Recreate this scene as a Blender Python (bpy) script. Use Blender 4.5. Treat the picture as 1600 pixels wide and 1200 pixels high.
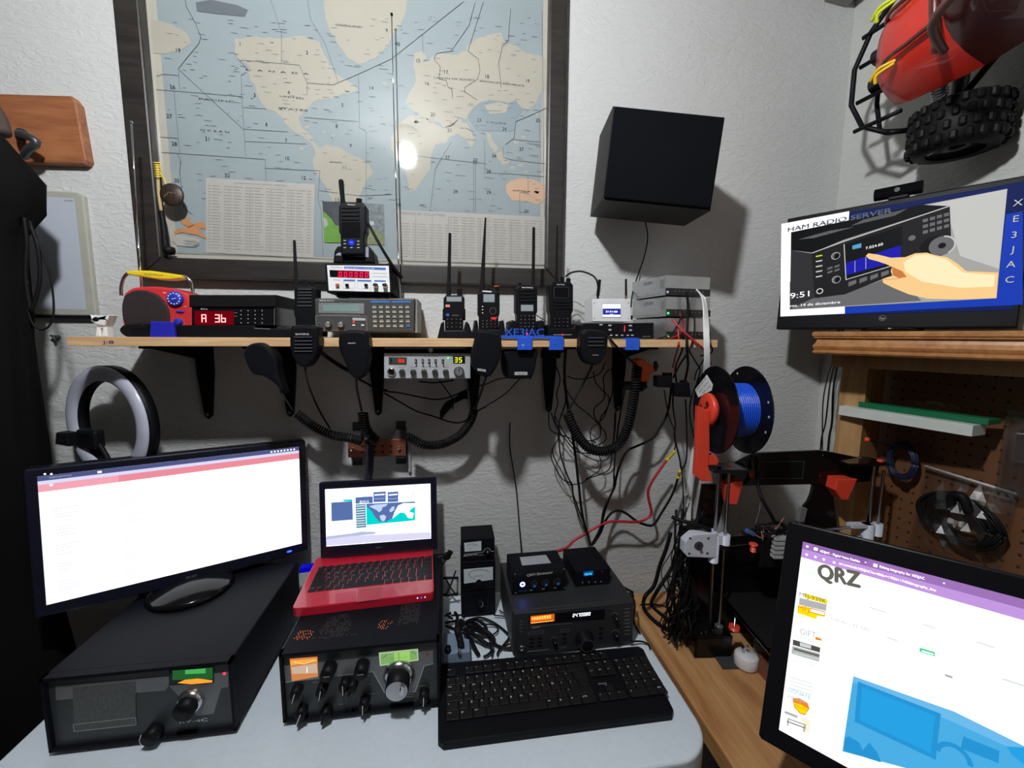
import bpy, bmesh, math, random
from mathutils import Vector, Matrix
random.seed(7)
for o in list(bpy.data.objects): bpy.data.objects.remove(o)
S = bpy.context.scene
COL = S.collection
PI = math.pi
# ---------------------------------------------------------------- camera
F = 650.0
CAM = Vector((0, -1.15, 1.465))
_Y = Vector((-95, -76, F)).normalized()
_X = Vector((4190, -50, F)); _X = (_X - _X.dot(_Y) * _Y).normalized()
_Z = _X.cross(_Y)
cd = bpy.data.cameras.new('camera'); cam = bpy.data.objects.new('camera', cd); COL.objects.link(cam)
right = Vector((_X.x, _Y.x, _Z.x)); down = Vector((_X.y, _Y.y, _Z.y)); fwd = Vector((_X.z, _Y.z, _Z.z))
cam.matrix_world = Matrix(((right.x, -down.x, -fwd.x, CAM.x), (right.y, -down.y, -fwd.y, CAM.y), (right.z, -down.z, -fwd.z, CAM.z), (0, 0, 0, 1)))
cd.sensor_fit = 'HORIZONTAL'; cd.sensor_width = 36; cd.lens = F / 1600 * 36; cd.clip_start = 0.02
S.camera = cam
# ---------------------------------------------------------------- world, exposure
w = bpy.data.worlds.new('world'); S.world = w; w.use_nodes = True
w.node_tree.nodes['Background'].inputs[0].default_value = (0.6, 0.7, 0.9, 1)
w.node_tree.nodes['Background'].inputs[1].default_value = 0.01
S.view_settings.view_transform = 'Standard'; S.view_settings.look = 'None'
S.view_settings.exposure = 0.0; S.view_settings.gamma = 1.0; S.view_settings.use_curve_mapping = False
LAMP = Vector((-0.20, -1.0, 2.31)); LAMP_STRENGTH = 1080.0   # the emission of the bare ceiling bulb built below
SCREEN = 1.7

def ray(u, v):
    return (right * (u - 800) + down * (v - 600) + fwd * F)
def PY(u, v, y): d = ray(u, v); return CAM + d * ((y - CAM.y) / d.y)
def PZ(u, v, z): d = ray(u, v); return CAM + d * ((z - CAM.z) / d.z)
def PX(u, v, x): d = ray(u, v); return CAM + d * ((x - CAM.x) / d.x)
# ---------------------------------------------------------------- materials
MAT = {}
def mat(name, col, rough=0.5, metal=0.0, emit=0.0, noise=0.12, nscale=30, bump=0.0, bscale=60, spec=0.5, coat=0.0):
    if name in MAT: return MAT[name]
    m = bpy.data.materials.new(name); m.use_nodes = True; nt = m.node_tree; b = nt.nodes['Principled BSDF']
    c = (*col, 1)
    b.inputs['Roughness'].default_value = rough; b.inputs['Metallic'].default_value = metal
    b.inputs['Specular IOR Level'].default_value = spec; b.inputs['Coat Weight'].default_value = coat
    b.inputs['Base Color'].default_value = c
    tc = nt.nodes.new('ShaderNodeTexCoord')
    if noise > 0 and not emit:
        n = nt.nodes.new('ShaderNodeTexNoise'); n.inputs['Scale'].default_value = nscale; n.inputs['Detail'].default_value = 3
        nt.links.new(tc.outputs['Object'], n.inputs['Vector'])
        mx = nt.nodes.new('ShaderNodeMix'); mx.data_type = 'RGBA'
        mx.inputs[6].default_value = (*[x * (1 - noise) for x in col], 1); mx.inputs[7].default_value = (*[min(1, x * (1 + noise)) for x in col], 1)
        nt.links.new(n.outputs['Fac'], mx.inputs[0]); nt.links.new(mx.outputs[2], b.inputs['Base Color'])
    if bump > 0:
        n2 = nt.nodes.new('ShaderNodeTexNoise'); n2.inputs['Scale'].default_value = bscale; n2.inputs['Detail'].default_value = 4
        nt.links.new(tc.outputs['Object'], n2.inputs['Vector'])
        bp = nt.nodes.new('ShaderNodeBump'); bp.inputs['Strength'].default_value = bump; bp.inputs['Distance'].default_value = 0.003
        nt.links.new(n2.outputs['Fac'], bp.inputs['Height']); nt.links.new(bp.outputs['Normal'], b.inputs['Normal'])
    if emit:
        b.inputs['Base Color'].default_value = (*[x * 0.02 for x in col], 1)
        b.inputs['Specular IOR Level'].default_value = 0.05; b.inputs['Emission Color'].default_value = c; b.inputs['Emission Strength'].default_value = emit
    MAT[name] = m; return m
def wood(name, c1, c2, axis=0, scale=6, stretch=14, rough=0.45, knots=True, bump=0.05):
    if name in MAT: return MAT[name]
    m = bpy.data.materials.new(name); m.use_nodes = True; nt = m.node_tree; b = nt.nodes['Principled BSDF']
    tc = nt.nodes.new('ShaderNodeTexCoord'); mp = nt.nodes.new('ShaderNodeMapping')
    sc = [stretch, stretch, stretch]; sc[axis] = 1.0; mp.inputs['Scale'].default_value = sc
    nt.links.new(tc.outputs['Object'], mp.inputs['Vector'])
    n = nt.nodes.new('ShaderNodeTexNoise'); n.inputs['Scale'].default_value = scale; n.inputs['Detail'].default_value = 5; n.inputs['Distortion'].default_value = 1.2
    nt.links.new(mp.outputs['Vector'], n.inputs['Vector'])
    n3 = nt.nodes.new('ShaderNodeTexNoise'); n3.inputs['Scale'].default_value = scale * 0.35; n3.inputs['Distortion'].default_value = 2
    nt.links.new(mp.outputs['Vector'], n3.inputs['Vector'])
    ma = nt.nodes.new('ShaderNodeMath'); ma.operation = 'MULTIPLY_ADD'; ma.inputs[1].default_value = 0.55
    nt.links.new(n.outputs['Fac'], ma.inputs[0])
    mb = nt.nodes.new('ShaderNodeMath'); mb.operation = 'MULTIPLY'; mb.inputs[1].default_value = 0.45
    nt.links.new(n3.outputs['Fac'], mb.inputs[0]); nt.links.new(mb.outputs[0], ma.inputs[2])
    cr = nt.nodes.new('ShaderNodeValToRGB'); cr.color_ramp.elements[0].position = 0.33; cr.color_ramp.elements[1].position = 0.66
    cr.color_ramp.elements[0].color = (*c2, 1); cr.color_ramp.elements[1].color = (*c1, 1)
    nt.links.new(ma.outputs[0], cr.inputs['Fac']); nt.links.new(cr.outputs['Color'], b.inputs['Base Color'])
    b.inputs['Roughness'].default_value = rough
    bp = nt.nodes.new('ShaderNodeBump'); bp.inputs['Strength'].default_value = bump; bp.inputs['Distance'].default_value = 0.002
    nt.links.new(ma.outputs[0], bp.inputs['Height']); nt.links.new(bp.outputs['Normal'], b.inputs['Normal'])
    MAT[name] = m; return m
def stucco(name, col):
    m = bpy.data.materials.new(name); m.use_nodes = True; nt = m.node_tree; b = nt.nodes['Principled BSDF']
    tc = nt.nodes.new('ShaderNodeTexCoord')
    def tex(kind, scale, vec=(1, 1, 1), detail=4, dist=0):
        mp = nt.nodes.new('ShaderNodeMapping'); mp.inputs['Scale'].default_value = vec; mp.inputs['Rotation'].default_value = (0, 0.35, 0)
        nt.links.new(tc.outputs['Object'], mp.inputs['Vector'])
        n = nt.nodes.new(kind); n.inputs['Scale'].default_value = scale
        if 'Noise' in kind: n.inputs['Detail'].default_value = detail; n.inputs['Distortion'].default_value = dist
        nt.links.new(mp.outputs['Vector'], n.inputs['Vector']); return n
    a = tex('ShaderNodeTexNoise', 55, (0.7, 0.7, 1.5), 2, 1.2); c = tex('ShaderNodeTexNoise', 4)
    r = nt.nodes.new('ShaderNodeValToRGB'); r.color_ramp.elements[0].position = 0.42; r.color_ramp.elements[1].position = 0.62
    nt.links.new(a.outputs['Fac'], r.inputs['Fac'])
    bp = nt.nodes.new('ShaderNodeBump'); bp.inputs['Strength'].default_value = 0.32; bp.inputs['Distance'].default_value = 0.003
    nt.links.new(r.outputs['Color'], bp.inputs['Height']); nt.links.new(bp.outputs['Normal'], b.inputs['Normal'])
    mx = nt.nodes.new('ShaderNodeMix'); mx.data_type = 'RGBA'
    mx.inputs[6].default_value = (*[x * 0.93 for x in col], 1); mx.inputs[7].default_value = (*[x * 1.05 for x in col], 1)
    nt.links.new(c.outputs['Fac'], mx.inputs[0]); nt.links.new(mx.outputs[2], b.inputs['Base Color'])
    b.inputs['Roughness'].default_value = 0.75; b.inputs['Specular IOR Level'].default_value = 0.25
    MAT[name] = m; return m
def glassy(name, col=(1, 1, 1), alpha=0.1, rough=0.02):
    if name in MAT: return MAT[name]
    m = bpy.data.materials.new(name); m.use_nodes = True; nt = m.node_tree
    for n in list(nt.nodes): nt.nodes.remove(n)
    out = nt.nodes.new('ShaderNodeOutputMaterial'); tr = nt.nodes.new('ShaderNodeBsdfTransparent'); tr.inputs[0].default_value = (*col, 1)
    gl = nt.nodes.new('ShaderNodeBsdfGlossy'); gl.inputs['Roughness'].default_value = rough
    n = nt.nodes.new('ShaderNodeTexNoise'); n.inputs['Scale'].default_value = 8
    mr = nt.nodes.new('ShaderNodeMapRange'); mr.inputs[3].default_value = alpha * 0.7; mr.inputs[4].default_value = alpha * 1.3
    nt.links.new(n.outputs['Fac'], mr.inputs[0])
    mx = nt.nodes.new('ShaderNodeMixShader'); nt.links.new(mr.outputs[0], mx.inputs[0])
    nt.links.new(tr.outputs[0], mx.inputs[1]); nt.links.new(gl.outputs[0], mx.inputs[2]); nt.links.new(mx.outputs[0], out.inputs['Surface'])
    MAT[name] = m; return m
def E(name, col, s): return mat('glow_' + name, col, 0.5, emit=s)
BLK = mat('black_plastic', (0.006, 0.0064, 0.0085), 0.45, spec=0.13); BLK2 = mat('matt_black', (0.007, 0.007, 0.0078), 0.6, spec=0.13)
RUB = mat('rubber', (0.006, 0.006, 0.007), 0.55, spec=0.18); GBK = mat('gloss_black', (0.006, 0.006, 0.008), 0.15, spec=0.3)
DGR = mat('dark_grey', (0.05, 0.052, 0.055), 0.45); MGR = mat('mid_grey', (0.16, 0.165, 0.17), 0.45); LGR = mat('light_grey', (0.45, 0.46, 0.46), 0.4)
WHT = mat('white_plastic', (0.80, 0.81, 0.83), 0.35); WPR = mat('white_print', (0.8, 0.8, 0.8), 0.6, noise=0); GPR = mat('grey_print', (0.35, 0.35, 0.36), 0.6, noise=0)
STL = mat('steel', (0.55, 0.56, 0.58), 0.22, 1.0); CHR = mat('chrome', (0.8, 0.8, 0.82), 0.08, 1.0); ALU = mat('aluminium', (0.52, 0.53, 0.54), 0.38, 0.85)
RED = mat('red_plastic', (0.62, 0.035, 0.04), 0.28, coat=0.3); RPR = mat('red_orange_print', (0.75, 0.06, 0.03), 0.4); BLU = mat('blue_print', (0.02, 0.10, 0.62), 0.4)
YEL = mat('yellow', (0.85, 0.62, 0.02), 0.4); RWI = mat('red_wire', (0.45, 0.012, 0.03), 0.4); WWI = mat('white_wire', (0.78, 0.78, 0.78), 0.4)
LCD = mat('lcd', (0.20, 0.30, 0.28), 0.25); LCD2 = mat('lcd_grey', (0.30, 0.36, 0.38), 0.25); ORG = mat('orange_plastic', (0.9, 0.13, 0.01), 0.4)
COP = mat('copper', (0.42, 0.16, 0.09), 0.4, 0.7)
# ---------------------------------------------------------------- mesh builder
_TC = {}
def text_mesh(s):
    if s in _TC: return _TC[s]
    cu = bpy.data.curves.new('t', 'FONT'); cu.body = s; cu.size = 1; cu.resolution_u = 3
    ob = bpy.data.objects.new('t', cu); COL.objects.link(ob)
    dg = bpy.context.evaluated_depsgraph_get(); me = bpy.data.meshes.new_from_object(ob.evaluated_get(dg))
    vs = [v.co.copy() for v in me.vertices]; fs = [tuple(p.vertices) for p in me.polygons]
    bpy.data.objects.remove(ob); bpy.data.curves.remove(cu); bpy.data.meshes.remove(me)
    if vs:
        x0 = min(v.x for v in vs); x1 = max(v.x for v in vs); z0 = min(v.y for v in vs); z1 = max(v.y for v in vs)
    else: x0 = x1 = z0 = z1 = 0
    _TC[s] = (vs, fs, x0, x1, z0, z1); return _TC[s]
def smooth_path(pts, res=6):
    pts = [Vector(p) for p in pts]
    if len(pts) < 3: return pts
    out = []
    for i in range(len(pts) - 1):
        p0 = pts[max(0, i - 1)]; p1 = pts[i]; p2 = pts[i + 1]; p3 = pts[min(len(pts) - 1, i + 2)]
        for k in range(res):
            t = k / res
            out.append(0.5 * ((2 * p1) + (p2 - p0) * t + (2 * p0 - 5 * p1 + 4 * p2 - p3) * t * t + (3 * p1 - p0 - 3 * p2 + p3) * t ** 3))
    out.append(pts[-1]); return out
class B:
    """collects shapes in a local frame: x right, -y towards the viewer (front at y=0), z up"""
    def __init__(s, T=None): s.bm = bmesh.new(); s.mats = []; s.T = T or Matrix()
    def mi(s, m):
        if m not in s.mats: s.mats.append(m)
        return s.mats.index(m)
    def raw(s, vs, fs, m, smooth=False):
        i = s.mi(m); bv = [s.bm.verts.new(s.T @ Vector(v)) for v in vs]
        for f in fs:
            try:
                fc = s.bm.faces.new([bv[k] for k in f]); fc.material_index = i; fc.smooth = smooth
            except ValueError: pass
        return s
    def box(s, c, d, m, bev=0.0, seg=2, rot=None):
        t = bmesh.new(); bmesh.ops.create_cube(t, size=1)
        for v in t.verts: v.co = Vector((v.co.x * d[0], v.co.y * d[1], v.co.z * d[2]))
        if bev > 0: bmesh.ops.bevel(t, geom=t.edges[:], offset=min(bev, min(d) * 0.45), segments=seg, affect='EDGES', profile=0.5)
        R = Matrix.Translation(Vector(c)) @ (rot.to_4x4() if rot else Matrix())
        vs = [R @ v.co for v in t.verts]; t.verts.index_update(); fs = [[v.index for v in f.verts] for f in t.faces]; t.free()
        return s.raw(vs, fs, m)
    def b2(s, x0, x1, y0, y1, z0, z1, m, bev=0.0, seg=2):
        return s.box(((x0 + x1) / 2, (y0 + y1) / 2, (z0 + z1) / 2), (abs(x1 - x0), abs(y1 - y0), abs(z1 - z0)), m, bev, seg)
    def plate(s, pts, y0, y1, m, bev=0.0, seg=2):
        """outline in (x, z), extruded from y0 (front) to y1"""
        t = bmesh.new(); vs = [t.verts.new((p[0], y0, p[1])) for p in pts]; f = t.faces.new(vs)
        r = bmesh.ops.extrude_face_region(t, geom=[f]); ev = [g for g in r['geom'] if isinstance(g, bmesh.types.BMVert)]
        for v in ev: v.co.y = y1
        bmesh.ops.recalc_face_normals(t, faces=t.faces[:])
        if bev > 0:
            ed = [e for e in t.edges if all(abs(v.co.y - y0) < 1e-7 for v in e.verts)]
            bmesh.ops.bevel(t, geom=ed, offset=bev, segments=seg, affect='EDGES', profile=0.5)
        t.verts.index_update(); v2 = [v.co.copy() for v in t.verts]; fs = [[v.index for v in f.verts] for f in t.faces]; t.free()
        return s.raw(v2, fs, m)
    def flat(s, pts, y, m): return s.raw([(p[0], y, p[1]) for p in pts], [list(range(len(pts)))], m)
    def rect(s, x0, z0, x1, z1, y, m): return s.flat([(x0, z0), (x1, z0), (x1, z1), (x0, z1)], y, m)
    def frame(s, x0, z0, x1, z1, t, y, m):
        return s.rect(x0, z0, x1, z0 + t, y, m).rect(x0, z1 - t, x1, z1, y, m).rect(x0, z0, x0 + t, z1, y, m).rect(x1 - t, z0, x1, z1, y, m)
    def disc(s, x, z, r, y, m, n=20, r2=None):
        return s.flat([(x + r * math.cos(a * 2 * PI / n), z + (r2 or r) * math.sin(a * 2 * PI / n)) for a in range(n)], y, m)
    def ring(s, x, z, r0, r1, y, m, n=32, a0=0, a1=2 * PI):
        vs = []; 
        for i in range(n + 1):
            a = a0 + (a1 - a0) * i / n
            vs += [(x + r0 * math.cos(a), y, z + r0 * math.sin(a)), (x + r1 * math.cos(a), y, z + r1 * math.sin(a))]
        return s.raw(vs, [[2 * i, 2 * i + 1, 2 * i + 3, 2 * i + 2] for i in range(n)], m)
    def line(s, pts, w, y, m):
        for a, b in zip(pts[:-1], pts[1:]):
            dx, dz = b[0] - a[0], b[1] - a[1]; L = math.hypot(dx, dz) or 1; nx, nz = -dz / L * w / 2, dx / L * w / 2
            ex, ez = dx / L * w / 2, dz / L * w / 2
            s.flat([(a[0] - nx - ex, a[1] - nz - ez), (b[0] - nx + ex, b[1] - nz + ez), (b[0] + nx + ex, b[1] + nz + ez), (a[0] + nx - ex, a[1] + nz - ez)], y, m)
        return s
    def text(s, t, x, z, h, y, m, al='C', rot=0.0, w=None, up=(0, 1)):
        """letters of cap height h; w forces the width"""
        vs, fs, x0, x1, z0, z1 = text_mesh(t)
        if not vs: return s
        k = h / 0.7; kx = k if w is None else w / (x1 - x0)
        ox = {'C': (x0 + x1) / 2, 'L': x0, 'R': x1}[al]; c, sn = math.cos(rot), math.sin(rot); out = []
        for v in vs:
            a, b = (v.x - ox) * kx, v.y * k
            out.append((x + a * c - b * sn, y, z + a * sn + b * c))
        return s.raw(out, fs, m)
    def cyl(s, a, b, r, m, r2=None, seg=20, smooth=True, cap=True):
        a, b = Vector(a), Vector(b); d = (b - a).normalized(); r2 = r if r2 is None else r2
        u = d.orthogonal().normalized(); v = d.cross(u); vs = []
        for i in range(seg):
            an = 2 * PI * i / seg; q = u * math.cos(an) + v * math.sin(an)
            vs += [a + q * r, b + q * r2]
        s.raw(vs, [[2 * i, 2 * ((i + 1) % seg), 2 * ((i + 1) % seg) + 1, 2 * i + 1] for i in range(seg)], m, smooth)
        if cap:
            s.raw(vs[0::2], [list(range(seg))], m); s.raw(vs[1::2], [list(range(seg))], m)
        return s
    def lathe(s, prof, a, axis, m, seg=24, smooth=True):
        """prof: [(radius, distance along axis)]"""
        a = Vector(a); d = Vector(axis).normalized(); u = d.orthogonal().normalized(); v = d.cross(u); n = len(prof); vs = []
        for i in range(seg):
            an = 2 * PI * i / seg; q = u * math.cos(an) + v * math.sin(an)
            vs += [a + d * h + q * max(r, 1e-5) for r, h in prof]
        fs = [[i * n + k, ((i + 1) % seg) * n + k, ((i + 1) % seg) * n + k + 1, i * n + k + 1] for i in range(seg) for k in range(n - 1)]
        return s.raw(vs, fs, m, smooth)
    def tube(s, pts, r, m, seg=8, res=6, sm=True, taper=None):
        P = smooth_path(pts, res) if sm else [Vector(p) for p in pts]
        P = [p for i, p in enumerate(P) if i == 0 or (p - P[i - 1]).length > 1e-6]
        n = len(P); vs = []; u = None
        for i, p in enumerate(P):
            d = (P[min(i + 1, n - 1)] - P[max(i - 1, 0)])
            d = d.normalized() if d.length > 1e-9 else Vector((0, 0, 1))
            u = d.orthogonal().normalized() if u is None else (u - d * u.dot(d)).normalized()
            v = d.cross(u); rr = r if taper is None else r + (taper - r) * i / (n - 1)
            for k in range(seg):
                an = 2 * PI * k / seg; vs.append(p + (u * math.cos(an) + v * math.sin(an)) * rr)
        fs = [[i * seg + k, i * seg + (k + 1) % seg, (i + 1) * seg + (k + 1) % seg, (i + 1) * seg + k] for i in range(n - 1) for k in range(seg)]
        fs += [list(range(seg))[::-1], [(n - 1) * seg + k for k in range(seg)]]
        return s.raw(vs, fs, m, True)
    def coil(s, pts, R, r, pitch, m, seg=6, per=10):
        P = smooth_path(pts, 24); L = [0]
        for a, b in zip(P[:-1], P[1:]): L.append(L[-1] + (b - a).length)
        N = int(L[-1] / pitch * per); out = []; j = 0; u = None
        for i in range(N + 1):
            t = L[-1] * i / N
            while j < len(L) - 2 and L[j + 1] < t: j += 1
            f = (t - L[j]) / max(1e-9, L[j + 1] - L[j]); p = P[j].lerp(P[j + 1], f); d = (P[j + 1] - P[j]).normalized()
            u = d.orthogonal().normalized() if u is None else (u - d * u.dot(d)).normalized()
            v = d.cross(u); a = 2 * PI * i / per; out.append(p + (u * math.cos(a) + v * math.sin(a)) * R)
        return s.tube(out, r, m, seg=seg, sm=False)
    def sphere(s, c, r, m, sc=(1, 1, 1), seg=16):
        prof = []; vs = []; n = seg // 2
        for j in range(n + 1):
            th = PI * j / n
            for i in range(seg):
                ph = 2 * PI * i / seg
                vs.append((c[0] + r * sc[0] * math.sin(th) * math.cos(ph), c[1] + r * sc[1] * math.sin(th) * math.sin(ph), c[2] + r * sc[2] * math.cos(th)))
        fs = [[j * seg + i, j * seg + (i + 1) % seg, (j + 1) * seg + (i + 1) % seg, (j + 1) * seg + i] for j in range(n) for i in range(seg)]
        return s.raw(vs, fs, m, True)
    def knob(s, x, z, r, d, m, y=0.0, mark=None, cap=None, seg=20):
        """a control knob standing out of the front face"""
        s.lathe([(r * 1.02, 0), (r, d * 0.15), (r * 0.92, d * 0.92), (r * 0.82, d), (0, d)], (x, y, z), (0, -1, 0), m, seg)
        if cap: s.disc(x, z, r * 0.72, y - d - 0.0003, cap, seg)
        if mark: s.rect(x - r * 0.09, z + r * 0.1, x + r * 0.09, z + r * 0.85, y - d - 0.0005, mark)
        return s
    def build(s, name, parent=None, label=None, loc=None):
        bmesh.ops.remove_doubles(s.bm, verts=s.bm.verts, dist=1e-7) if len(s.bm.verts) < 4000 else None
        me = bpy.data.meshes.new(name)
        if loc is not None:
            for v in s.bm.verts: v.co -= Vector(loc)
        s.bm.normal_update(); s.bm.to_mesh(me); s.bm.free()
        for m in s.mats: me.materials.append(m)
        o = bpy.data.objects.new(name, me); COL.objects.link(o)
        if loc is not None: o.location = loc
        if parent: o.parent = parent
        if label: o['label'] = label
        return o
def tag(o, label, cat, group=None, kind=None):
    o['label'] = label; o['category'] = cat
    if group: o['group'] = group
    if kind: o['kind'] = kind
    return o
def thing(name, label, cat, T, group=None):
    o = bpy.data.objects.new(name, None); COL.objects.link(o); o.empty_display_size = 0.02
    o.matrix_world = T if isinstance(T, Matrix) else Matrix.Translation(Vector(T))
    return tag(o, label, cat, group)
def struct(b, name, loc=None):
    o = b.build(name, loc=loc); o['kind'] = 'structure'; return o
def solo(b, name, label, cat, group=None, loc=None):
    return tag(b.build(name, loc=loc), label, cat, group)
def TR(loc, rz=0, rx=0, ry=0): return Matrix.Translation(Vector(loc)) @ Matrix.Rotation(rz, 4, 'Z') @ Matrix.Rotation(ry, 4, 'Y') @ Matrix.Rotation(rx, 4, 'X')
def basis(loc, ex, ez):
    ex = Vector(ex).normalized(); ez = Vector(ez); ez = (ez - ez.dot(ex) * ex).normalized(); ey = ez.cross(ex)
    return Matrix(((ex.x, ey.x, ez.x, loc[0]), (ex.y, ey.y, ez.y, loc[1]), (ex.z, ey.z, ez.z, loc[2]), (0, 0, 0, 1)))
def on(T, u, v, y=0.0):
    """where the sight line through (u, v) meets the face (local y) of the thing placed by T: local x, z"""
    I = T.inverted(); a = I @ CAM; d = I.to_3x3() @ ray(u, v); t = (y - a.y) / d.y; p = a + d * t; return (p.x, p.z)
def lift(T, y0=0.0): return T @ Matrix.Translation((0, y0, 0))
def top_of(z): return Matrix(((1, 0, 0, 0), (0, 0, -1, 0), (0, 1, 0, z), (0, 0, 0, 1)))  # flat(x, Y) drawings lie face up at height z
def sevenseg(b, s, x, z, h, y, m, gap=None, slant=0.08):
    SEG = {'0': 'abcdef', '1': 'bc', '2': 'abged', '3': 'abgcd', '4': 'fgbc', '5': 'afgcd', '6': 'afgedc', '7': 'abc', '8': 'abcdefg', '9': 'abcdfg', 'A': 'abcefg', 'b': 'fgedc', 'r': 'eg'}
    wd = h * 0.5; gap = gap or wd * 1.45; t = h * 0.13
    for ch in s:
        if ch == '.': b.rect(x - gap + wd + t, z, x - gap + wd + 2 * t, z + t, y, m); continue
        if ch == ' ': x += gap; continue
        P = {'a': ((0, h), (wd, h)), 'b': ((wd, h), (wd, h / 2)), 'c': ((wd, h / 2), (wd, 0)), 'd': ((0, 0), (wd, 0)), 'e': ((0, h / 2), (0, 0)), 'f': ((0, h), (0, h / 2)), 'g': ((0, h / 2), (wd, h / 2))}
        for k in SEG.get(ch, ''):
            (ax, az), (bx, bz) = P[k]; b.line([(x + ax + az * slant, z + az), (x + bx + bz * slant, z + bz)], t, y, m)
        x += gap
    return b
# ================================================================ room
WALL = stucco('wall_stucco', (0.60, 0.608, 0.60)); WALL2 = stucco('wall_stucco_right', (0.58, 0.585, 0.56))
XR = 1.15; XL = -1.75; YF = -2.6; ZC = 2.42
struct(B().b2(XL, XR, 0, 0.08, 0, ZC, WALL), 'wall_back')
struct(B().b2(XR, XR + 0.08, YF, 0, 0, ZC, WALL2), 'wall_right')
WDK = mat('wall_low_bounce', (0.07, 0.065, 0.06), 0.8)  # dark colour put on the unseen walls to cut bounced light
struct(B().b2(XL - 0.08, XL, YF, 0, 0, ZC, WDK), 'wall_left')
struct(B().b2(XL, XR, YF - 0.08, YF, 0, ZC, WDK), 'wall_front')
struct(B().b2(XL, XR, YF, 0, -0.06, 0, mat('floor_tile', (0.10, 0.075, 0.06), 0.5, nscale=6)), 'floor')
struct(B().b2(XL, XR, YF, 0, ZC, ZC + 0.06, mat('ceiling_paint', (0.14, 0.14, 0.13), 0.8)), 'ceiling')  # ceiling colour kept dark to weaken bounced light
struct(B().plate([(1.05, 2.405), (1.118, 2.398), (1.13, 2.42), (1.05, 2.42)], -0.06, -0.001, mat('moulding_grey', (0.22, 0.22, 0.19), 0.7)), 'trim_1')
# ceiling bulb
t = thing('ceiling_bulb', 'bare bulb in a white ceiling holder above the desk', 'lamp', LAMP)
B().lathe([(0, -0.045), (0.018, -0.042), (0.031, -0.026), (0.035, -0.008), (0.03, 0.012), (0.016, 0.034), (0.013, 0.04)], (0, 0, 0), (0, 0, 1), E('bulb', (0.97, 0.985, 1.0), LAMP_STRENGTH)).build('bulb_glass', t)
B().lathe([(0, 0.108), (0.05, 0.108), (0.05, 0.095), (0.022, 0.085), (0.018, 0.04), (0, 0.04)], (0, 0, 0), (0, 0, 1), WHT).build('lamp_holder', t)
# table
TZ = 0.74
def rrect(x0, x1, y0, y1, r, n=8):
    out = []
    for cx, cy, a0 in ((x1 - r, y1 - r, 0), (x0 + r, y1 - r, PI / 2), (x0 + r, y0 + r, PI), (x1 - r, y0 + r, 1.5 * PI)):
        out += [(cx + r * math.cos(a0 + PI / 2 * i / n), cy + r * math.sin(a0 + PI / 2 * i / n)) for i in range(n + 1)]
    return out
t = thing('folding_table', 'white moulded plastic folding table carrying radios, laptop and keyboard', 'table', (-0.16, -0.3, 0))
b = B(Matrix(((1, 0, 0, 0), (0, 0, -1, 0), (0, -1, 0, 0), (0, 0, 0, 1))) )
b = B(Matrix.Translation((0.16, 0.3, 0)) @ Matrix(((1, 0, 0, 0), (0, 0, 1, 0), (0, -1, 0, TZ), (0, 0, 0, 1))))
b.plate(rrect(-0.772, 0.458, -0.565, -0.045, 0.075), 0, 0.045, mat('table_plastic', (0.68, 0.76, 0.84), 0.5, nscale=90, noise=0.05, bump=0.15, bscale=400), 0.006, 3)
b.build('tabletop', t)
for sx in (-0.5, 0.5):
    b = B(); b.tube([(sx, -0.2, 0.695), (sx, -0.2, 0.02), (sx, 0.2, 0.02), (sx, 0.2, 0.695)], 0.014, LGR, sm=False); b.build('leg', t)
# bench
BZ = 0.68
t = thing('workbench', 'brown wooden workbench with boards running away from the camera, right of the table', 'workbench', (0.8, -0.6, 0))
b = B(Matrix.Translation((-0.8, 0.6, 0)))
BW = wood('bench_wood', (0.64, 0.37, 0.16), (0.40, 0.17, 0.06), axis=1, scale=5, stretch=9)
b.b2(0.505, 1.145, -1.35, -0.02, BZ - 0.045, BZ, BW, 0.004)
b.build('benchtop', t)
for x in (0.55, 1.1):
    for y in (-1.3, -0.08): B(Matrix.Translation((-0.8, 0.6, 0))).b2(x - 0.03, x + 0.03, y - 0.03, y + 0.03, 0, BZ - 0.045, BW).build('leg', t)
# wall shelf
t = thing('wall_shelf', 'long pine plank shelf holding the row of radios', 'shelf', (0, 0, 1.44))
SZ = 1.458; SHY = -0.23
PINE = wood('shelf_pine', (0.78, 0.54, 0.30), (0.58, 0.34, 0.16), axis=0, scale=7, stretch=12)
b = B(Matrix.Translation((0, 0, -1.44))); b.b2(-0.733, 0.632, SHY, -0.001, 1.440, SZ, PINE, 0.001)
b.text('J:8', PY(169, 534, SHY).x, 1.445, 0.006, SHY - 0.0006, mat('purple_ink', (0.08, 0.02, 0.2), 0.6), w=0.02); b.build('plank', t)
for (u, vb) in ((325, 655), (453, 652), (591, 650), (741, 645), (858, 645), (966, 643)):
    x = PY(u, vb, -0.012).x; z = PY(u, vb, -0.012).z
    b = B(Matrix.Translation((x, 0, -1.44)) @ Matrix.Rotation(0, 4, 'Z'))
    b.plate([(-0.02, 1.44), (0.02, 1.44), (0.019, 1.37), (0.008, z + 0.008), (0, z), (-0.008, z + 0.008), (-0.019, 1.37)], -0.012, -0.001, BLK, 0.002)
    b.b2(-0.018, 0.018, -0.2, -0.004, 1.434, 1.44, BLK, 0.001)
    b.raw([(-0.003, -0.19, 1.434), (0.003, -0.19, 1.434), (0.003, -0.012, 1.40), (-0.003, -0.012, 1.40), (-0.003, -0.012, 1.434), (0.003, -0.012, 1.434)], [(0, 1, 2, 3), (0, 3, 4), (1, 5, 2), (4, 5, 1, 0), (3, 2, 5, 4)], BLK)
    b.disc(0, z + 0.012, 0.004, -0.0127, MGR); b.build('bracket', t)
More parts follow.
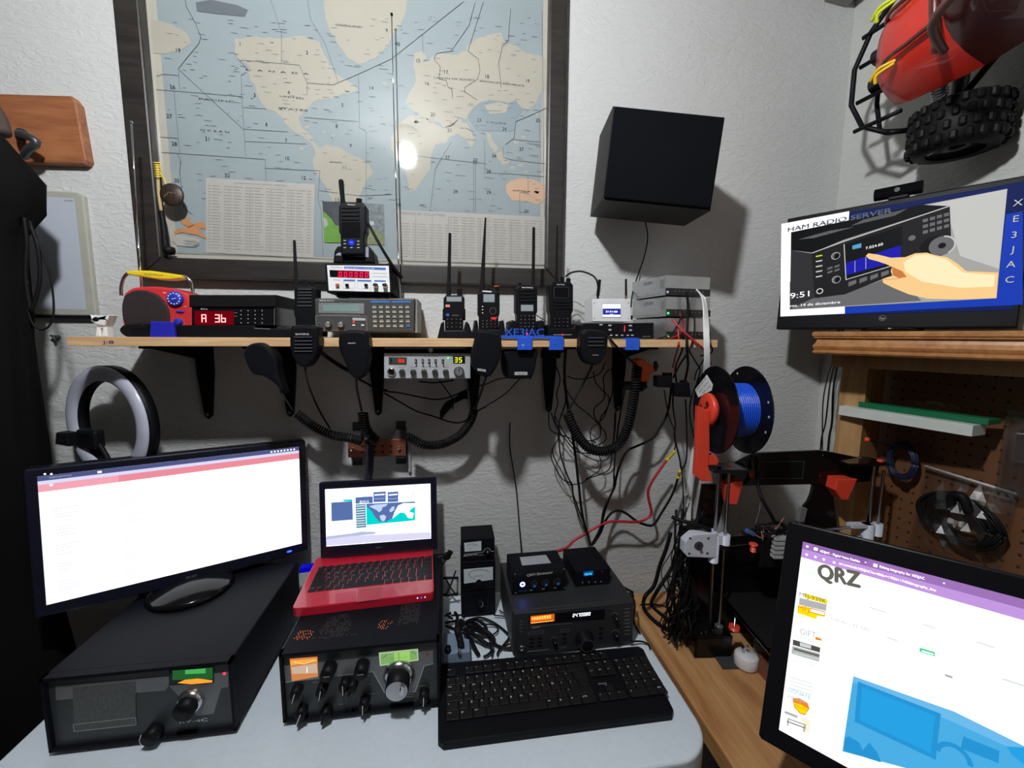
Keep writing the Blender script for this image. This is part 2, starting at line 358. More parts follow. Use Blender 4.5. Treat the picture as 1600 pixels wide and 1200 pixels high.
# ================================================================ framed world map
FY = -0.032                     # front of the frame rails
def fz(u, v, y=-0.02): p = PY(u, v, y); return (p.x, p.z)
FRM = wood('frame_wood', (0.035, 0.03, 0.027), (0.015, 0.013, 0.012), axis=0, scale=9, stretch=8, rough=0.4)
fx0, fx1 = -0.728, 0.303; iz0 = PY(500, 409, FY).z; fz0 = iz0 - 0.048; ix0 = fx0 + 0.052; ix1 = PY(855, 300, FY).x; fx1 = ix1 + 0.046; iz1 = 2.352; fz1 = 2.40
t = thing('framed_map', 'large dark wood framed amateur radio world map behind glass on the back wall', 'framed map', (-0.2, 0, fz0))
O = Matrix.Translation((0.2, 0, -fz0))
for (nm, a) in (('rail', [(fx0, fz0), (fx1, fz0), (ix1, iz0), (ix0, iz0)]), ('rail', [(fx0, fz1), (ix0, iz1), (ix1, iz1), (fx1, fz1)]),
                ('rail', [(fx0, fz0), (ix0, iz0), (ix0, iz1), (fx0, fz1)]), ('rail', [(fx1, fz0), (fx1, fz1), (ix1, iz1), (ix1, iz0)])):
    B(O).plate(a, FY, -0.001, FRM, 0.004).build(nm, t)
PW, PB, PC, PK, PG = [mat('map_' + n, c, 0.7, noise=0.10, nscale=5) for n, c in (('paper', (0.48, 0.455, 0.39)), ('sea', (0.30, 0.36, 0.378)), ('land', (0.43, 0.41, 0.34)), ('ink', (0.03, 0.035, 0.04)), ('grey', (0.13, 0.155, 0.175)))]
PCH = mat('map_slate', (0.25, 0.31, 0.34), 0.7, noise=0.05); PTB = mat('map_table', (0.46, 0.445, 0.41), 0.7, noise=0.03); PRO = mat('map_orange', (0.60, 0.40, 0.27), 0.7); PTL = mat('map_table_ink', (0.24, 0.24, 0.22), 0.7, noise=0)
b = B(O); b.b2(ix0 - 0.01, ix1 + 0.01, -0.006, -0.002, iz0 - 0.01, iz1 + 0.01, PW)
b.rect(ix0 + 0.022, iz0 + 0.016, ix1 - 0.012, iz1 - 0.025, -0.0065, PB)
Q = lambda pts: [fz(*p, -0.007) for p in pts]
lands = [
 [(236, 30), (262, 36), (290, 50), (300, 66), (285, 76), (262, 83), (238, 82)],
 [(367, 60), (400, 57), (440, 60), (470, 55), (500, 66), (508, 88), (522, 112), (545, 128), (560, 140), (528, 150), (510, 156), (492, 158), (478, 172), (466, 184), (470, 196), (483, 210), (490, 216), (483, 222), (470, 211), (455, 203), (444, 189), (430, 174), (415, 170), (404, 152), (396, 130), (386, 112), (390, 104), (376, 95), (368, 84)],
 [(505, -20), (640, -20), (634, 20), (622, 45), (606, 72), (585, 92), (562, 100), (545, 92), (530, 72), (515, 48), (508, 20)],
 [(484, 217), (498, 230), (512, 226), (528, 230), (548, 240), (574, 254), (582, 270), (570, 290), (560, 312), (548, 332), (538, 350), (526, 338), (519, 318), (511, 296), (497, 276), (489, 255), (493, 238)],
 [(649, 82), (660, 80), (666, 90), (660, 100), (672, 92), (684, 84), (700, 84), (714, 86), (728, 78), (740, 64), (752, 58), (770, 52), (782, 50), (790, 66), (806, 72), (826, 84), (842, 86), (856, 94), (856, 140), (845, 146), (838, 160), (826, 172), (813, 166), (805, 156), (796, 160), (780, 158), (766, 158), (752, 164), (738, 180), (728, 186), (716, 184), (707, 196), (694, 200), (684, 190), (668, 188), (655, 180), (640, 168), (634, 156), (641, 142), (650, 124), (646, 100)],
 [(640, 180), (660, 182), (676, 190), (690, 200), (704, 196), (716, 186), (728, 192), (736, 206), (742, 222), (736, 232), (728, 218), (716, 208), (706, 212), (694, 224), (680, 226), (674, 244), (672, 262), (662, 280), (650, 296), (641, 300), (636, 284), (634, 266), (622, 246), (610, 232), (612, 212), (624, 192)],
 [(758, 206), (766, 208), (772, 222), (780, 234), (772, 238), (764, 226)], [(774, 240), (784, 236), (788, 246), (796, 254), (786, 258), (778, 250)]]
def jag(L, am=1.6, n=4):
    out = []
    for p_, q_ in zip(L, L[1:] + L[:1]):
        for k in range(n): f = k / n; out.append((p_[0] + (q_[0] - p_[0]) * f + (rj.uniform(-am, am) if k else 0), p_[1] + (q_[1] - p_[1]) * f + (rj.uniform(-am, am) if k else 0)))
    return out
rj = random.Random(17)
for L in lands: b.flat(Q(jag(L)), -0.0070, PC)
for c in ((478, 198), (520, 212), (506, 206), (650, 190), (800, 262), (812, 258), (822, 268), (806, 246), (838, 300), (846, 262), (600, 130), (838, 178), (470, 232), (806, 222), (818, 214)): b.flat(Q(jag([(c[0] - 4, c[1]), (c[0], c[1] - 2), (c[0] + 5, c[1] - 1), (c[0] + 2, c[1] + 3)], 1, 2)), -0.0070, PC)
b.flat(Q([(790, 290), (798, 282), (815, 278), (835, 281), (850, 288), (852, 310), (840, 320), (824, 314), (800, 313), (792, 302)]), -0.0070, PRO)
b.flat(Q([(730, 182), (738, 170), (750, 160), (765, 156), (782, 158), (796, 162), (806, 156), (816, 172), (820, 168), (808, 186), (804, 204), (790, 206), (770, 204), (756, 206), (742, 202), (736, 192)]), -0.0073, PCH)
b.flat(Q([(757, 164), (780, 160), (795, 164), (790, 176), (765, 178)]), -0.0075, PC)
for L in ([(290, 0), (291, 10), (305, 35), (314, 58), (311, 68), (288, 96), (279, 108)], [(279, 108), (281, 140)], [(245, 140), (378, 151)], [(272, 141), (281, 239)], [(245, 119), (255, 116), (279, 118)],
          [(253, 238), (414, 249)], [(249, 214), (278, 216)], [(377, 118), (378, 151), (384, 245)], [(281, 110), (380, 202)], [(385, 113), (377, 118)], [(372, 92), (389, 111)], [(376, 94), (468, 102)], [(423, 0), (430, 20), (440, 54), (440, 98)],
          [(468, 102), (480, 130), (480, 148)], [(481, 0), (485, 30), (508, 68), (528, 127)], [(480, 130), (520, 133), (560, 116), (612, 92), (724, 3)], [(381, 168), (416, 170)], [(382, 202), (450, 206)], [(384, 221), (478, 225)], [(480, 184), (560, 190)],
          [(414, 249), (416, 282)], [(415, 263), (500, 267)], [(500, 268), (497, 310), (502, 332), (505, 400)], [(500, 298), (560, 306), (612, 304)], [(278, 240), (283, 252), (281, 268), (288, 325), (300, 335)], [(660, 54), (661, 84)],
          [(742, 5), (733, 40), (705, 80), (682, 84), (678, 92), (688, 105), (686, 124), (697, 126), (700, 136), (706, 140), (707, 154)], [(755, 4), (731, 80), (747, 92), (750, 110), (746, 124), (726, 137), (726, 144), (745, 156)],
          [(798, 14), (794, 64), (785, 72), (779, 100), (783, 137)], [(757, 218), (757, 272)], [(727, 200), (740, 206)], [(740, 250), (740, 332)], [(743, 250), (743, 332)], [(652, 244), (705, 250), (760, 256)], [(705, 222), (680, 264), (672, 330)],
          [(560, 118), (562, 200), (572, 205), (572, 330)], [(786, 230), (786, 246), (800, 250), (852, 256)], [(843, 192), (843, 222), (800, 218)], [(855, 168), (830, 180), (806, 190), (803, 216), (790, 226)], [(760, 270), (800, 272), (850, 276)],
          [(825, 275), (825, 300), (812, 301), (812, 335)], [(672, 330), (760, 338), (852, 346)], [(256, 395), (612, 408)], [(630, 408), (850, 415)], [(847, 16), (851, 412)]):
    b.line(Q(L), 0.0010, -0.0077, PK if len(L) > 4 else PG)
for (u, v, s) in ((273, 73, '19'), (264, 131, '26'), (259, 177, '27'), (267, 221, '28'), (271, 279, '30'), (319, 213, '31'), (351, 271, '32'), (371, 63, '1'), (477, 77, '2'), (394, 144, '3'), (448, 140, '4'), (533, 160, '5'), (413, 190, '6'), (444, 216, '7'),
                  (524, 193, '8'), (446, 244, '10'), (536, 259, '11'), (472, 275, '12'), (525, 310, '13'), (579, 133, '14'), (653, 90, '15'), (667, 126, '16'), (697, 108, '17'), (762, 115, '18'), (826, 122, '19'), (749, 184, '23'), (789, 198, '24'), (842, 184, '25'),
                  (702, 200, '21'), (676, 175, '20'), (699, 243, '37'), (743, 247, '22'), (773, 240, '26'), (816, 230, '27'), (764, 265, '28'), (712, 297, '39'), (764, 298, '29'), (824, 328, '30'), (620, 63, '40'), (603, 42, '9'), (546, 224, '9'), (622, 318, '38')):
    x, z = fz(u, v); b.text(s, x, z - 0.004, 0.0085, -0.0080, PK)
for (u0, v0, u1, v1, s, h) in ((522, 34, 564, 38, 'GREENLAND', 0.005), (380, 105, 480, 112, 'C  A  N  A  D  A', 0.005), (434, 147, 472, 151, 'UNITED', 0.005), (432, 166, 478, 170, 'STATES', 0.005), (306, 151, 362, 156, 'PACIFIC', 0.005), (308, 200, 354, 204, 'O C E A N', 0.005),
                               (678, 118, 742, 122, 'UNION OF SOVIET', 0.005), (750, 123, 820, 131, 'SOCIALIST REPUBLICS', 0.005), (760, 188, 792, 191, 'C H I N A', 0.005), (802, 296, 830, 298, 'AUSTRALIA', 0.005), (513, 251, 534, 252, 'BRAZIL', 0.004), (729, 215, 741, 216, 'INDIA', 0.003),
                               (826, 222, 846, 224, 'PACIFIC', 0.004), (828, 240, 842, 242, 'OCEAN', 0.004), (712, 272, 728, 273, 'INDIAN', 0.003), (756, 275, 772, 277, 'OCEAN', 0.003), (763, 170, 784, 170, 'MONGOLIA', 0.003)):
    a = fz(u0, v0); c = fz(u1, v1); b.text(s, a[0], a[1], h * 0.8, -0.0080, PK, 'L', math.atan2(c[1] - a[1], c[0] - a[0]), w=math.hypot(c[0] - a[0], c[1] - a[1]))
rr = random.Random(3)
for k in range(420):   # small illegible place names and islands
    u, v = rr.uniform(250, 850), rr.uniform(20, 330); x, z = fz(u, v); L = rr.uniform(0.004, 0.016)
    b.line([(x, z), (x + L, z + rr.uniform(-0.001, 0.001))], 0.0009, -0.0076, PG)
b.flat(Q([(306, 4), (330, 0), (370, 8), (388, 16), (382, 26), (340, 22), (308, 18)]), -0.0077, PG)
# printed tables along the lower edge
for (c, title, cols, rows) in ((((322, 278), (492, 288), (490, 403), (322, 395)), 'INTERNATIONAL RADIO PREFIXES', 5, 22), (((621, 328), (852, 339), (852, 414), (621, 407)), 'PREFIXES-BY COUNTRIES', 9, 16)):
    P = Q(c); b.flat(P, -0.0079, PTB)
    def bil(s, r): 
        a = Vector(P[0]).lerp(Vector(P[1]), s); d = Vector(P[3]).lerp(Vector(P[2]), s); return tuple(a.lerp(d, r))
    if cols == 9: q = bil(0.02, 0.09); b.text(title, q[0], q[1], 0.0068, -0.0082, mat('map_title', (0.22, 0.22, 0.23), 0.7, noise=0), 'L', w=0.113)
    else: q = bil(0.5, 0.055); b.text(title, q[0], q[1], 0.0035, -0.0082, PTL, 'C', w=0.12)
    for ci in range(cols):
        for ri in range(rows):
            if cols == 9 and ci < 3 and ri < 3: continue
            s0 = 0.02 + ci * 0.965 / cols; r = 0.10 + 0.87 * ri / rows
            for f0, f1 in ((0, 0.12), (0.2, 0.2 + 0.45 * rr.uniform(0.5, 1)), (0.75, 0.92)):
                b.line([bil(s0 + f0 * 0.95 / cols, r), bil(s0 + f1 * 0.95 / cols, r)], 0.0012, -0.0082, PTL)
        if ci: b.line([bil(0.012 + ci * 0.965 / cols, 0.1), bil(0.012 + ci * 0.965 / cols, 0.97)], 0.0008, -0.0082, PTL)
# winged horse vignette and title block
b.flat(Q([(268, 364), (312, 374), (312, 380), (300, 386), (278, 384), (268, 376)]), -0.0081, PTB)
for L in ([(272, 363), (278, 358), (290, 356), (300, 353), (308, 348), (316, 347), (322, 352), (322, 358), (318, 358), (314, 356), (312, 362), (324, 372), (322, 374), (308, 367), (298, 366), (286, 363), (278, 365), (274, 368)], [(296, 356), (286, 350), (280, 340), (290, 344), (296, 338), (298, 348), (304, 352)]):
    b.flat(Q(L), -0.0083, mat('map_horse', (0.55, 0.25, 0.10), 0.7))
for k in range(5): a = fz(282 + k % 2 * 4, 374 + k * 2.3); b.line([a, (a[0] + 0.028, a[1] - 0.001)], 0.0012, -0.0083, PG)
b.build('map_sheet', t)
# snapshots tucked behind the glass
GRN = mat('photo_green', (0.12, 0.30, 0.03), 0.6, noise=0.3, nscale=60); DRK = mat('photo_dark', (0.04, 0.05, 0.06), 0.6, noise=0.5, nscale=70); PHG = mat('photo_stone', (0.16, 0.19, 0.20), 0.6, noise=0.9, nscale=110)
b = B(O); P = Q([(504, 315), (560, 316), (560, 380), (507, 379)]); b.flat(P, -0.0085, DRK)
b.flat(Q([(505, 330), (512, 336), (520, 345), (524, 352), (545, 356), (560, 356), (560, 380), (507, 379)]), -0.0087, GRN); b.flat(Q([(505, 340), (511, 342), (513, 352), (507, 356)]), -0.0089, mat('photo_pale', (0.35, 0.4, 0.35), 0.6))
b.build('snapshot', t, 'snapshot of a green lawn under dark trees')
b = B(O); b.flat(Q([(565, 317), (600, 320), (601, 383), (566, 382)]), -0.0085, PHG)
b.flat(Q([(566, 350), (580, 356), (601, 366), (601, 383), (566, 382)]), -0.0087, mat('photo_moss', (0.20, 0.22, 0.11), 0.6, noise=0.7, nscale=130)); b.flat(Q([(571, 330), (574, 330), (577, 340), (573, 342)]), -0.0089, mat('photo_red', (0.4, 0.05, 0.06), 0.6)); b.flat(Q([(578, 346), (584, 347), (585, 352), (579, 352)]), -0.0089, PWH := mat('photo_white', (0.5, 0.5, 0.5), 0.6))
b.build('snapshot', t, 'snapshot of a person on a rocky slope')
B(O).b2(ix0, ix1, -0.0125, -0.011, iz0, iz1, glassy('picture_glass', alpha=0.05, rough=0.035)).build('glass', t)
# ================================================================ hanging from the frame
p = PY(270, 305, -0.045)
t = thing('medallion', 'round dark medallion hanging on a yellow cord at the map frame', 'medallion', p)
B().lathe([(0, 0), (0.024, 0), (0.0255, 0.003), (0.023, 0.007), (0, 0.006)], (0, 0, 0), (0, -1, 0), mat('medal_brown', (0.035, 0.02, 0.015), 0.5, noise=0.8, nscale=120)).build('disc', t)
B().line([(-0.014, -0.006), (-0.004, 0.004), (0.006, 0.001), (0.014, 0.004)], 0.002, -0.0075, mat('medal_gold', (0.35, 0.22, 0.12), 0.4, 0.6)).build('emblem', t)
b = B(); a = PY(246, 262, -0.04) - p
for k in range(7): b.tube([a + Vector((-0.007, 0, 0.01 - k * 0.005)), a + Vector((0, -0.005, 0.009 - k * 0.005)), a + Vector((0.007, 0, 0.011 - k * 0.005))], 0.0014, YEL, 5)
b.tube([a + Vector((0.004, 0, -0.01)), a + Vector((0.01, 0, -0.02)), (-0.012, 0, 0.022)], 0.0013, YEL, 5); b.build('cord', t)
t = thing('riding_crop', 'black leather crop with a brown handle tied to the left rail of the map frame', 'crop', PY(258, 385, -0.04))
q = PY(258, 385, -0.04); pts = [PY(246, 258, -0.036) - q, PY(248, 300, -0.037) - q, PY(252, 330, -0.038) - q]
B().tube(pts, 0.0035, mat('cane', (0.45, 0.33, 0.15), 0.5), 8).build('shaft', t)
B().tube([pts[2], PY(256, 355, -0.038) - q, PY(259, 390, -0.038) - q], 0.005, RUB, 8, taper=0.008).lathe([(0, 0), (0.011, 0.002), (0.013, 0.010), (0.011, 0.018), (0, 0.02)], PY(264, 398, -0.038) - q, (0.1, 0, 1), RUB).build('handle', t)
# ================================================================ hook board, coat, whiteboard
HW = wood('hook_board_wood', (0.42, 0.17, 0.07), (0.22, 0.07, 0.03), axis=0, scale=6, stretch=9)
p = PY(60, 205, -0.012); t = thing('coat_hook_board', 'reddish wooden coat hook board with clipped corners high on the left wall area', 'hook board', p)
b = B(); o = lambda u, v, y=-0.022: (PY(u, v, y).x - p.x, PY(u, v, y).z - p.z)
b.plate([(-0.16, o(0, 150)[1]), (-0.16, o(0, 255)[1]), o(132, 256), o(135, 250), o(119, 160), o(110, 149)], -0.01, 0.011, HW, 0.004); b.build('board', t)
b = B(); m = mat('hook_metal', (0.09, 0.10, 0.11), 0.4, 0.7)
b.tube([(o(34, 212)[0], -0.012, o(34, 212)[1]), (o(60, 222)[0], -0.05, o(60, 222)[1]), (o(88, 236)[0], -0.055, o(88, 236)[1]), (o(72, 246)[0], -0.05, o(72, 246)[1]), (o(55, 252)[0], -0.035, o(55, 252)[1])], 0.0075, m, 10, 3)
b.cyl((o(36, 211)[0], -0.01, o(36, 211)[1]), (o(36, 211)[0], -0.016, o(36, 211)[1]), 0.012, m); b.build('hook', t)
# wall plugs and screws
q = PY(66, 295, 0); solo(B().sphere((0, -0.002, 0), 0.008, mat('plug_green', (0.05, 0.10, 0.10), 0.6), (1, 0.6, 0.7)), 'wall_plug', 'small dark green wall plug above the whiteboard', 'wall plug').location = q
q = PY(92, 527, 0); b = B().cyl((0, 0, 0), (0, -0.012, 0), 0.005, DGR).tube([(-0.008, -0.01, 0.004), (0, -0.014, 0.001), (0.003, -0.014, -0.008)], 0.0025, m, 6); solo(b, 'screw_hook', 'small dark screw hook in the wall left of the plank shelf', 'hook').location = q
# whiteboard
q = PY(90, 400, 0); t = thing('whiteboard', 'whiteboard with a cream border leaning on the wall below the hook board', 'whiteboard', q)
x1 = PY(140, 400, -0.012).x - q.x; zt = PY(120, 300, -0.012).z - q.z; zb = PY(120, 493, -0.012).z - q.z; b = B()
CRM = mat('cream_plastic', (0.42, 0.42, 0.36), 0.4); b.plate([(-0.26, zt), (x1 - 0.012, zt), (x1, zt - 0.008), (x1, zb), (-0.26, zb)], -0.012, -0.001, CRM, 0.003).build('border', t)
b = B(); b.rect(-0.245, zb + 0.014, x1 - 0.018, zt - 0.014, -0.0125, mat('whiteboard_face', (0.50, 0.54, 0.62), 0.2, noise=0.03)); b.text('acrimex', x1 - 0.03, zt - 0.022, 0.004, -0.013, PK, w=0.018); b.build('writing_surface', t)
b = B(); b.b2(-0.26, x1, -0.016, -0.001, zb - 0.006, zb, BLK, 0.001).build('tray', t)
# coat, drawn long to fill the dark blurred area at the left
prof = [(1.90, 0.03), (1.84, 0.075), (1.76, 0.125), (1.70, 0.12), (1.655, 0.09), (1.60, 0.085), (1.50, 0.085), (1.40, 0.08), (1.25, 0.08), (1.1, 0.085), (0.95, 0.07), (0.85, 0.075), (0.75, 0.085), (0.62, 0.095), (0.55, 0.09)]
vs = []; n = 40
for z, r in prof:
    for k in range(n):
        a = 2 * PI * k / n; f = 1 + 0.05 * math.sin(5 * a + z * 4) + 0.05 * math.sin(11 * a - z * 9)
        vs.append((-0.92 + r * (1.0 if math.cos(a) > 0 else 1.0 + 1.3 * min(1, (1.92 - z) / 0.3)) * f * math.cos(a), -0.19 + (r * 0.75) * f * math.sin(a), z))
fs = [[i * n + k, i * n + (k + 1) % n, (i + 1) * n + (k + 1) % n, (i + 1) * n + k] for i in range(len(prof) - 1) for k in range(n)] + [list(range(n))]
t = thing('black_coat', 'long black coat hanging in folds from the hook filling the dark left edge', 'coat', (-0.92, -0.16, 1.85))
CT = mat('coat_cloth', (0.005, 0.005, 0.005), 0.95, spec=0.1, bump=0.4, bscale=25)
B(Matrix.Translation((0.92, 0.16, -1.85))).raw(vs, fs, CT, True).build('body', t)
B(Matrix.Translation((0.92, 0.16, -1.85))).tube([(-0.97, -0.15, 2.02), (-0.93, -0.13, 1.96), (-0.9, -0.12, 1.9), (-0.88, -0.13, 1.86)], 0.02, mat('coat_collar', (0.07, 0.045, 0.035), 0.8), 10, taper=0.012).build('collar', t)
b = B(); P = [PY(*a, -0.2) for a in ((38, 340), (42, 380), (40, 430), (47, 480), (52, 478), (62, 440), (60, 390), (47, 350))]
b.tube(P, 0.0035, RUB, 7); solo(b, 'hanging_cable', 'thick black cable loop dangling from the black coat in front of the whiteboard', 'cable')
b = B(); P = [PY(*a, -0.2) for a in ((46, 345), (62, 385), (78, 430), (84, 480), (78, 508), (62, 515), (48, 500), (42, 470), (44, 440))]
b.tube(P, 0.0017, RUB, 6); solo(b, 'hanging_cable', 'thin black cable making the wider, lower loop over the whiteboard', 'cable')
# ================================================================ wall loudspeaker
T = basis((0.343, -0.201, 1.774), (0.984, -0.146, -0.09), (-0.003, -0.023, 1))
t = thing('wall_speaker', 'square black loudspeaker box mounted on the wall right of the map', 'speaker', T)
SPK = mat('speaker_vinyl', (0.014, 0.013, 0.012), 0.55, bump=0.3, bscale=500, spec=0.3)
b = B(); b.plate([(0, 0), (0.25, 0), (0.25, 0.199), (0, 0.199)], 0.004, 0.15, SPK, 0.0).build('cabinet', t)
T2 = B(); T2.b2(0.003, 0.247, -0.004, 0.004, 0.004, 0.196, mat('speaker_cloth', (0.003, 0.004, 0.006), 0.9, spec=0.1, bump=0.4, bscale=900), 0.003).build('grille', t)
B().b2(0.25, 0.262, 0.04, 0.08, 0.09, 0.11, BLK, 0.002).build('side_knob', t)
B().b2(0.08, 0.17, 0.15, 0.19, 0.06, 0.14, DGR).build('wall_bracket', t)
b = B(); b.tube([PY(1008, 345, -0.06), PY(1012, 370, -0.02), PY(1007, 400, -0.012), PY(995, 435, -0.02), PY(988, 460, -0.06), PY(986, 480, -0.08)], 0.0018, RUB, 6); solo(b, 'speaker_wire', 'thin black wire running down the wall from the square speaker', 'wire')
# ================================================================ toy truck on the right wall
TX = 0.88; t = thing('toy_truck', 'red remote control monster truck hung nose forward on the right wall', 'toy truck', (1.06, -0.45, 2.08))
OT = Matrix.Translation((-1.06, 0.45, -2.08)); TRD = mat('truck_red', (0.72, 0.03, 0.015), 0.32, noise=0.1, coat=0.3); MAR = mat('truck_maroon', (0.10, 0.018, 0.015), 0.3, coat=0.3)
def sect(y, hw, xt, xs, n=12):   # hood cross-section: across z, domed towards -x
    return [(xt + (xs - xt) * (abs(-1 + 2 * k / n)) ** 3.0, y, 2.08 + hw * (-1 + 2 * k / n)) for k in range(n + 1)]
secs = [sect(-0.275, 0.085, 0.965, 1.0), sect(-0.285, 0.097, 0.93, 0.99), sect(-0.32, 0.105, 0.905, 0.99), sect(-0.38, 0.11, 0.89, 0.985), sect(-0.45, 0.112, 0.875, 0.985)]
vs = [v for s_ in secs for v in s_]; nn = 13
fs = [[i * nn + k, i * nn + k + 1, (i + 1) * nn + k + 1, (i + 1) * nn + k] for i in range(len(secs) - 1) for k in range(nn - 1)] + [list(range(nn))]
b = B(OT).raw(vs, fs, TRD, True)
for zz in (2.035, 2.125): b.tube([(0.962, -0.283, zz), (0.899, -0.33, zz), (0.884, -0.39, zz), (0.872, -0.445, zz)], 0.004, MAR, 6)
b.build('hood', t)
secs = [sect(-0.45, 0.112, 0.875, 0.985), sect(-0.50, 0.108, 0.80, 0.98), sect(-0.56, 0.10, 0.765, 0.98), sect(-0.66, 0.10, 0.76, 0.98), sect(-0.8, 0.1, 0.80, 0.99)]
vs = [v for s_ in secs for v in s_]; fs = [[i * nn + k, i * nn + k + 1, (i + 1) * nn + k + 1, (i + 1) * nn + k] for i in range(4) for k in range(nn - 1)] + [list(range(52, 65))]
B(OT).raw(vs, fs, MAR, True).build('cab', t)
b = B(OT)
for s_ in (-1, 1): b.tube([(0.885, -0.455, 2.08 + s_ * 0.10), (0.80, -0.50, 2.08 + s_ * 0.095), (0.765, -0.56, 2.08 + s_ * 0.09)], 0.007, mat('pillar', (0.13, 0.05, 0.04), 0.4), 8)
b.tube([(0.875, -0.452, 1.98), (0.862, -0.448, 2.08), (0.875, -0.452, 2.18)], 0.008, MAR, 8); b.build('windscreen_frame', t)
b = B(OT).raw([(0.868, -0.46, 2.10), (0.868, -0.46, 2.17), (0.758, -0.66, 2.17), (0.758, -0.66, 2.10)], [(0, 1, 2, 3)], TRD); b.build('roof_panel', t)
b = B(OT)
for (za, zb_) in ((1.965, 2.195),):
    b.tube([(0.99, -0.275, 1.93), (0.985, -0.215, 1.97), (0.975, -0.19, 2.03), (0.975, -0.19, 2.11), (0.985, -0.215, 2.18), (0.99, -0.26, 2.22)], 0.0055, BLK, 8, sm=False)
    b.tube([(1.02, -0.29, 1.93), (1.03, -0.22, 1.96), (1.03, -0.205, 2.03), (1.03, -0.205, 2.11), (1.03, -0.22, 2.18)], 0.005, BLK, 8, sm=False)
    for zz in (1.965, 2.03, 2.11, 2.175): b.tube([(0.98, -0.20, zz), (0.99, -0.3, zz)], 0.005, BLK, 8, sm=False)
    b.tube([(0.99, -0.275, 1.93), (1.02, -0.29, 1.93)], 0.006, BLK, 8, sm=False)
b.build('bumper', t)
for zz in (2.05, 2.11): B(OT).cyl((0.985, -0.27, zz), (0.985, -0.235, zz), 0.018, GBK).build('light_pod', t)
for (yy, zz, c) in ((-0.335, 2.02, (0.9, 0.55, 0.02)), (-0.325, 2.145, (0.6, 0.75, 0.02))):
    b = B(OT); mm = mat('clip_%d' % int(zz * 100), c, 0.4)
    b.tube([(0.900, yy - 0.02, zz + 0.006), (0.885, yy, zz), (0.89, yy + 0.022, zz - 0.012)], 0.0035, mm, 6); b.tube([(0.900, yy - 0.018, zz + 0.002), (0.888, yy + 0.006, zz - 0.008), (0.893, yy + 0.012, zz - 0.022)], 0.0035, mm, 6); b.build('body_clip', t)
def wheel(c):
    b = B(OT); R = 0.076; W2 = 0.047
    b.lathe([(0.045, -W2), (R * 0.86, -W2 * 1.0), (R * 0.97, -W2 * 0.75), (R * 0.98, 0), (R * 0.97, W2 * 0.75), (R * 0.86, W2), (0.045, W2)], c, (0, 0, 1), RUB, 36)
    for k in range(22):
        a = 2 * PI * k / 22
        for j, zz in enumerate((-0.034, -0.0115, 0.0115, 0.034)):
            aa = a + (j % 2) * PI / 22; M = Matrix.Rotation(aa, 3, 'Z')
            b.box(Vector(c) + M @ Vector((R * 0.98, 0, zz)), (0.011, 0.012, 0.018), RUB, 0.003, 1, M)
    o_ = b.build('wheel', t)
    b = B(OT); b.lathe([(0, -W2 * 0.5), (0.02, -W2 * 0.7), (0.045, -W2 * 0.98), (0.047, W2 * 0.98), (0, W2 * 0.5)], c, (0, 0, 1), GBK).build('rim', o_)
wheel((1.062, -0.36, 1.905)); wheel((1.055, -0.365, 2.29)); wheel((1.055, -0.72, 1.885)); wheel((1.055, -0.72, 2.29))
for yy in (-0.365, -0.72):
    b = B(OT); b.cyl((1.05, yy, 1.93), (1.05, yy, 2.25), 0.013, DGR); b.cyl((1.03, yy - 0.01, 2.06), (1.03, yy - 0.01, 2.14), 0.03, DGR)
    b.tube([(1.04, yy, 1.96), (0.99, yy - 0.05, 2.02)], 0.006, DGR, 8, sm=False); b.tube([(1.05, yy, 1.955), (1.03, yy - 0.09, 2.02)], 0.006, BLK, 8, sm=False); b.build('axle', t)
    for zz in (1.99, 2.17):
        b = B(OT); b.coil([(1.03, yy + 0.02, zz - 0.02 if zz < 2.1 else zz + 0.02), (0.985, yy + 0.0, zz + (0.03 if zz < 2.1 else -0.03))], 0.012, 0.002, 0.006, STL, per=8); b.build('shock_spring', t)
B(OT).b2(0.985, 1.03, -0.80, -0.30, 2.0, 2.16, DGR, 0.006).build('chassis', t)
B(OT).b2(1.03, 1.149, -0.57, -0.53, 2.05, 2.11, DGR).build('wall_hanger', t)
# ================================================================ hutch against the right wall
e1 = Vector((0.375, -0.927, 0)); e2 = Vector((0.927, 0.375, 0))       # along its front towards the room, and inwards
F1 = PY(1269, 553, -0.27); F1t = PY(1271, 517, -0.27); ZB = F1.z; HB = 0.053
HTW = wood('hutch_wood', (0.52, 0.25, 0.09), (0.32, 0.13, 0.04), axis=0, scale=5, stretch=11, rough=0.4); HTP = wood('hutch_post_wood', (0.50, 0.30, 0.13), (0.36, 0.19, 0.07), axis=2, scale=5, stretch=12, rough=0.5)
TH = basis(F1, e1, (0, 0, 1))             # local x along the front, local y inwards, z up, z=0 under the moulding
t = thing('hutch', 'wooden hutch with a moulded top edge and pegboard back against the right wall', 'hutch', Matrix.Translation(F1)); RH = TH.copy(); RH.translation = (0, 0, 0)
prof = [(0.022, 0), (0.004, 0.0), (0.0, 0.004), (0.0, 0.008), (0.004, 0.010), (0.001, 0.014), (-0.001, 0.019), (0.004, 0.027), (0.006, 0.033), (0.006, 0.036), (0.0, 0.038), (0.0, 0.040), (-0.003, 0.043), (-0.003, 0.050), (0.001, HB), (0.022, HB)]
b = B(RH); L = 0.70; n = len(prof)
vs = [(0.0 + (q[0] * 0.8), q[0], q[1]) for q in prof] + [(L, q[0], q[1]) for q in prof]
b.raw(vs, [[k, k + 1, n + k + 1, n + k] for k in range(n - 1)] + [list(range(n)), list(range(n, 2 * n))], HTW)
b.raw([(0.018, 0.022, HB), (L, 0.022, HB), (L, 0.0, HB), (0.0, 0.0, HB)], [(0, 1, 2, 3)], HTW)
b.build('moulding', t)
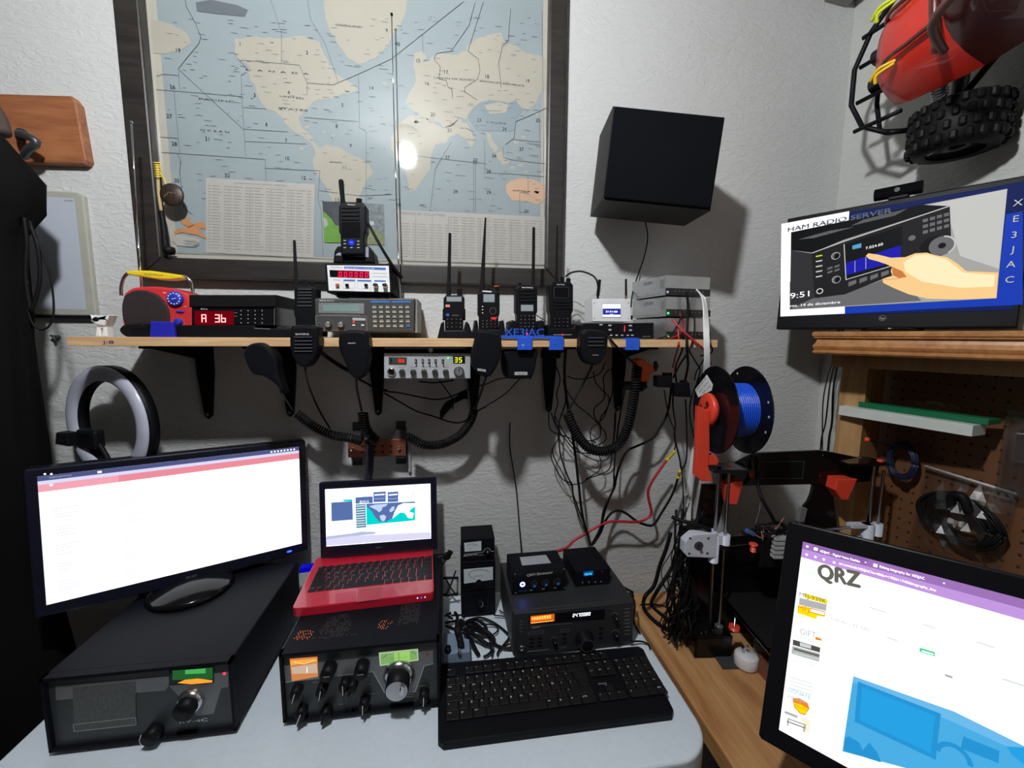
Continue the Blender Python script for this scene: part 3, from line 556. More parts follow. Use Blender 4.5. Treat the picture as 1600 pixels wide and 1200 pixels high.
I = TH.inverted(); c0 = I @ Vector((1.146, -0.92, 0)); c1 = I @ Vector((1.146, -0.07, 0)); c2 = I @ Vector((1.05, -0.10, 0))
b = B(RH @ Matrix(((1, 0, 0, 0), (0, 0, 1, 0), (0, 1, 0, 0), (0, 0, 0, 1))))
b.plate([(0.016, 0.021), (0.695, 0.021), (c0.x, c0.y), (c1.x, c1.y), (0.016, (I @ Vector((1.05, -0.1, 0))).y)][::1], 0.030, HB, HTW); b.build('top_board', t)
def HU(u, v, inw): return on(TH, u, v, inw)
pi = 0.15; xa = HU(1311, 620, pi)[0]; xb = HU(1352, 620, pi)[0]; yw = (I @ Vector((1.145, -0.2, 0)))
zbot = BZ - ZB + 0.002
b = B(RH); b.b2(xa, xb, pi, pi + 0.11, zbot, 0.03, HTP, 0.001); b.build('end_post', t)
b = B(RH); b.b2(0.02, 0.60, 0.05, 0.07, -0.03, 0.03, HTP); b.build('apron', t, 'recessed rail under the top board')
PEG = mat('pegboard_brown', (0.16, 0.07, 0.03), 0.5, nscale=6, noise=0.2); HOL = mat('peg_hole', (0.012, 0.008, 0.006), 0.8)
Wd = lambda x, y, z: I @ Vector((x, y, z))
b = B(RH @ I @ Matrix(((0, 1, 0, 1.134), (-1, 0, 0, 0), (0, 0, 1, 0), (0, 0, 0, 1))))
# local x = distance from the back wall, front faces -x of the room
b.b2(0.165, 1.05, 0.0, 0.006, BZ + 0.002, ZB - 0.02, PEG)
for i in range(34):
    for j in range(28):
        x_, z_ = 0.18 + i * 0.0254, BZ + 0.02 + j * 0.0254
        if z_ < ZB - 0.03: b.disc(x_, z_, 0.0032, -0.0004, HOL, 8)
b.b2(0.165, 1.05, -0.008, 0.0, BZ + 0.18, BZ + 0.184, PEG); b.build('pegboard', t)
# planks across the opening
d3 = Vector((0.21, -0.978, 0)).normalized()
A = PY(1311, 634, -0.236); A2 = PY(1310, 648, -0.236)
WPK = mat('white_plank', (0.62, 0.66, 0.63), 0.4); GPK = mat('green_plank', (0.005, 0.14, 0.055), 0.35)
Tp = basis(A2, d3, (0, 0, 1)); xe = on(Tp, 1520, 670)[0]
b = B(); b.b2(0, xe, 0.0, 0.05, 0, (A - A2).length, WPK, 0.001)
t = thing('white_plank', 'thin white plank laid across the hutch opening under the green strip', 'plank', Tp); b.build('plank', t)
zg = (A - A2).length; A3 = on(Tp, 1345, 632, 0.035)
t = thing('green_plank', 'green plastic strip lying on the white plank in the hutch', 'plank', Tp); b = B(); xg = on(Tp, 1548, 664, 0.035)[0]
b.b2(A3[0], xg, 0.025, 0.075, zg + 0.0005, zg + 0.011, GPK, 0.001); b.b2(A3[0], xg, 0.025, 0.028, zg + 0.011, zg + 0.014, GPK); b.build('strip', t)
# crumpled clear bag on the green strip
rb = random.Random(5); vs = []; nx, ny = 16, 8; x0 = on(Tp, 1405, 630, 0.04)[0]; x1 = on(Tp, 1498, 640, 0.04)[0]
for i in range(nx):
    for j in range(ny):
        vs.append((x0 + (x1 - x0) * i / (nx - 1), 0.03 + 0.05 * j / (ny - 1), zg + 0.016 + 0.018 * math.sin(PI * j / (ny - 1)) * (0.6 + 0.5 * rb.random()) * math.sin(PI * (i + 1) / (nx + 1)) ** 0.5))
b = B(Tp).raw(vs, [[i * ny + j, i * ny + j + 1, (i + 1) * ny + j + 1, (i + 1) * ny + j] for i in range(nx - 1) for j in range(ny - 1)], glassy('bag_film', alpha=0.16, rough=0.12))
solo(b, 'clear_bag', 'crumpled clear plastic bag lying on the green strip in the hutch', 'bag')
# bag with a cable coil, hanging on the pegboard
def pegT(u, v, x=1.118): p = PX(u, v, x); return Matrix(((0, 1, 0, p.x), (-1, 0, 0, p.y), (0, 0, 1, p.z), (0, 0, 0, 1)))
Tb = pegT(1500, 800); c = [on(Tb, *q) for q in ((1446, 728), (1590, 772), (1560, 905), (1415, 870))]
def quadgrid(c, nx, ny, amp, seed, y0=0.0):
    r_ = random.Random(seed); vs = []
    for i in range(nx + 1):
        for j in range(ny + 1):
            s, q = i / nx, j / ny; x = (c[0][0] * (1 - s) + c[1][0] * s) * (1 - q) + (c[3][0] * (1 - s) + c[2][0] * s) * q; z = (c[0][1] * (1 - s) + c[1][1] * s) * (1 - q) + (c[3][1] * (1 - s) + c[2][1] * s) * q
            vs.append((x, y0 - amp * math.sin(PI * s) * math.sin(PI * q) * (0.8 + 0.4 * r_.random()), z))
    return vs, [[i * (ny + 1) + j, i * (ny + 1) + j + 1, (i + 1) * (ny + 1) + j + 1, (i + 1) * (ny + 1) + j] for i in range(nx) for j in range(ny)]
t = thing('zip_bag', 'clear zip bag hanging on the pegboard behind the right hand monitor', 'bag', Tb)
vs, fs = quadgrid(c, 14, 12, 0.05, 4); B().raw(vs, fs, glassy('bag_film2', (0.82, 0.82, 0.84), alpha=0.13, rough=0.3)).build('film', t)
b = B(); b.tube([(c[0][0], -0.002, c[0][1]), (c[1][0], -0.002, c[1][1])], 0.003, mat('zip_white', (0.5, 0.5, 0.52), 0.4), 6, sm=False); b.build('zip', t)
b = B(); cx, cz = on(Tb, 1500, 815, -0.02); rr = random.Random(9)
for k in range(16):
    R = 0.036 + 0.034 * rr.random(); dx, dz = rr.uniform(-0.012, 0.012), rr.uniform(-0.008, 0.008)
    b.tube([(cx + dx + R * 1.15 * math.cos(a * PI / 8), -0.012 - 0.004 * math.sin(a) - 0.0015 * (k % 6), cz + dz + R * 0.8 * math.sin(a * PI / 8)) for a in range(17)], 0.0032, RUB, 6, 2)
b.tube([(cx - 0.012, -0.03, cz + 0.03), (cx - 0.01, -0.034, cz + 0.055), (cx + 0.008, -0.034, cz + 0.06), (cx + 0.02, -0.03, cz + 0.03)], 0.009, RUB, 8)
b.b2(cx - 0.012, cx - 0.004, -0.036, -0.03, cz - 0.006, cz + 0.004, WHT); b.b2(cx + 0.008, cx + 0.014, -0.036, -0.03, cz - 0.006, cz + 0.005, WHT)
o_ = b.build('cable_coil'); o_.matrix_world = Tb; tag(o_, 'coiled black cable with white tags inside the clear zip bag', 'cable')
# hanging coil left of the bag
Tc = pegT(1400, 720); b = B(); cx, cz = on(Tc, 1408, 720, -0.02); DBL = mat('dark_blue_wire', (0.012, 0.018, 0.05), 0.4)
for k in range(12):
    R = 0.035 + 0.014 * rr.random(); b.tube([(cx + R * 0.75 * math.cos(a * PI / 6), -0.014 - 0.0018 * (k % 5), cz + R * math.sin(a * PI / 6)) for a in range(13)], 0.0026, DBL, 6, 2)
b.b2(cx + 0.004, cx + 0.018, -0.024, -0.018, cz - 0.05, cz - 0.044, STL)
o_ = b.build('cable_coil'); o_.matrix_world = Tc; tag(o_, 'dark blue cable coil hanging on the pegboard below the white plank', 'cable')
Tc = pegT(1355, 687, 1.0); o_ = B().sphere((0, 0, 0), 0.006, RPR).cyl((0, 0, 0), (0.05, 0.03, -0.005), 0.002, BLK).build('screwdriver'); o_.matrix_world = Tc; tag(o_, 'small tool with a red tip poking out under the white plank', 'tool')
# clear container at the right edge
Tk = pegT(1590, 740, 1.07); p = on(Tk, 1590, 672); q = on(Tk, 1590, 725); t = thing('clear_case', 'clear plastic case hanging on the pegboard at the right edge', 'case', Tk)
CLR = glassy('clear_plastic', (0.82, 0.83, 0.84), alpha=0.18, rough=0.2)
B().b2(p[0], p[0] + 0.1, -0.01, 0.03, q[1], p[1], CLR, 0.006).build('box', t)
p = on(Tk, 1574, 640, 0.03); B().b2(p[0], p[0] + 0.13, 0.028, 0.03, q[1] - 0.07, p[1], CLR).build('sleeve', t)
# ================================================================ wide monitor on the hutch with webcam
TM = basis(CAM + (Vector((1.064, 0.084, 1.533)) - CAM) * 0.832, (0.527, -0.85, 0.0), (0.018, 0.11, 0.994))
t = thing('computer_monitor', 'monitor standing on the hutch, showing a radio touched by a finger', 'monitor', TM)
s = lambda u, v, y=0.0: on(TM, u, v, y); Q = lambda pts: [s(*q) for q in pts]
mw = s(1598, 380)[0]; mh = s(1221, 350)[1]
b = B(); b.plate([(-0.008, -0.034), (mw + 0.009, -0.034), (mw + 0.009, mh + 0.012), (-0.008, mh + 0.012)], 0.001, 0.03, BLK, 0.003); b.build('housing', t)
b = B(); lc = s(1379, 497); b.ring(lc[0], lc[1], 0.0058, 0.0068, -0.0005, MGR, 20); b.text('hp', lc[0], lc[1] - 0.003, 0.006, -0.0005, LGR); b.build('logo', t)
DBLU = E('scr_navy', (0.006, 0.015, 0.10), 0.9); MBLU = E('scr_blue', (0.01, 0.05, 0.50), 0.9); SWH = E('scr_white', (1, 0.99, 0.96), 1.3); SGR = E('scr_grey', (0.42, 0.42, 0.40), 0.9); SBK = E('scr_black', (0.008, 0.009, 0.011), 0.6)
SDK = E('scr_dark', (0.035, 0.035, 0.04), 0.9); SKN = E('scr_skin', (0.95, 0.62, 0.27), 1.0); SKL = E('scr_skin_light', (1.0, 0.82, 0.50), 1.05); SKD = E('scr_skin_dark', (0.60, 0.20, 0.05), 1.0); SLG = E('scr_light', (0.62, 0.62, 0.60), 0.9); SMG = E('scr_mid', (0.16, 0.16, 0.17), 0.9)
b = B(); b.rect(0, 0, mw, mh, 0.0, DBLU)
b.flat(Q([(1572, 335), (1598, 330), (1598, 476), (1470, 482), (1320, 490), (1321, 480), (1557, 466)]), -0.0002, MBLU)
b.flat(Q([(1221, 350), (1327, 330), (1326, 345), (1236, 363), (1234, 484), (1320, 478), (1320, 490), (1219.5, 494.5)]), -0.0002, SWH)
b.flat(Q([(1236, 363), (1444, 320), (1574, 295), (1557, 466), (1234, 484)]), -0.0003, SGR)
b.flat(Q([(1440, 322), (1574, 295), (1561, 420), (1500, 400), (1480, 330)]), -0.0004, SLG)
b.flat(Q([(1234, 440), (1330, 455), (1400, 430), (1440, 470), (1234, 484)]), -0.0004, SMG)
b.flat(Q([(1236, 363), (1327, 344), (1440, 320), (1482, 322), (1318, 375), (1270, 395), (1236, 391)]), -0.0005, SBK)      # radio top
for k in range(5): b.line(Q([(1250 + k * 5, 374 - k * 0.5), (1300 + k * 8, 360 - k * 1.2)]), 0.0012, -0.0007, SMG); b.line(Q([(1332 + k * 4, 352 - k * 2), (1400 + k * 4, 336 - k * 2.2)]), 0.0012, -0.0007, SMG)
b.flat(Q([(1236, 391), (1268, 396), (1273, 465), (1234, 483)]), -0.0006, SDK)                 # side
b.flat(Q([(1268, 396), (1320, 376), (1484, 321), (1486, 368), (1480, 396), (1320, 460), (1273, 466)]), -0.0006, E('scr_front', (0.018, 0.018, 0.02), 0.8))
b.line(Q([(1270, 395), (1320, 377), (1484, 322)]), 0.0022, -0.0008, SLG)
b.flat(Q([(1319, 382), (1410, 353), (1409, 408), (1322, 437)]), -0.0008, SBK); b.line(Q([(1319, 382), (1322, 437), (1392, 416)]), 0.0018, -0.001, SLG)
b.flat(Q([(1322, 411), (1408, 383), (1408, 407), (1322, 430)]), -0.0010, E('scr_wf', (0.01, 0.01, 0.42), 1.0)); b.line(Q([(1336, 408), (1336, 425)]), 0.001, -0.0012, SLG); b.line(Q([(1353, 402), (1353, 420)]), 0.001, -0.0012, SLG)
b.flat(Q([(1332, 384), (1346, 380), (1346, 387), (1332, 390)]), -0.0012, E('scr_cyan', (0.1, 0.35, 0.6), 1))
def stext(b, tx, a, c, h, y, m, px=None):   # text between two photo pixels along its baseline
    A_, C_ = px(*a), px(*c); b.text(tx, A_[0], A_[1], h, y, m, 'L', math.atan2(C_[1] - A_[1], C_[0] - A_[0]), w=math.hypot(C_[0] - A_[0], C_[1] - A_[1]))
stext(b, '7.024.60', (1353, 390), (1380, 383), 0.006, -0.0012, SWH, s)
for (u, v, r) in ((1306, 400, 9), (1307, 437, 9)):
    c = s(u, v); b.disc(c[0], c[1], 0.009, -0.0012, SMG); b.disc(c[0] + 0.004, c[1] - 0.001, 0.0075, -0.0014, SBK); b.ring(c[0], c[1], 0.008, 0.009, -0.0015, SLG)
c = s(1472, 384); b.disc(c[0] - 0.012, c[1], 0.022, -0.0012, SBK); b.disc(c[0], c[1], 0.0205, -0.0014, SMG); b.ring(c[0], c[1], 0.018, 0.021, -0.0016, SLG, a0=-1, a1=1.5); b.disc(c[0], c[1], 0.006, -0.0016, SBK)
c = s(1425, 372); b.disc(c[0], c[1], 0.006, -0.0012, SMG); c = s(1281, 455); b.disc(c[0], c[1], 0.0075, -0.0012, SLG); b.disc(c[0], c[1], 0.005, -0.0014, SBK)
for i in range(4):
    for j in range(3): b.flat(Q([(1442 + i * 11, 343 + j * 9 - i * 3), (1450 + i * 11, 341 + j * 9 - i * 3), (1450 + i * 11, 346 + j * 9 - i * 3), (1442 + i * 11, 348 + j * 9 - i * 3)]), -0.0012, SMG)
for i in range(5): b.flat(Q([(1326 + i * 17, 441 - i * 5), (1338 + i * 17, 437 - i * 5), (1338 + i * 17, 443 - i * 5), (1326 + i * 17, 448 - i * 5)]), -0.0012, SMG)
for j in range(5): b.flat(Q([(1275, 400 + j * 8), (1285, 398 + j * 8), (1285, 400 + j * 8), (1275, 402 + j * 8)]), -0.0012, SLG if j else E('scr_lime', (0.6, 0.7, 0.02), 1))
for i in range(2):
    for j in range(2): b.flat(Q([(1293 + i * 11, 419 + j * 6 - i * 3), (1301 + i * 11, 416 + j * 6 - i * 3), (1301 + i * 11, 419 + j * 6 - i * 3), (1293 + i * 11, 422 + j * 6 - i * 3)]), -0.0012, SMG)
hand = [(1353, 400), (1357, 396), (1372, 398), (1392, 403), (1415, 402), (1430, 396), (1448, 395), (1462, 399), (1480, 402), (1496, 412), (1510, 424), (1560, 426), (1557, 466), (1500, 468), (1450, 467), (1420, 460), (1396, 450), (1380, 442), (1379, 436), (1388, 433), (1395, 432), (1392, 424), (1394, 417), (1385, 413), (1370, 408), (1358, 405)]
b.flat(Q(hand), -0.0018, SKN); b.flat(Q([(1430, 399), (1450, 398), (1480, 406), (1505, 426), (1555, 430), (1553, 448), (1500, 450), (1440, 440), (1415, 425), (1412, 410)]), -0.0020, SKL)
b.flat(Q([(1394, 417), (1410, 424), (1417, 433), (1405, 435), (1395, 430)]), -0.0021, SKD); b.line(Q([(1380, 437), (1400, 436), (1414, 433)]), 0.001, -0.0021, SKD)
stext(b, 'HAM RADIO SERVER', (1231, 363), (1393, 333), 0.012, -0.0022, SMG, s); stext(b, 'HAM RADIO SERVER', (1232, 362), (1394, 332), 0.011, -0.0024, E('scr_txt', (0.10, 0.12, 0.2), 0.9), s)
stext(b, '9:51', (1235, 467), (1265, 463), 0.0145, -0.0022, SWH, s); stext(b, 'ves, 14 de diciembre', (1234, 480), (1313, 474), 0.0065, -0.0022, SWH, s)
for ch, u, v in zip('XE3JAC', (1590, 1587, 1584, 1581, 1579, 1577), (322, 347, 372, 395, 418, 442)):
    c = s(u, v); b.text(ch, c[0] + 0.0008, c[1] - 0.0008, 0.0125, -0.0022, SBK); b.text(ch, c[0], c[1], 0.0125, -0.0024, SLG)
b.build('screen', t)
st = on(TM, 1393, 505, 0.02); b = B(); b.b2(st[0] - 0.03, st[0] + 0.03, 0.03, 0.05, ZB + HB + 0.012 - TM.translation.z, 0.06, BLK, 0.004); b.build('neck', t)
b = B(); zf = ZB + HB - TM.translation.z; b.lathe([(0, 0.001), (0.055, 0.001), (0.058, 0.004), (0.054, 0.010), (0.03, 0.014), (0, 0.014)], (st[0], 0.035, zf), (0, 0, 1), GBK, 36); b.build('foot', t)
c = on(TM, 1404, 292, 0.01); t = thing('webcam', 'black bar webcam clipped on top of the hutch monitor', 'webcam', TM @ Matrix.Translation((c[0], 0.01, mh + 0.012)))
B().cyl((-0.041, 0, 0.019), (0.041, 0, 0.019), 0.0135, BLK, seg=24).build('body', t); B().disc(0, 0.019, 0.005, -0.0137, GBK).build('lens', t); B().b2(-0.015, 0.02, -0.008, 0.015, 0.0, 0.008, BLK, 0.002).build('clip', t)
for k, (pts, r) in enumerate((((( 1313, 505), (1306, 560), (1297, 600), (1290, 660), (1282, 705)), 0.0022), (((1318, 505), (1310, 560), (1302, 610), (1300, 660), (1294, 705)), 0.003), (((1310, 505), (1302, 560), (1293, 590), (1286, 630), (1285, 700)), 0.0018))):
    solo(B().tube([PY(u, v, -0.10 - 0.02 * k) for u, v in pts] + [PY(pts[-1][0], pts[-1][1] + 150, -0.1 - 0.02 * k)], r, RUB, 6), 'monitor_cable', 'black cable hanging from the hutch monitor down the corner of the room', 'cable', 'cables hanging from the hutch monitor')
# ================================================================ on the plank shelf
def sh(u, yf, z=SZ): return Matrix.Translation(Vector((PY(u, 528, yf).x, yf, z)))
def pq(T, pts, y=0.0): return [on(T, u, v, y) for u, v in pts]
RLED = E('led_red', (1.0, 0.015, 0.04), 4.0); RDG = E('digit_red', (1.0, 0.35, 0.35), 2.6); RHL = E('halo_red', (0.30, 0.0, 0.008), 0.5); RLD2 = E('digit_crimson', (1.0, 0.02, 0.10), 1.6); GLED = E('led_green', (0.05, 1.0, 0.15), 2.5); BLED = E('led_blue', (0.02, 0.05, 1.0), 6.0); WLED = E('led_white', (0.9, 0.92, 1.0), 2.5); YLD = E('digit_yellow', (0.85, 1.0, 0.02), 2.0); AMB = E('amber_glow', (1.0, 0.28, 0.03), 1.5)
# white toy figure
T = sh(164, -0.19); t = thing('toy_figure', 'small white dog figurine with a dark eye patch on the left end of the plank', 'figurine', T)
P = lambda pts: pq(T, pts)
B().plate(P([(147, 492), (151, 496), (159, 493), (167, 494), (174, 497), (175, 492), (177, 493), (173, 502), (170, 509), (163, 509), (155, 507), (149, 501), (150, 498)]), -0.012, 0.012, WHT, 0.003).build('head', t)
a = on(T, 158, 499); B().sphere((a[0], -0.012, a[1]), 0.0055, BLK, (1, 0.5, 0.8)).build('eye_patch', t)
b = B(); b.plate(P([(156, 508), (170, 508), (169, 513), (157, 513)]), -0.008, 0.01, WHT, 0.002)
b.build('body', t)
for u in (158, 168): b = B(); b.plate(P([(u - 3, 512), (u + 3, 512), (u + 4.5, 524), (u + 4.5, 526), (u - 5, 526), (u - 4, 523)]), -0.008, 0.008, WHT, 0.002).build('leg', t)
# red portable radio
T = sh(243, -0.16); t = thing('portable_radio', 'red portable radio with a yellow handle and blue dials', 'radio', T); P = lambda pts: pq(T, pts)
def arc_outline(pts, n=6): return [(p.x, p.z) for p in smooth_path([(x, 0, z) for x, z in pts] + [(pts[0][0], 0, pts[0][1])], n)][:-1]
out = arc_outline(P([(193, 459), (205, 450), (225, 447.5), (250, 448), (275, 452), (291, 460), (299, 480), (302, 500), (297, 516), (285, 526), (245, 528), (205, 526), (194, 515), (189, 490)]))
B().plate(out, -0.0, 0.055, RED, 0.006, 3).build('case', t)
so = arc_outline(P([(196, 462), (212, 454), (232, 455), (250, 463), (262, 478), (266, 497), (262, 513), (248, 521), (222, 522), (203, 515), (194, 498), (192, 478)]))
B().plate(so, -0.004, 0.0, mat('grille_dark', (0.02, 0.010, 0.012), 0.5, bump=0.6, bscale=700), 0.003).build('speaker_grille', t)
BLD = mat('dial_blue', (0.02, 0.04, 0.45), 0.35)
a = on(T, 275, 467); r = 0.0155; o_ = B().lathe([(r, 0), (r, 0.004), (r * 0.9, 0.006), (0, 0.006)], (a[0], -0.001, a[1]), (0, -1, 0), BLD, 28).build('tuning_dial', t)
b = B()
for k in range(12): b.disc(a[0] + r * 0.72 * math.cos(k * PI / 6), a[1] + r * 0.72 * math.sin(k * PI / 6), r * 0.1, -0.0075, WPR, 8)
b.line([(a[0] - 0.004, a[1] - 0.001), (a[0] + 0.004, a[1] + 0.001)], 0.001, -0.0075, WPR).build('dial_marks', o_)
a = on(T, 280, 503); b = B(); b.knob(a[0], a[1], 0.0075, 0.008, BLD)
for k in range(9): q = -0.3 + k * PI * 0.22; b.disc(a[0] + 0.0115 * math.cos(q), a[1] + 0.0115 * math.sin(q), 0.0006, -0.0015, WPR, 6)
b.build('volume_knob', t)
a = on(T, 282, 487); b = B(); b.sphere((a[0], -0.001, a[1]), 0.0085, BLD, (1, 0.3, 0.3)); b.build('band_switch', t); b = B(); b.text('FM', on(T, 258, 459)[0], on(T, 258, 459)[1], 0.0035, -0.0012, WPR); b.text('AM', on(T, 290, 480)[0], on(T, 290, 480)[1], 0.0025, -0.0012, WPR); b.build('band_lettering', t)
b = B(); hy = 0.03
for pts in ([(190, 462), (190, 448), (194, 434), (201, 427), (212, 426)], [(302, 462), (300, 447), (296, 438), (290, 433), (282, 431)]):
    q = pq(T, pts, hy); b = B(); b.tube([(x, hy, z) for x, z in q], 0.0035, CHR, 10); b.build('handle_rod', t)
q = pq(T, [(203, 425), (215, 423.5), (240, 424), (270, 428), (289, 431), (289, 436), (270, 438), (250, 437), (225, 433), (205, 430)], hy)
o_ = B().plate(q, hy - 0.012, hy + 0.012, YEL, 0.003).build('handle_grip', t)
a = on(T, 247, 430.5, hy); B().text('RadioShack', a[0], a[1] - 0.0015, 0.0034, hy - 0.0125, mat('ink_brown', (0.12, 0.08, 0.02), 0.6), w=0.036, rot=-0.05).build('lettering', o_)
b = B(); q = [(on(T, u, v, 0.04)[0], 0.04, on(T, u, v, 0.04)[1]) for u, v in ((224, 490), (221, 448), (214, 350), (205.5, 191))]
b.tube(q[0:2], 0.0028, CHR, 8, sm=False); b.tube(q[1:3], 0.0022, CHR, 8, sm=False); b.tube(q[2:4], 0.0016, CHR, 8, sm=False); b.sphere(q[3], 0.003, CHR); b.build('antenna', t)
T = sh(200, -0.19); a = pq(T, [(186, 514), (192, 508), (205, 506), (225, 507), (228, 526), (200, 527), (188, 520)])
solo(B().plate(arc_outline(a, 4), 0, 0.02, BLK2, 0.003), 'desk_clip', 'lumpy black plastic clip in front of the red portable radio', 'clip').matrix_world = T
# flat black box, display unit on it
T = sh(345, -0.20); t = thing('flat_box', 'long flat black box under the unit with red digits', 'box', T); a = pq(T, [(203, 527), (480, 527), (480, 514), (400, 513), (396, 508), (270, 508), (203, 511)])
B().plate(a, 0, 0.15, BLK, 0.002).build('case', t)
B().line(pq(T, [(398, 513), (422, 514)]), 0.0008, -0.0006, GPR).build('trim_line', t)
z1 = on(T, 300, 508)[1] + SZ + 0.0005
T = Matrix.Translation(Vector((PY(362, 490, -0.195).x, -0.195, z1))); t = thing('display_unit', 'black unit with red glowing digits A 36 beside the red radio', 'display unit', T); P = lambda pts: pq(T, pts)
a = P([(299, 480), (430, 480), (430, 508), (299, 508)]); B().plate(a, 0.0, 0.12, GBK, 0.002).build('front_panel', t)
a = P([(297, 461), (432, 461), (432, 480), (297, 480)]); B().plate(a, -0.004, 0.13, BLK2, 0.002).build('top_case', t)
b = B(); q = P([(305, 486), (366, 486), (366, 507.5), (305, 507.5)]); b.flat(q, -0.0015, RHL)  # red halo of the digits, put in as a faintly glowing flat patch
a = on(T, 317, 503); sevenseg(b, 'A', a[0], a[1], 0.0145, -0.003, RDG, slant=0.05); a = on(T, 338, 503); sevenseg(b, '3', a[0], a[1], 0.0145, -0.003, RDG, slant=0.05); a = on(T, 347.5, 503); sevenseg(b, 'b', a[0], a[1], 0.0145, -0.003, RDG, slant=0.05)
b.build('digits', t)
b = B(); a = on(T, 320, 484); b.text('RCA', a[0], a[1], 0.003, -0.0012, WPR, w=0.013); b.line(P([(357, 489), (371, 489)]), 0.0006, -0.0012, GPR); b.line(P([(357, 494), (371, 494)]), 0.0006, -0.0012, GPR)
for i in range(4):
    for j in range(4): a = on(T, 377 + i * 11, 485.5 + j * 6.3); b.disc(a[0], a[1], 0.0012, -0.0012, GPR, 8)
b.line(P([(429, 482), (429, 508)]), 0.001, -0.0012, MGR); b.build('button_marks', t)
# ---- handheld radios
def hand_radio(label, u0, u1, vt, vb, yf, ant, scr=None, lines=None, keys=None, knobs=(), brand=None, depth=0.03, extra=None, z0=None, wide=None, name='handheld_radio', group=None):
    T = sh((u0 + u1) / 2, yf) if z0 is None else Matrix.Translation(Vector((PY((u0 + u1) / 2, 500, yf).x, yf, z0)))
    t = thing(name, label, 'handheld radio', T, group); P = lambda pts, y=0.0: pq(T, pts, y)
    c = (u1 - u0) * 0.12; m = (u0 + u1) / 2; H = vb - vt
    body = P([(u0 + c, vt), (u1 - c, vt), (u1, vt + c * 1.2), (u1, vt + H * 0.55), (u1 - c * 0.5, vt + H * 0.62), (u1 - c * 0.6, vb), (u0 + c * 0.6, vb), (u0 + c * 0.5, vt + H * 0.62), (u0, vt + H * 0.55), (u0, vt + c * 1.2)])
    B().plate(body, 0, depth, BLK, 0.004, 3).build('body', t)
    if wide: B().plate(P([(u0 - wide, vt + H * 0.36), (u1 + wide, vt + H * 0.36), (u1 + wide, vt + H * 0.66), (u0 - wide, vt + H * 0.66)]), 0.006, depth - 0.004, BLK2, 0.003).build('grip_panel', t)
    (ub, vb_, ut, vt_, r0, r1) = ant; ya = depth * 0.6
    a = on(T, ub, vb_, ya); e = on(T, ut, vt_, ya); b = B(); A_ = Vector((a[0], ya, a[1])); E_ = Vector((e[0], ya, e[1]))
    b.cyl(A_, A_.lerp(E_, 0.18), r0, RUB, r0 * 0.9); b.cyl(A_.lerp(E_, 0.18), E_, r0 * 0.8 if r1 < r0 else r0 * 0.9, RUB, r1); b.sphere(E_, r1, RUB, seg=10); b.build('antenna', t)
    for (ku, kv, kh, kr, km) in knobs:
        a = on(T, ku, kv, ya); e = on(T, ku, kv - kh, ya); b = B(); b.cyl((a[0], ya, a[1]), (e[0], ya, e[1]), kr, BLK, kr * 0.92)
        if km: b.cyl((e[0], ya, e[1]), (e[0], ya, e[1] + 0.0015), kr, km)
        b.build('knob', t)
    if scr: b = B(); q = P([(scr[0], scr[1]), (scr[2], scr[1]), (scr[2], scr[3]), (scr[0], scr[3])]); b.flat([(x + (0.001 if i in (1, 2) else -0.001), z + (0.001 if i < 2 else -0.001)) for i, (x, z) in enumerate(q)], -0.0006, DGR); b.flat(q, -0.001, scr[4]); b.build('screen', t)
    if lines:
        b = B()
        for v in lines[2]: b.plate(P([(lines[0], v), (lines[1], v), (lines[1] - 0.8, v + lines[3]), (lines[0] + 0.8, v + lines[3])]), -0.0022, 0.0, lines[4] if len(lines) > 4 else BLK2, 0.0005)
        b.build('speaker_grille', t)
    if keys:
        b = B()
        for i in range(keys[4]):
            for j in range(keys[5]):
                u = keys[0] + (keys[2] - keys[0]) * (i + 0.5) / keys[4]; v = keys[1] + (keys[3] - keys[1]) * (j + 0.5) / keys[5]
                a = on(T, u, v); mm = keys[6](i, j) if len(keys) > 6 else WPR; b.b2(a[0] - 0.0035, a[0] + 0.0035, -0.0015, 0, a[1] - 0.002, a[1] + 0.002, BLK2)
                b.text('1234567890*#'[(j * keys[4] + i) % 12], a[0], a[1] - 0.001, 0.0022, -0.0017, mm)
        b.build('keypad', t)
    if brand: a = on(T, brand[1], brand[2]); B().text(brand[0], a[0], a[1], brand[3], -0.0012, WPR, w=brand[4]).build('lettering', t)
    if extra: extra(T, t, P)
    return T, t
def charger(label, pts, yf, depth, led=None, group=None):
    T = sh(sum(p[0] for p in pts) / len(pts), yf); t = thing('charger_dock', label, 'charger', T, group)
    B().plate(pq(T, pts), 0, depth, BLK, 0.003, 2).build('body', t)
    if led: a = on(T, led[0], led[1]); B().line(pq(T, [(led[0] - 14, led[1]), (led[0] + 14, led[1])]), 0.0012, -0.0008, GPR).sphere((a[0], -0.001, a[1]), 0.0017, RLED, seg=8).build('light', t)
    return T
MGL = mat('grille_grey', (0.05, 0.052, 0.06), 0.3)
def ex888(T, t, P):
    b = B(); b.flat(P([(462, 508), (493, 508), (493, 515), (462, 515)]), -0.001, mat('label_bluegrey', (0.05, 0.055, 0.09), 0.3)); b.build('label_plate', t)
hand_radio('slim black handheld radio with a grey ribbed front between the red digits and the scanner', 459, 495, 447, 529, -0.17, (463, 450, 460, 377, 0.0052, 0.003), None, (465, 488, (451, 456, 460.5, 465.5, 471, 477), 2.2, MGL), None, ((476, 449, 12, 0.0045, None), (489, 449, 9, 0.004, None)), extra=ex888)
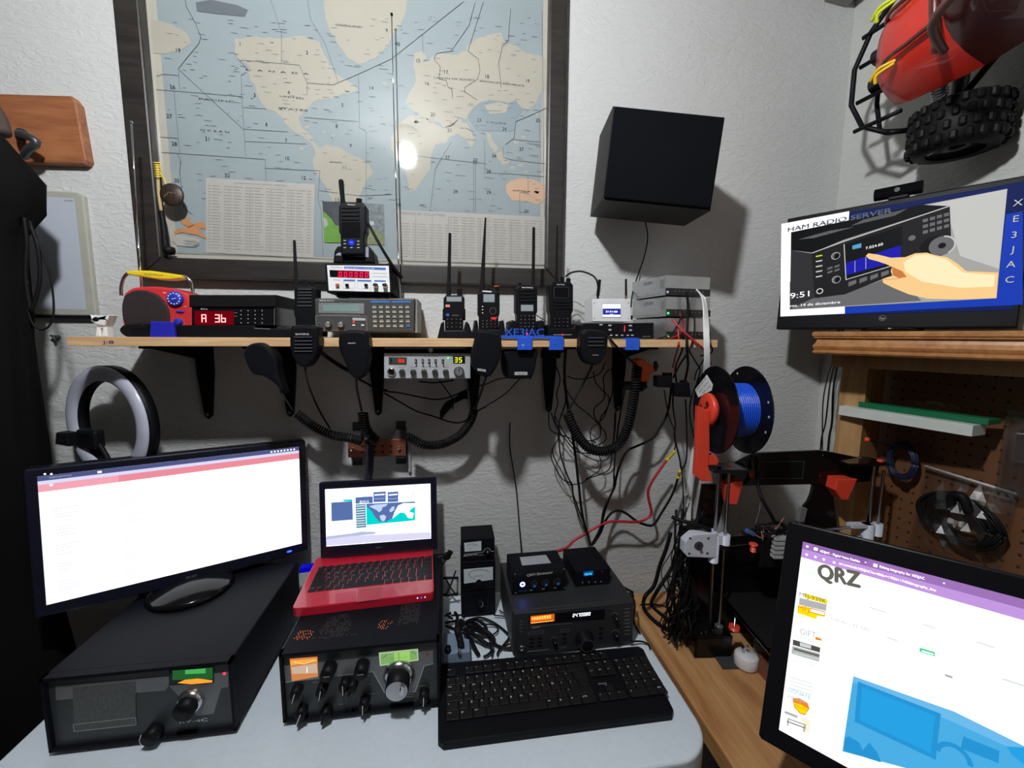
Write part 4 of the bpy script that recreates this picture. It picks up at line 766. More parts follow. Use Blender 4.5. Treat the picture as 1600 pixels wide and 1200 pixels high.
# scanner
T = sh(575, -0.17); t = thing('scanner_radio', 'dark grey desktop scanner with a keypad and green display', 'scanner', T); P = lambda pts, y=0: pq(T, pts, y)
SCN = mat('scanner_grey', (0.045, 0.047, 0.047), 0.5)
B().plate(P([(490, 466), (648, 466), (647, 519), (493, 517)]), 0, 0.012, SCN, 0.003).build('front_panel', t)
B().plate(P([(492, 467), (652, 467), (652, 520), (494, 518)], 0.012), 0.012, 0.15, mat('scanner_case', (0.22, 0.22, 0.21), 0.5), 0.0).build('case', t)
b = B(); b.flat(P([(498, 473), (569, 474), (569, 490), (498, 489)]), -0.001, ALU); b.flat(P([(505, 476), (562, 476.5), (562, 487), (505, 486)]), -0.0015, LCD); b.build('display', t)
b = B(); a = on(T, 511, 471); b.text('REALISTIC', a[0], a[1], 0.003, -0.0008, WPR, w=0.03); a = on(T, 532, 492); b.text('25/950 PROGRAMMABLE SCANNER', a[0], a[1] - 0.001, 0.0018, -0.0008, GPR, w=0.085)
BLB = mat('label_blue', (0.04, 0.17, 0.45), 0.5); b.flat(P([(579, 470), (609, 470), (609, 473), (579, 473)]), -0.0008, BLB); b.flat(P([(612, 470), (642, 470), (642, 473), (612, 473)]), -0.0008, BLB)
b.frame(*P([(493, 491)])[0][:1], P([(493, 516)])[0][1], P([(573, 494)])[0][0], P([(493, 493)])[0][1], 0.0006, -0.0008, GPR); b.flat(P([(551, 496.5), (571, 497), (571, 501), (551, 500.5)]), -0.0008, LGR); b.build('panel_print', t)
KEY = mat('key_beige', (0.42, 0.40, 0.32), 0.5)
b = B()
for i in range(6):
    for j in range(5):
        a = on(T, 585 + i * 10.3 + j * 0.3, 480.5 + j * 7.3); b.b2(a[0] - 0.0042, a[0] + 0.0042, -0.002, 0, a[1] - 0.0022, a[1] + 0.0022, BLB if (i, j) == (5, 4) else KEY, 0.0005, 1); b.line([(a[0] - 0.003, a[1] + 0.004), (a[0] + 0.003, a[1] + 0.004)], 0.0007, -0.0008, GPR)
        b.text('123456789*0#'[(i + j * 3) % 12], a[0], a[1] - 0.001, 0.002, -0.0022, PK)
b.build('keypad', t)
for u in (514, 534): a = on(T, u, 507); b = B(); b.knob(a[0], a[1], 0.0065, 0.014, STL, cap=ALU); b.build('knob', t)
b = B(); a = on(T, 499, 507); b.disc(a[0], a[1], 0.002, -0.001, GBK); b.ring(a[0], a[1], 0.002, 0.003, -0.001, MGR).build('jack', t)
for u in (553, 567): a = on(T, u, 508); B().b2(a[0] - 0.003, a[0] + 0.003, -0.002, 0, a[1] - 0.0015, a[1] + 0.0015, WHT).build('switch', t)
a = on(T, 553, 503); B().disc(a[0], a[1], 0.0018, -0.0015, RLED, 10).build('lamp', t)
b = B(); ya = 0.12; q = [(on(T, u, v, ya)[0], ya, on(T, u, v, ya)[1]) for u, v in ((625, 474), (621, 360), (616, 200), (612, 24))]
b.tube(q[0:2], 0.0024, CHR, 8, sm=False); b.tube(q[1:3], 0.0018, CHR, 8, sm=False); b.tube(q[2:4], 0.0012, CHR, 8, sm=False); b.cyl(q[3], (q[3][0], ya, q[3][2] + 0.004), 0.003, GBK); b.build('antenna', t)
# frequency counter on the scanner
z1 = SZ + on(T, 570, 465.5)[1]
T = Matrix.Translation(Vector((PY(560, 450, -0.18).x, -0.18, z1))); t = thing('frequency_counter', 'white faced frequency counter with red digits standing on the scanner', 'test instrument', T); P = lambda pts, y=0: pq(T, pts, y)
B().plate(P([(507, 411), (609, 412), (614, 458), (510.5, 457)]), 0, 0.12, BLK2, 0.002).build('case', t)
for u in (533, 600): a = on(T, u, 458); B().b2(a[0] - 0.013, a[0] + 0.009, 0.01, 0.035, 0.0, a[1] + 0.002, BLK2, 0.002).build('foot', t)
b = B(); b.flat(P([(511, 414.5), (607.5, 415.5), (609.5, 456.5), (514, 454)]), -0.001, WHT); b.build('faceplate', t)
b = B(); b.flat(P([(515, 422), (577, 424), (577.5, 435), (516, 433)]), -0.0015, GBK); b.flat(P([(528, 423), (577, 424.5), (577.5, 434.5), (528, 433)]), -0.0018, E('panel_crimson', (0.30, 0.0, 0.02), 0.8))
for k in range(6): a = on(T, 530.5 + k * 8.2, 432.2 + k * 0.15); sevenseg(b, '0', a[0], a[1], 0.0092, -0.003, RLD2, slant=0.06)
a = on(T, 528, 432.5); b.disc(a[0], a[1], 0.0006, -0.003, RLD2, 8); b.build('display', t)
BLP = mat('panel_blue', (0.02, 0.12, 0.50), 0.5)
b = B(); b.flat(P([(538, 416.3), (603, 418.5), (603, 422), (538, 420)]), -0.0014, BLP); stext(b, 'FREQUENCY COUNTER', (540, 419.7), (586, 421.2), 0.0028, -0.0018, WPR, lambda u, v: on(T, u, v)); stext(b, 'GOLDSTAR', (517, 418.6), (536, 419.4), 0.0024, -0.0018, PK, lambda u, v: on(T, u, v))
for (u0, u1, v) in ((537, 555, 437), (559, 580, 437.5), (585, 603, 438)):
    b.flat(P([(u0, v), (u1, v + 0.4), (u1, v + 2.6), (u0, v + 2.2)]), -0.0014, BLP)
    if u0 < 580: b.line(P([(u0, v), (u1, v + 0.4), (u1, v + 14), (u0, v + 13.5), (u0, v)]), 0.0004, -0.0014, GPR)
stext(b, 'POWER', (522, 438.3), (532, 438.5), 0.0018, -0.0018, PK, lambda u, v: on(T, u, v))
for (u, v) in ((582, 427), (582, 432)): b.line(P([(u, v), (u + 22, v + 0.6)]), 0.0007, -0.0014, GPR)
b.build('panel_print', t)
for (u, m_) in ((528, mat('switch_orange', (0.4, 0.08, 0.03), 0.5)), (543, GBK), (572.5, GBK)): a = on(T, u, 446); B().b2(a[0] - 0.0035, a[0] + 0.0035, -0.006, 0, a[1] - 0.003, a[1] + 0.003, m_, 0.0005).build('switch', t)
for u in (587.5, 602): a = on(T, u, 446.5); b = B(); b.lathe([(0.0055, 0), (0.0055, 0.004), (0.0045, 0.004), (0.0045, 0.014), (0.0035, 0.014), (0.0035, 0.008), (0, 0.008)], (a[0], -0.001, a[1]), (0, -1, 0), STL, 20); b.build('socket', t)
# handheld in its dock on the counter
z2 = z1 + on(T, 560, 411)[1] + 0.0005
T = Matrix.Translation(Vector((PY(541, 400, -0.17).x, -0.17, z2))); t = thing('charger_dock', 'black and silver charging cradle on top of the frequency counter', 'charger', T); P = lambda pts, y=0: pq(T, pts, y)
B().plate(P([(522, 392), (527, 384), (576, 384), (583, 394), (586, 411), (520, 411)]), 0, 0.055, BLK, 0.004).build('body', t)
B().flat(P([(528, 395), (570, 396), (571, 386), (576, 386), (576, 402), (524, 399)]), -0.0006, mat('silver_band', (0.30, 0.31, 0.36), 0.3)).build('band', t)
def exz(T, t, P):
    a = on(T, 549.5, 379.5); b = B(); b.disc(a[0], a[1], 0.0066, -0.0022, E('button_blue', (0.02, 0.04, 0.9), 0.9)); b.text('PTT', a[0], a[1] - 0.001, 0.0022, -0.0026, WPR); b.build('blue_button', t)
    b = B(); b.flat(P([(534, 347), (563, 347), (563, 371), (534, 371)]), -0.001, GBK); b.build('screen', t)
    b = B()
    for (u, v) in ((539, 376), (539, 381), (539, 387), (549.5, 387), (560, 377), (560, 382), (560, 387)): a = on(T, u, v); b.line([(a[0] - 0.002, a[1]), (a[0] + 0.002, a[1])], 0.001, -0.0012, WPR)
    b.build('key_marks', t)
zz = z2 + 0.012
hand_radio('tall black handheld radio with a round blue button, topmost above the frequency counter', 529, 572, 316, 398, -0.185, (536, 318, 533, 284, 0.0058, 0.0055), None, (533, 562, (323, 329, 335, 341), 3), None, ((561, 320, 9, 0.0065, None),), ('TIDRADIO', 549, 321, 0.0022, 0.016), z0=zz, extra=exz, depth=0.032)
b = B(); yy = -0.15; b.tube([PY(572, 345, yy), PY(580, 358, yy - 0.02), PY(592, 380, yy - 0.025), PY(605, 402, yy - 0.02), PY(617, 420, yy - 0.01), PY(628, 434, yy)], 0.0028, RUB, 8, taper=0.004); b.tube([PY(628, 434, yy), PY(622, 430, yy), PY(606, 412, yy)], 0.003, RUB, 8)
solo(b, 'programming_cable', 'black cable slanting from the topmost handheld down past the frequency counter', 'cable')
# the row of four docked handhelds
charger('black wedge charging cradle under the handheld with the orange button', [(683, 529), (689, 505), (693, 502), (694, 516), (725, 516), (729, 502), (733, 506), (741, 529)], -0.165, 0.09)
def ex5r(T, t, P):
    b = B(); b.flat(P([(696, 476), (703, 476), (703, 480), (696, 480)]), -0.0012, mat('key_orange', (0.7, 0.25, 0.2), 0.5)); b.flat(P([(697, 490), (702, 490), (702, 494), (697, 494)]), -0.0012, mat('key_blue', (0.03, 0.08, 0.5), 0.5)); a = on(T, 712, 493.5); b.text('BAOFENG', a[0], a[1], 0.002, -0.0012, GPR, w=0.015); b.build('side_keys', t)
hand_radio('black handheld radio with a thick antenna, leftmost of the docked row', 693, 726, 461, 520, -0.155, (701, 463, 703, 366, 0.0058, 0.0035), (698, 464, 721, 471, LCD2), None, (696, 496, 723, 514, 4, 3), ((718, 462, 9, 0.006, BLK2),), wide=1.5, extra=ex5r, depth=0.034)
charger('black charging cradle of the handheld with red keys', [(738, 529), (741, 514), (743, 500), (746, 501), (748, 515), (780, 515), (783, 501), (787, 500), (789, 512), (791, 529)], -0.16, 0.08)
def ex2(T, t, P):
    b = B(); b.flat(P([(767, 495.5), (777, 495.5), (774, 499.5), (767, 499)]), -0.0012, mat('key_red', (0.75, 0.02, 0.03), 0.5)); b.disc(*on(T, 770, 486), 0.008, -0.0012, MGR, 24); b.disc(*on(T, 770, 486), 0.0072, -0.0015, BLK2, 24)
    for j in range(3): a = on(T, 754, 479 + j * 5); b.b2(a[0] - 0.0015, a[0] + 0.0015, -0.0012, 0, a[1] - 0.001, a[1] + 0.001, WPR)
    b.flat(P([(754, 454), (768, 455), (768, 457), (754, 456)]), -0.0012, WPR); b.build('button_pad', t)
RK = mat('key_red2', (0.75, 0.1, 0.12), 0.5)
hand_radio('black handheld radio with the tallest antenna and red keys in its dock', 747, 781, 454, 520, -0.15, (753, 456, 758.5, 341, 0.0068, 0.002), (755.5, 460, 772.5, 472, LCD2), None, (751, 499, 777, 513, 4, 3, lambda i, j: RK if i == 3 else WPR), ((776, 456, 8, 0.0065, ORG), (763, 455, 4, 0.004, None)), extra=ex2, depth=0.034)
charger('black cradle with a red light behind the blue call sign letters', [(797, 529), (797, 503), (801, 500), (806, 502), (807, 515), (840, 515), (841, 502), (847, 500), (851, 503), (851, 529)], -0.155, 0.08, None)
hand_radio('black handheld radio with a small grey screen behind the blue call sign letters', 806, 840, 446, 520, -0.148, (833, 449, 834, 357, 0.0052, 0.0035), (814, 476.5, 833, 486, LCD2), (811, 836, (452, 457.5, 463, 468.5), 3), (811, 491, 836, 513, 4, 4), ((812, 448, 6, 0.005, None),), ('BAOFENG', 824, 450.5, 0.0032, 0.0265), depth=0.034)
T = charger('black cradle with a red light, rightmost of the docked row', [(857, 529), (856, 508), (859, 506), (861, 513), (895, 513), (899, 506), (904, 507), (907, 529)], -0.175, 0.085, (879, 523))
hand_radio('black handheld radio with a blank screen, rightmost of the docked row', 858, 896, 440, 522, -0.145, (869, 442, 870.5, 353, 0.0045, 0.0022), (866, 449, 888, 465, GBK), (865, 892, (470, 475, 480), 2.6), (864, 495, 890, 512, 4, 3), ((878, 442, 9, 0.005, None), (888, 442, 7, 0.006, None)), ('BAOFENG', 876, 445.5, 0.0025, 0.019), depth=0.034)
# mobile radio with white buttons
T = sh(965, -0.205); t = thing('mobile_radio', 'flat black mobile radio with white buttons and a red channel digit', 'radio', T); P = lambda pts, y=0: pq(T, pts, y)
B().plate(P([(907, 508), (914, 504.5), (1022, 504.5), (1022, 528.5), (907, 528.5)]), 0, 0.14, BLK, 0.003).build('case', t)
b = B()
for (u, v) in ((939, 507.5), (953, 508.5), (953, 515.5), (985, 509), (985, 516), (955, 524), (963.5, 524), (972, 524), (981, 524), (988, 524)): a = on(T, u, v); w_ = 0.0045 if v < 520 else 0.0038; b.sphere((a[0], -0.0005, a[1]), w_, LGR, (1, 0.3, 0.5), 12)
b.build('buttons', t)
b = B(); a = on(T, 971.5, 517.5); b.flat(P([(969, 507), (978, 507), (978, 519), (969, 519)]), -0.001, GBK); sevenseg(b, '1', a[0], a[1], 0.012, -0.002, RLED, slant=0.0); b.build('digit', t)
a = on(T, 1010, 526.5); B().text('KENWOOD', a[0], a[1], 0.0024, -0.0012, GPR, w=0.02).build('lettering', t)
# white hotspot box
z1 = SZ + on(T, 955, 504)[1] + 0.0008
T = Matrix.Translation(Vector((PY(955, 490, -0.17).x, -0.17, z1))); t = thing('hotspot_box', 'small white box with a clock screen standing on the flat mobile radio', 'electronics box', T); P = lambda pts, y=0: pq(T, pts, y)
B().plate(P([(925.5, 467), (985, 467), (986, 503), (926, 502.5)]), 0, 0.06, WHT, 0.0015).build('case', t)
b = B(); b.flat(P([(940.5, 474.5), (970, 474.5), (970, 496), (940.5, 496)]), -0.001, LGR); b.flat(P([(941.5, 475.5), (969, 475.5), (969, 495), (941.5, 495)]), -0.0013, WLED)
b.flat(P([(941.5, 482), (969, 482), (969, 492), (941.5, 492)]), -0.0016, E('oled_navy', (0.02, 0.03, 0.35), 1)); a = on(T, 955, 488.3); b.text('21:51:00', a[0], a[1], 0.0042, -0.002, WLED, w=0.03); a = on(T, 955, 480.5); b.text('XE3JAC', a[0], a[1], 0.0034, -0.002, mat('ink_navy', (0.02, 0.02, 0.1), 0.5), w=0.026); a = on(T, 955, 491.7); b.text('14/12/23', a[0], a[1], 0.0018, -0.002, WLED); b.build('screen', t)
b = B()
for (u, v) in ((928.5, 473.5), (982, 473.5), (928.5, 497), (982, 497.5)): a = on(T, u, v); b.disc(a[0], a[1], 0.0014, -0.0008, MGR, 10)
b.build('screws', t)
for (u, ut, vt, r) in ((934, 937, 437, 0.0042), (978, 978, 436, 0.0028)):
    a = on(T, u, 467, 0.02); e = on(T, ut, vt, 0.02); b = B(); b.cyl((a[0], 0.02, a[1]), (a[0], 0.02, a[1] + 0.008), 0.003, COP if u > 950 else STL); b.cyl((a[0], 0.02, a[1] + 0.008), (e[0], 0.02, e[1]), r, RUB, r * 0.9); b.build('antenna', t)
a = on(T, 988, 496); B().b2(a[0] - 0.003, a[0] + 0.003, 0.004, 0.03, a[1] - 0.005, a[1] + 0.005, BLK).build('usb_stick', t)
solo(B().tube([PY(935, 460, -0.15), PY(933, 440, -0.15), PY(925, 430, -0.14), PY(908, 424, -0.13), PY(893, 426, -0.12), PY(884, 432, -0.10)], 0.0022, RUB, 7), 'antenna_lead', 'black lead arching from the white box to behind the rightmost handheld', 'cable')
solo(B().tube([PY(926, 485, -0.13), PY(910, 478, -0.06), PY(895, 472, -0.04), PY(875, 495, -0.03), PY(855, 502, -0.03), PY(838, 492, -0.04)], 0.0013, MGR, 6), 'thin_wire', 'thin grey wire on the wall behind the two rightmost handhelds', 'wire')
# three silver metal cases stacked
def metal_case(label, L, Cc, R, yb, marks):
    # L: left-back px (top,bottom), Cc: corner px, R: right px; faces: left side receding, right front
    pc_t, pc_b = PY(*Cc[0], -0.19), PY(*Cc[1], -0.19); pr_t = PY(*R[0], -0.175); pl_t = PY(*L[0], yb)
    H = pc_t.z - pc_b.z; T = Matrix.Translation(Vector((pc_t.x, -0.19, pc_b.z)))
    t = thing('metal_case', label, 'power supply', T); dx, dy = pr_t.x - pc_t.x, pr_t.y - pc_t.y; lx, ly = pl_t.x - pc_t.x, pl_t.y - pc_t.y
    base = [(0, 0), (dx, dy), (dx + lx, dy + ly), (lx, ly)]
    vs = [(x, y, 0) for x, y in base] + [(x, y, H) for x, y in base]
    B().raw(vs, [(0, 1, 5, 4), (1, 2, 6, 5), (2, 3, 7, 6), (3, 0, 4, 7), (4, 5, 6, 7), (3, 2, 1, 0)], ALU).build('case', t)
    N = Vector((lx, ly, 0)).normalized(); TS = basis((lx, ly, 0), -N, (0, 0, 1)); W_ = math.hypot(lx, ly)
    b = B(TS)
    for k in range(18): b.rect(W_ * (0.15 + 0.04 * k), H * 0.08, W_ * (0.15 + 0.04 * k) + 0.0018, H * 0.12, -0.0006, DGR)
    for k in range(4): b.rect(W_ * 0.86 + k * 0.004, H * 0.35, W_ * 0.86 + k * 0.004 + 0.0012, H * 0.8, -0.0006, MGR)
    for k, (s, q) in enumerate(((0.25, 0.3), (0.5, 0.2), (0.6, 0.45), (0.7, 0.35), (0.8, 0.92), (0.83, 0.2))): b.disc(W_ * s, H * q, 0.0012, -0.0006, DGR, 8)
    b.text(marks, W_ * 0.5, H * 0.68, H * 0.16, -0.0008, PK, w=0.038); b.build('side_panel', t)
    FN = Vector((dx, dy, 0)).normalized(); TF = basis((0, 0, 0), FN, (0, 0, 1)); WF = math.hypot(dx, dy)
    b = B(TF); b.b2(0, WF, -0.003, 0, 0.0, H * 0.36, mat('terminal_black', (0.02, 0.02, 0.02), 0.5))
    for k in range(8): b.disc(WF * (0.2 + 0.09 * k), H * 0.22, 0.0018, -0.0035, MGR, 8)
    b.build('terminal_strip', t)
    B(TF).b2(0.001, 0.006, -0.004, -0.002, H * 0.1, H * 0.2, GLED if 'topmost' not in label else WHT).build('status_light', t)
    return T
metal_case('silver vented metal case, lowest of the three in the stack', ((989, 503), (989, 528)), ((1042, 497), (1043, 529.5)), ((1110, 500), (1110, 529)), -0.05, 'CH 3')
metal_case('silver vented metal case, middle one of the stack of three', ((989, 474), (989, 502)), ((1042, 463.5), (1042, 494)), ((1110, 470), (1110, 497)), -0.05, 'J-19 SD4')
metal_case('silver vented metal case, topmost of the stack of three', ((988, 446), (988, 473)), ((1041, 430), (1042, 461)), ((1110, 432), (1110, 466)), -0.05, 'CH SD4')
# blue printed clamps and call sign
def clampm(b, T, u0, u1, v0, v1, dep=0.02):
    q = pq(T, [(u0, v1), (u1, v1), (u1, v0), (u0, v0)]); x0_, z0_ = q[0]; x1_, z1_ = q[2]
    b.b2(x0_, x1_, -0.006, -0.0005, 1.4335 - SZ, z1_, BLU, 0.001); b.b2(x0_, x1_, -0.0005, dep, 1.4335 - SZ, 1.4395 - SZ, BLU); b.b2(x0_, x1_, -0.0005, dep, 0.0005, max(z1_, 0.004), BLU)
    b.line([(x0_ + 0.009, z0_ + 0.010), (x0_ + 0.013, z0_ + 0.006), (x0_ + 0.015, z0_ + 0.011)], 0.0008, -0.0065, WPR if u0 < 830 else mat('ink_blue', (0.01, 0.03, 0.2), 0.5))
T = sh(820, SHY); t = thing('call_sign', 'blue printed XE3JAC letters on a strip with two clamps over the plank edge', 'sign', T); P = lambda pts, y=0: pq(T, pts, y)
b = B(); q = P([(783, 529), (880, 529), (878, 525), (783, 524)]); b.plate(q, -0.004, 0.012, BLU, 0.0).build('strip', t)
for (u0, u1) in ((808, 831), (858, 880)): b = B(); clampm(b, T, u0, u1, 527, 545); b.build('clamp', t)
a = on(T, 788, 524.3); e = on(T, 850, 524.3); vs_, fs_, x0_, x1_, z0_, z1_ = text_mesh('XE3JAC'); b = B(); k = 0.0165 / 0.7; kx = (e[0] - a[0]) / (x1_ - x0_)
for yy in (-0.003, 0.001): b.raw([(a[0] + (v.x - x0_) * kx, yy, a[1] - 0.0005 + v.y * k) for v in vs_], fs_, BLU)
b.build('letters', t)
B().sphere((on(T, 823, 522)[0], -0.0045, on(T, 823, 522)[1]), 0.002, RLED, seg=8).build('light', t)
T = sh(988, SHY); t = thing('shelf_clamp', 'blue printed clamp on the plank edge below the mobile radio', 'clamp', T); b = B(); clampm(b, T, 977, 998, 530, 546); b.build('clamp_body', t)
T = sh(253, SHY + 0.01); t = thing('blue_block', 'blue plastic block on the plank in front of the red radio', 'block', T); B().plate(pq(T, [(233, 528), (273, 528), (270, 503), (235, 502)]), 0, 0.008, mat('block_blue', (0.02, 0.02, 0.42), 0.4), 0.002).build('body', t)
# ================================================================ hanging under the plank shelf
T = Matrix.Translation((PY(667, 572, -0.21).x, -0.21, PY(667, 591.5, -0.21).z))
t = thing('mobile_transceiver', 'silver faced citizens band radio with a yellow 35 hung beneath the plank', 'radio', T); P = lambda pts, y=0: pq(T, pts, y)
B().plate(P([(600.5, 552), (735, 552), (735, 591.5), (600.5, 591.5)], 0.004), 0.004, 0.16, BLK2, 0.001).build('case', t)
SFC = mat('chrome_face', (0.62, 0.64, 0.68), 0.3, 0.35)
B().plate(P([(600, 552), (735, 552), (735, 591.5), (600, 591.5)]), 0.0, 0.004, SFC, 0.0015).build('faceplate', t)
b = B(); b.flat(P([(607.5, 558), (635.5, 558.5), (635.5, 569.5), (607.5, 569)]), -0.0012, CHR); b.flat(P([(609, 559.5), (634, 560), (634, 568), (609, 567.5)]), -0.0016, mat('meter_dark', (0.05, 0.06, 0.05), 0.4)); b.flat(P([(622, 560.5), (632, 561), (632, 567), (622, 566.5)]), -0.002, E('meter_red', (0.9, 0.05, 0.03), 0.7)); b.flat(P([(610.5, 560.5), (612.5, 560.5), (612.5, 566.5), (610.5, 566)]), -0.002, GBK); b.build('signal_meter', t)
for u in (649.7, 660.4, 670.5, 680.7, 692): a = on(T, u, 564); B().b2(a[0] - 0.0026, a[0] + 0.0026, -0.002, 0, a[1] - 0.005, a[1] + 0.004, BLK, 0.001).cyl((a[0], -0.002, a[1]), (a[0], -0.009, a[1] - 0.003), 0.0012, CHR, 0.0018, 8).build('toggle', t)
a = on(T, 700.4, 559.5); B().disc(a[0], a[1], 0.0022, -0.0015, GLED, 12).build('green_light', t)
b = B(); b.flat(P([(708, 556.5), (726.5, 556.5), (726.5, 567.5), (708, 567.5)]), -0.0012, GBK); a = on(T, 711, 565.7); sevenseg(b, '35', a[0], a[1], 0.0098, -0.002, YLD, gap=0.0095, slant=0.03); b.build('channel_display', t)
a = on(T, 612, 581); B().lathe([(0.0095, 0), (0.0095, 0.004), (0.0075, 0.006), (0.0065, 0.006), (0.0065, 0.002), (0, 0.002)], (a[0], 0, a[1]), (0, -1, 0), CHR).disc(a[0], a[1], 0.0064, -0.0024, GBK).build('mic_socket', t)
for u in (628.4, 645.8, 662.7, 679.6, 696.4): a = on(T, u, 581); B().knob(a[0], a[1], 0.0066, 0.010, DGR, cap=CHR).build('knob', t)
a = on(T, 717, 580.6); B().knob(a[0], a[1], 0.0115, 0.012, DGR, mark=CHR, cap=MGR).build('channel_knob', t)
b = B(); a = on(T, 673, 557); b.text('29 LTD CLASSIC', a[0], a[1], 0.0022, -0.0006, DGR, w=0.03)
for u in (628, 645, 663, 680, 697): a = on(T, u, 573.5); b.line([(a[0] - 0.006, a[1]), (a[0] + 0.006, a[1])], 0.0006, -0.0006, MGR)
b.build('panel_print', t)
q = P([(597, 552), (738, 552)]); zt = 1.4335 - T.translation.z; B().b2(q[0][0], q[1][0], 0.02, 0.06, q[0][1] + 0.001, zt - 0.001, BLK2, 0.001).build('mounting_bracket', t)
a = on(T, 673, 547); B().cyl((a[0], 0.0, a[1]), (a[0], 0.018, a[1]), 0.005, CHR).build('bracket_screw', t)
# hand microphones hung on the shelf edge
def mic(name, label, yf, outline, depth=0.03, grille=None, brand=None, plate_=None, lead=None, n=4, clip=None):
    us = [p[0] for p in outline]; vs_ = [p[1] for p in outline]
    p = PY(sum(us) / len(us), min(vs_), yf); T = Matrix.Translation(p); t = thing(name, label, 'microphone', T)
    B().plate(arc_outline(pq(T, outline), n), 0, depth, BLK, 0.006, 3).build('body', t)
    if grille:
        b = B()
        for v in grille[2]: b.plate(pq(T, [(grille[0], v), (grille[1], v), (grille[1] - 1, v + 2), (grille[0] + 1, v + 2)]), -0.003, 0.0, MGL, 0.0006)
        b.build('speaker_grille', t)
    if plate_: B().plate(pq(T, plate_), -0.0015, 0.0, LGR).build('name_plate', t)
    if brand: a = on(T, brand[1], brand[2]); B().text(brand[0], a[0], a[1], brand[3], -0.0022, WPR if not plate_ else PK, w=brand[4]).build('lettering', t)
    if clip: a = on(T, *clip); B().b2(a[0] - 0.01, a[0] + 0.01, depth, depth + 0.006, a[1] - 0.01, a[1] + 0.012, STL, 0.001).build('hang_clip', t)
    return T, t
mic('hand_microphone', 'black speaker microphone with a curved ribbed front hung left of the scanner', -0.27, [(455, 509), (492, 509), (497, 520), (496, 548), (488, 565), (479, 574), (469, 574), (461, 566), (453, 548), (452, 520)], 0.032, (460, 489, (526, 532, 537.5, 543, 548)), ('BAOFENG', 473, 523.5, 0.0034, 0.025))
mic('hand_microphone', 'black microphone hung tilted, farthest left under the plank', -0.245, [(379, 553), (385, 541), (397, 536), (411, 537), (425, 549), (432, 563), (434, 582), (441, 606), (443, 616), (430, 602), (412, 590), (396, 586), (386, 573)], 0.03, clip=None)
mic('hand_microphone', 'rounded glossy black desk microphone hung in front of the scanner', -0.27, [(531, 520), (540, 516), (565, 516), (574, 522), (577, 545), (575, 570), (568, 588), (558, 593), (546, 586), (539, 568), (531, 550), (528, 533)], 0.036, None, ('astatic', 550, 537, 0.003, 0.015))
mic('hand_microphone', 'squarish black microphone hung right of the silver faced radio', -0.275, [(745, 518), (752, 515), (780, 521), (784, 538), (782, 558), (775, 576), (764, 589), (750, 586), (738, 572), (736, 555), (741, 535)], 0.034, None, ('COBRA', 752.5, 579, 0.0018, 0.01), [(746, 575.5), (759, 577.5), (759, 581), (746, 579)])
mic('hand_microphone', 'black microphone with a silver name plate below the blue call sign letters', -0.22, [(786, 547), (800, 546), (828, 546), (840, 547), (838, 568), (833, 588), (822, 592), (797, 592), (788, 586), (785, 568)], 0.03, None, ('KENWOOD', 814, 584.5, 0.0018, 0.016), [(804, 581), (824, 581), (824, 586), (804, 586)])
mic('hand_microphone', 'black ribbed microphone hung under the flat mobile radio', -0.27, [(909, 521), (918, 515), (935, 516), (948, 520), (951, 530), (948, 550), (941, 565), (928, 571), (915, 565), (908, 548)], 0.032, (918, 944, (527, 533, 539)), ('KENWOOD', 930, 555.5, 0.002, 0.014))
# orange clamp
T = Matrix.Translation(PY(1005, 585, -0.15)); t = thing('spring_clamp', 'orange and black clamp hung beneath the right part of the plank', 'clamp', T)
B().plate(arc_outline(pq(T, [(994, 563), (1004, 560.5), (1014, 567), (1024, 578), (1016, 586), (1014, 596), (1000, 596), (1001, 582), (995, 572)]), 3), 0, 0.03, ORG, 0.004).build('handle', t)
B().plate(pq(T, [(976, 598), (1011, 597), (1012, 606), (1004, 612), (978, 609)]), 0.0, 0.03, BLK2, 0.002).build('jaw', t)
a = on(T, 1022, 572, 0.02); B().lathe([(0.0, 0), (0.013, 0.0), (0.014, 0.006), (0, 0.012)], (a[0], 0.02, a[1]), (1, -0.3, 0), mat('brown_pad', (0.10, 0.05, 0.03), 0.5)).build('pad', t)
# relay modules
for (pts, lab) in (([(1028, 588), (1050, 587), (1050, 606), (1028, 605)], 'small black relay block, the upper of two hung among the wires at right'), ([(1057, 600), (1078, 598), (1080, 621), (1058, 620)], 'small black relay block, the lower of two beside the filament spool')):
    T = Matrix.Translation(PY(pts[0][0], pts[0][1], -0.17)); t = thing('relay_block', lab, 'relay', T)
    B().plate(pq(T, pts), 0, 0.025, BLK, 0.002).build('body', t); u = pts[1][0] - 2
    B().plate(pq(T, [(u - 8, pts[0][1] - 5), (u, pts[0][1] - 5), (u, pts[0][1] + 2), (u - 8, pts[0][1] + 2)]), 0.004, 0.018, BLK2, 0.001).build('socket', t)
# connectors on the shelf underside
b = B()
for u in (852, 862, 873): p = PY(u, 552, -0.2); b.b2(p.x - 0.005, p.x + 0.005, -0.2, -0.17, p.z - 0.012, p.z + 0.008, BLK2, 0.002)
solo(b, 'cable_connector', 'row of black plugs under the plank behind the second blue clamp', 'connector', loc=PY(862, 552, -0.19))
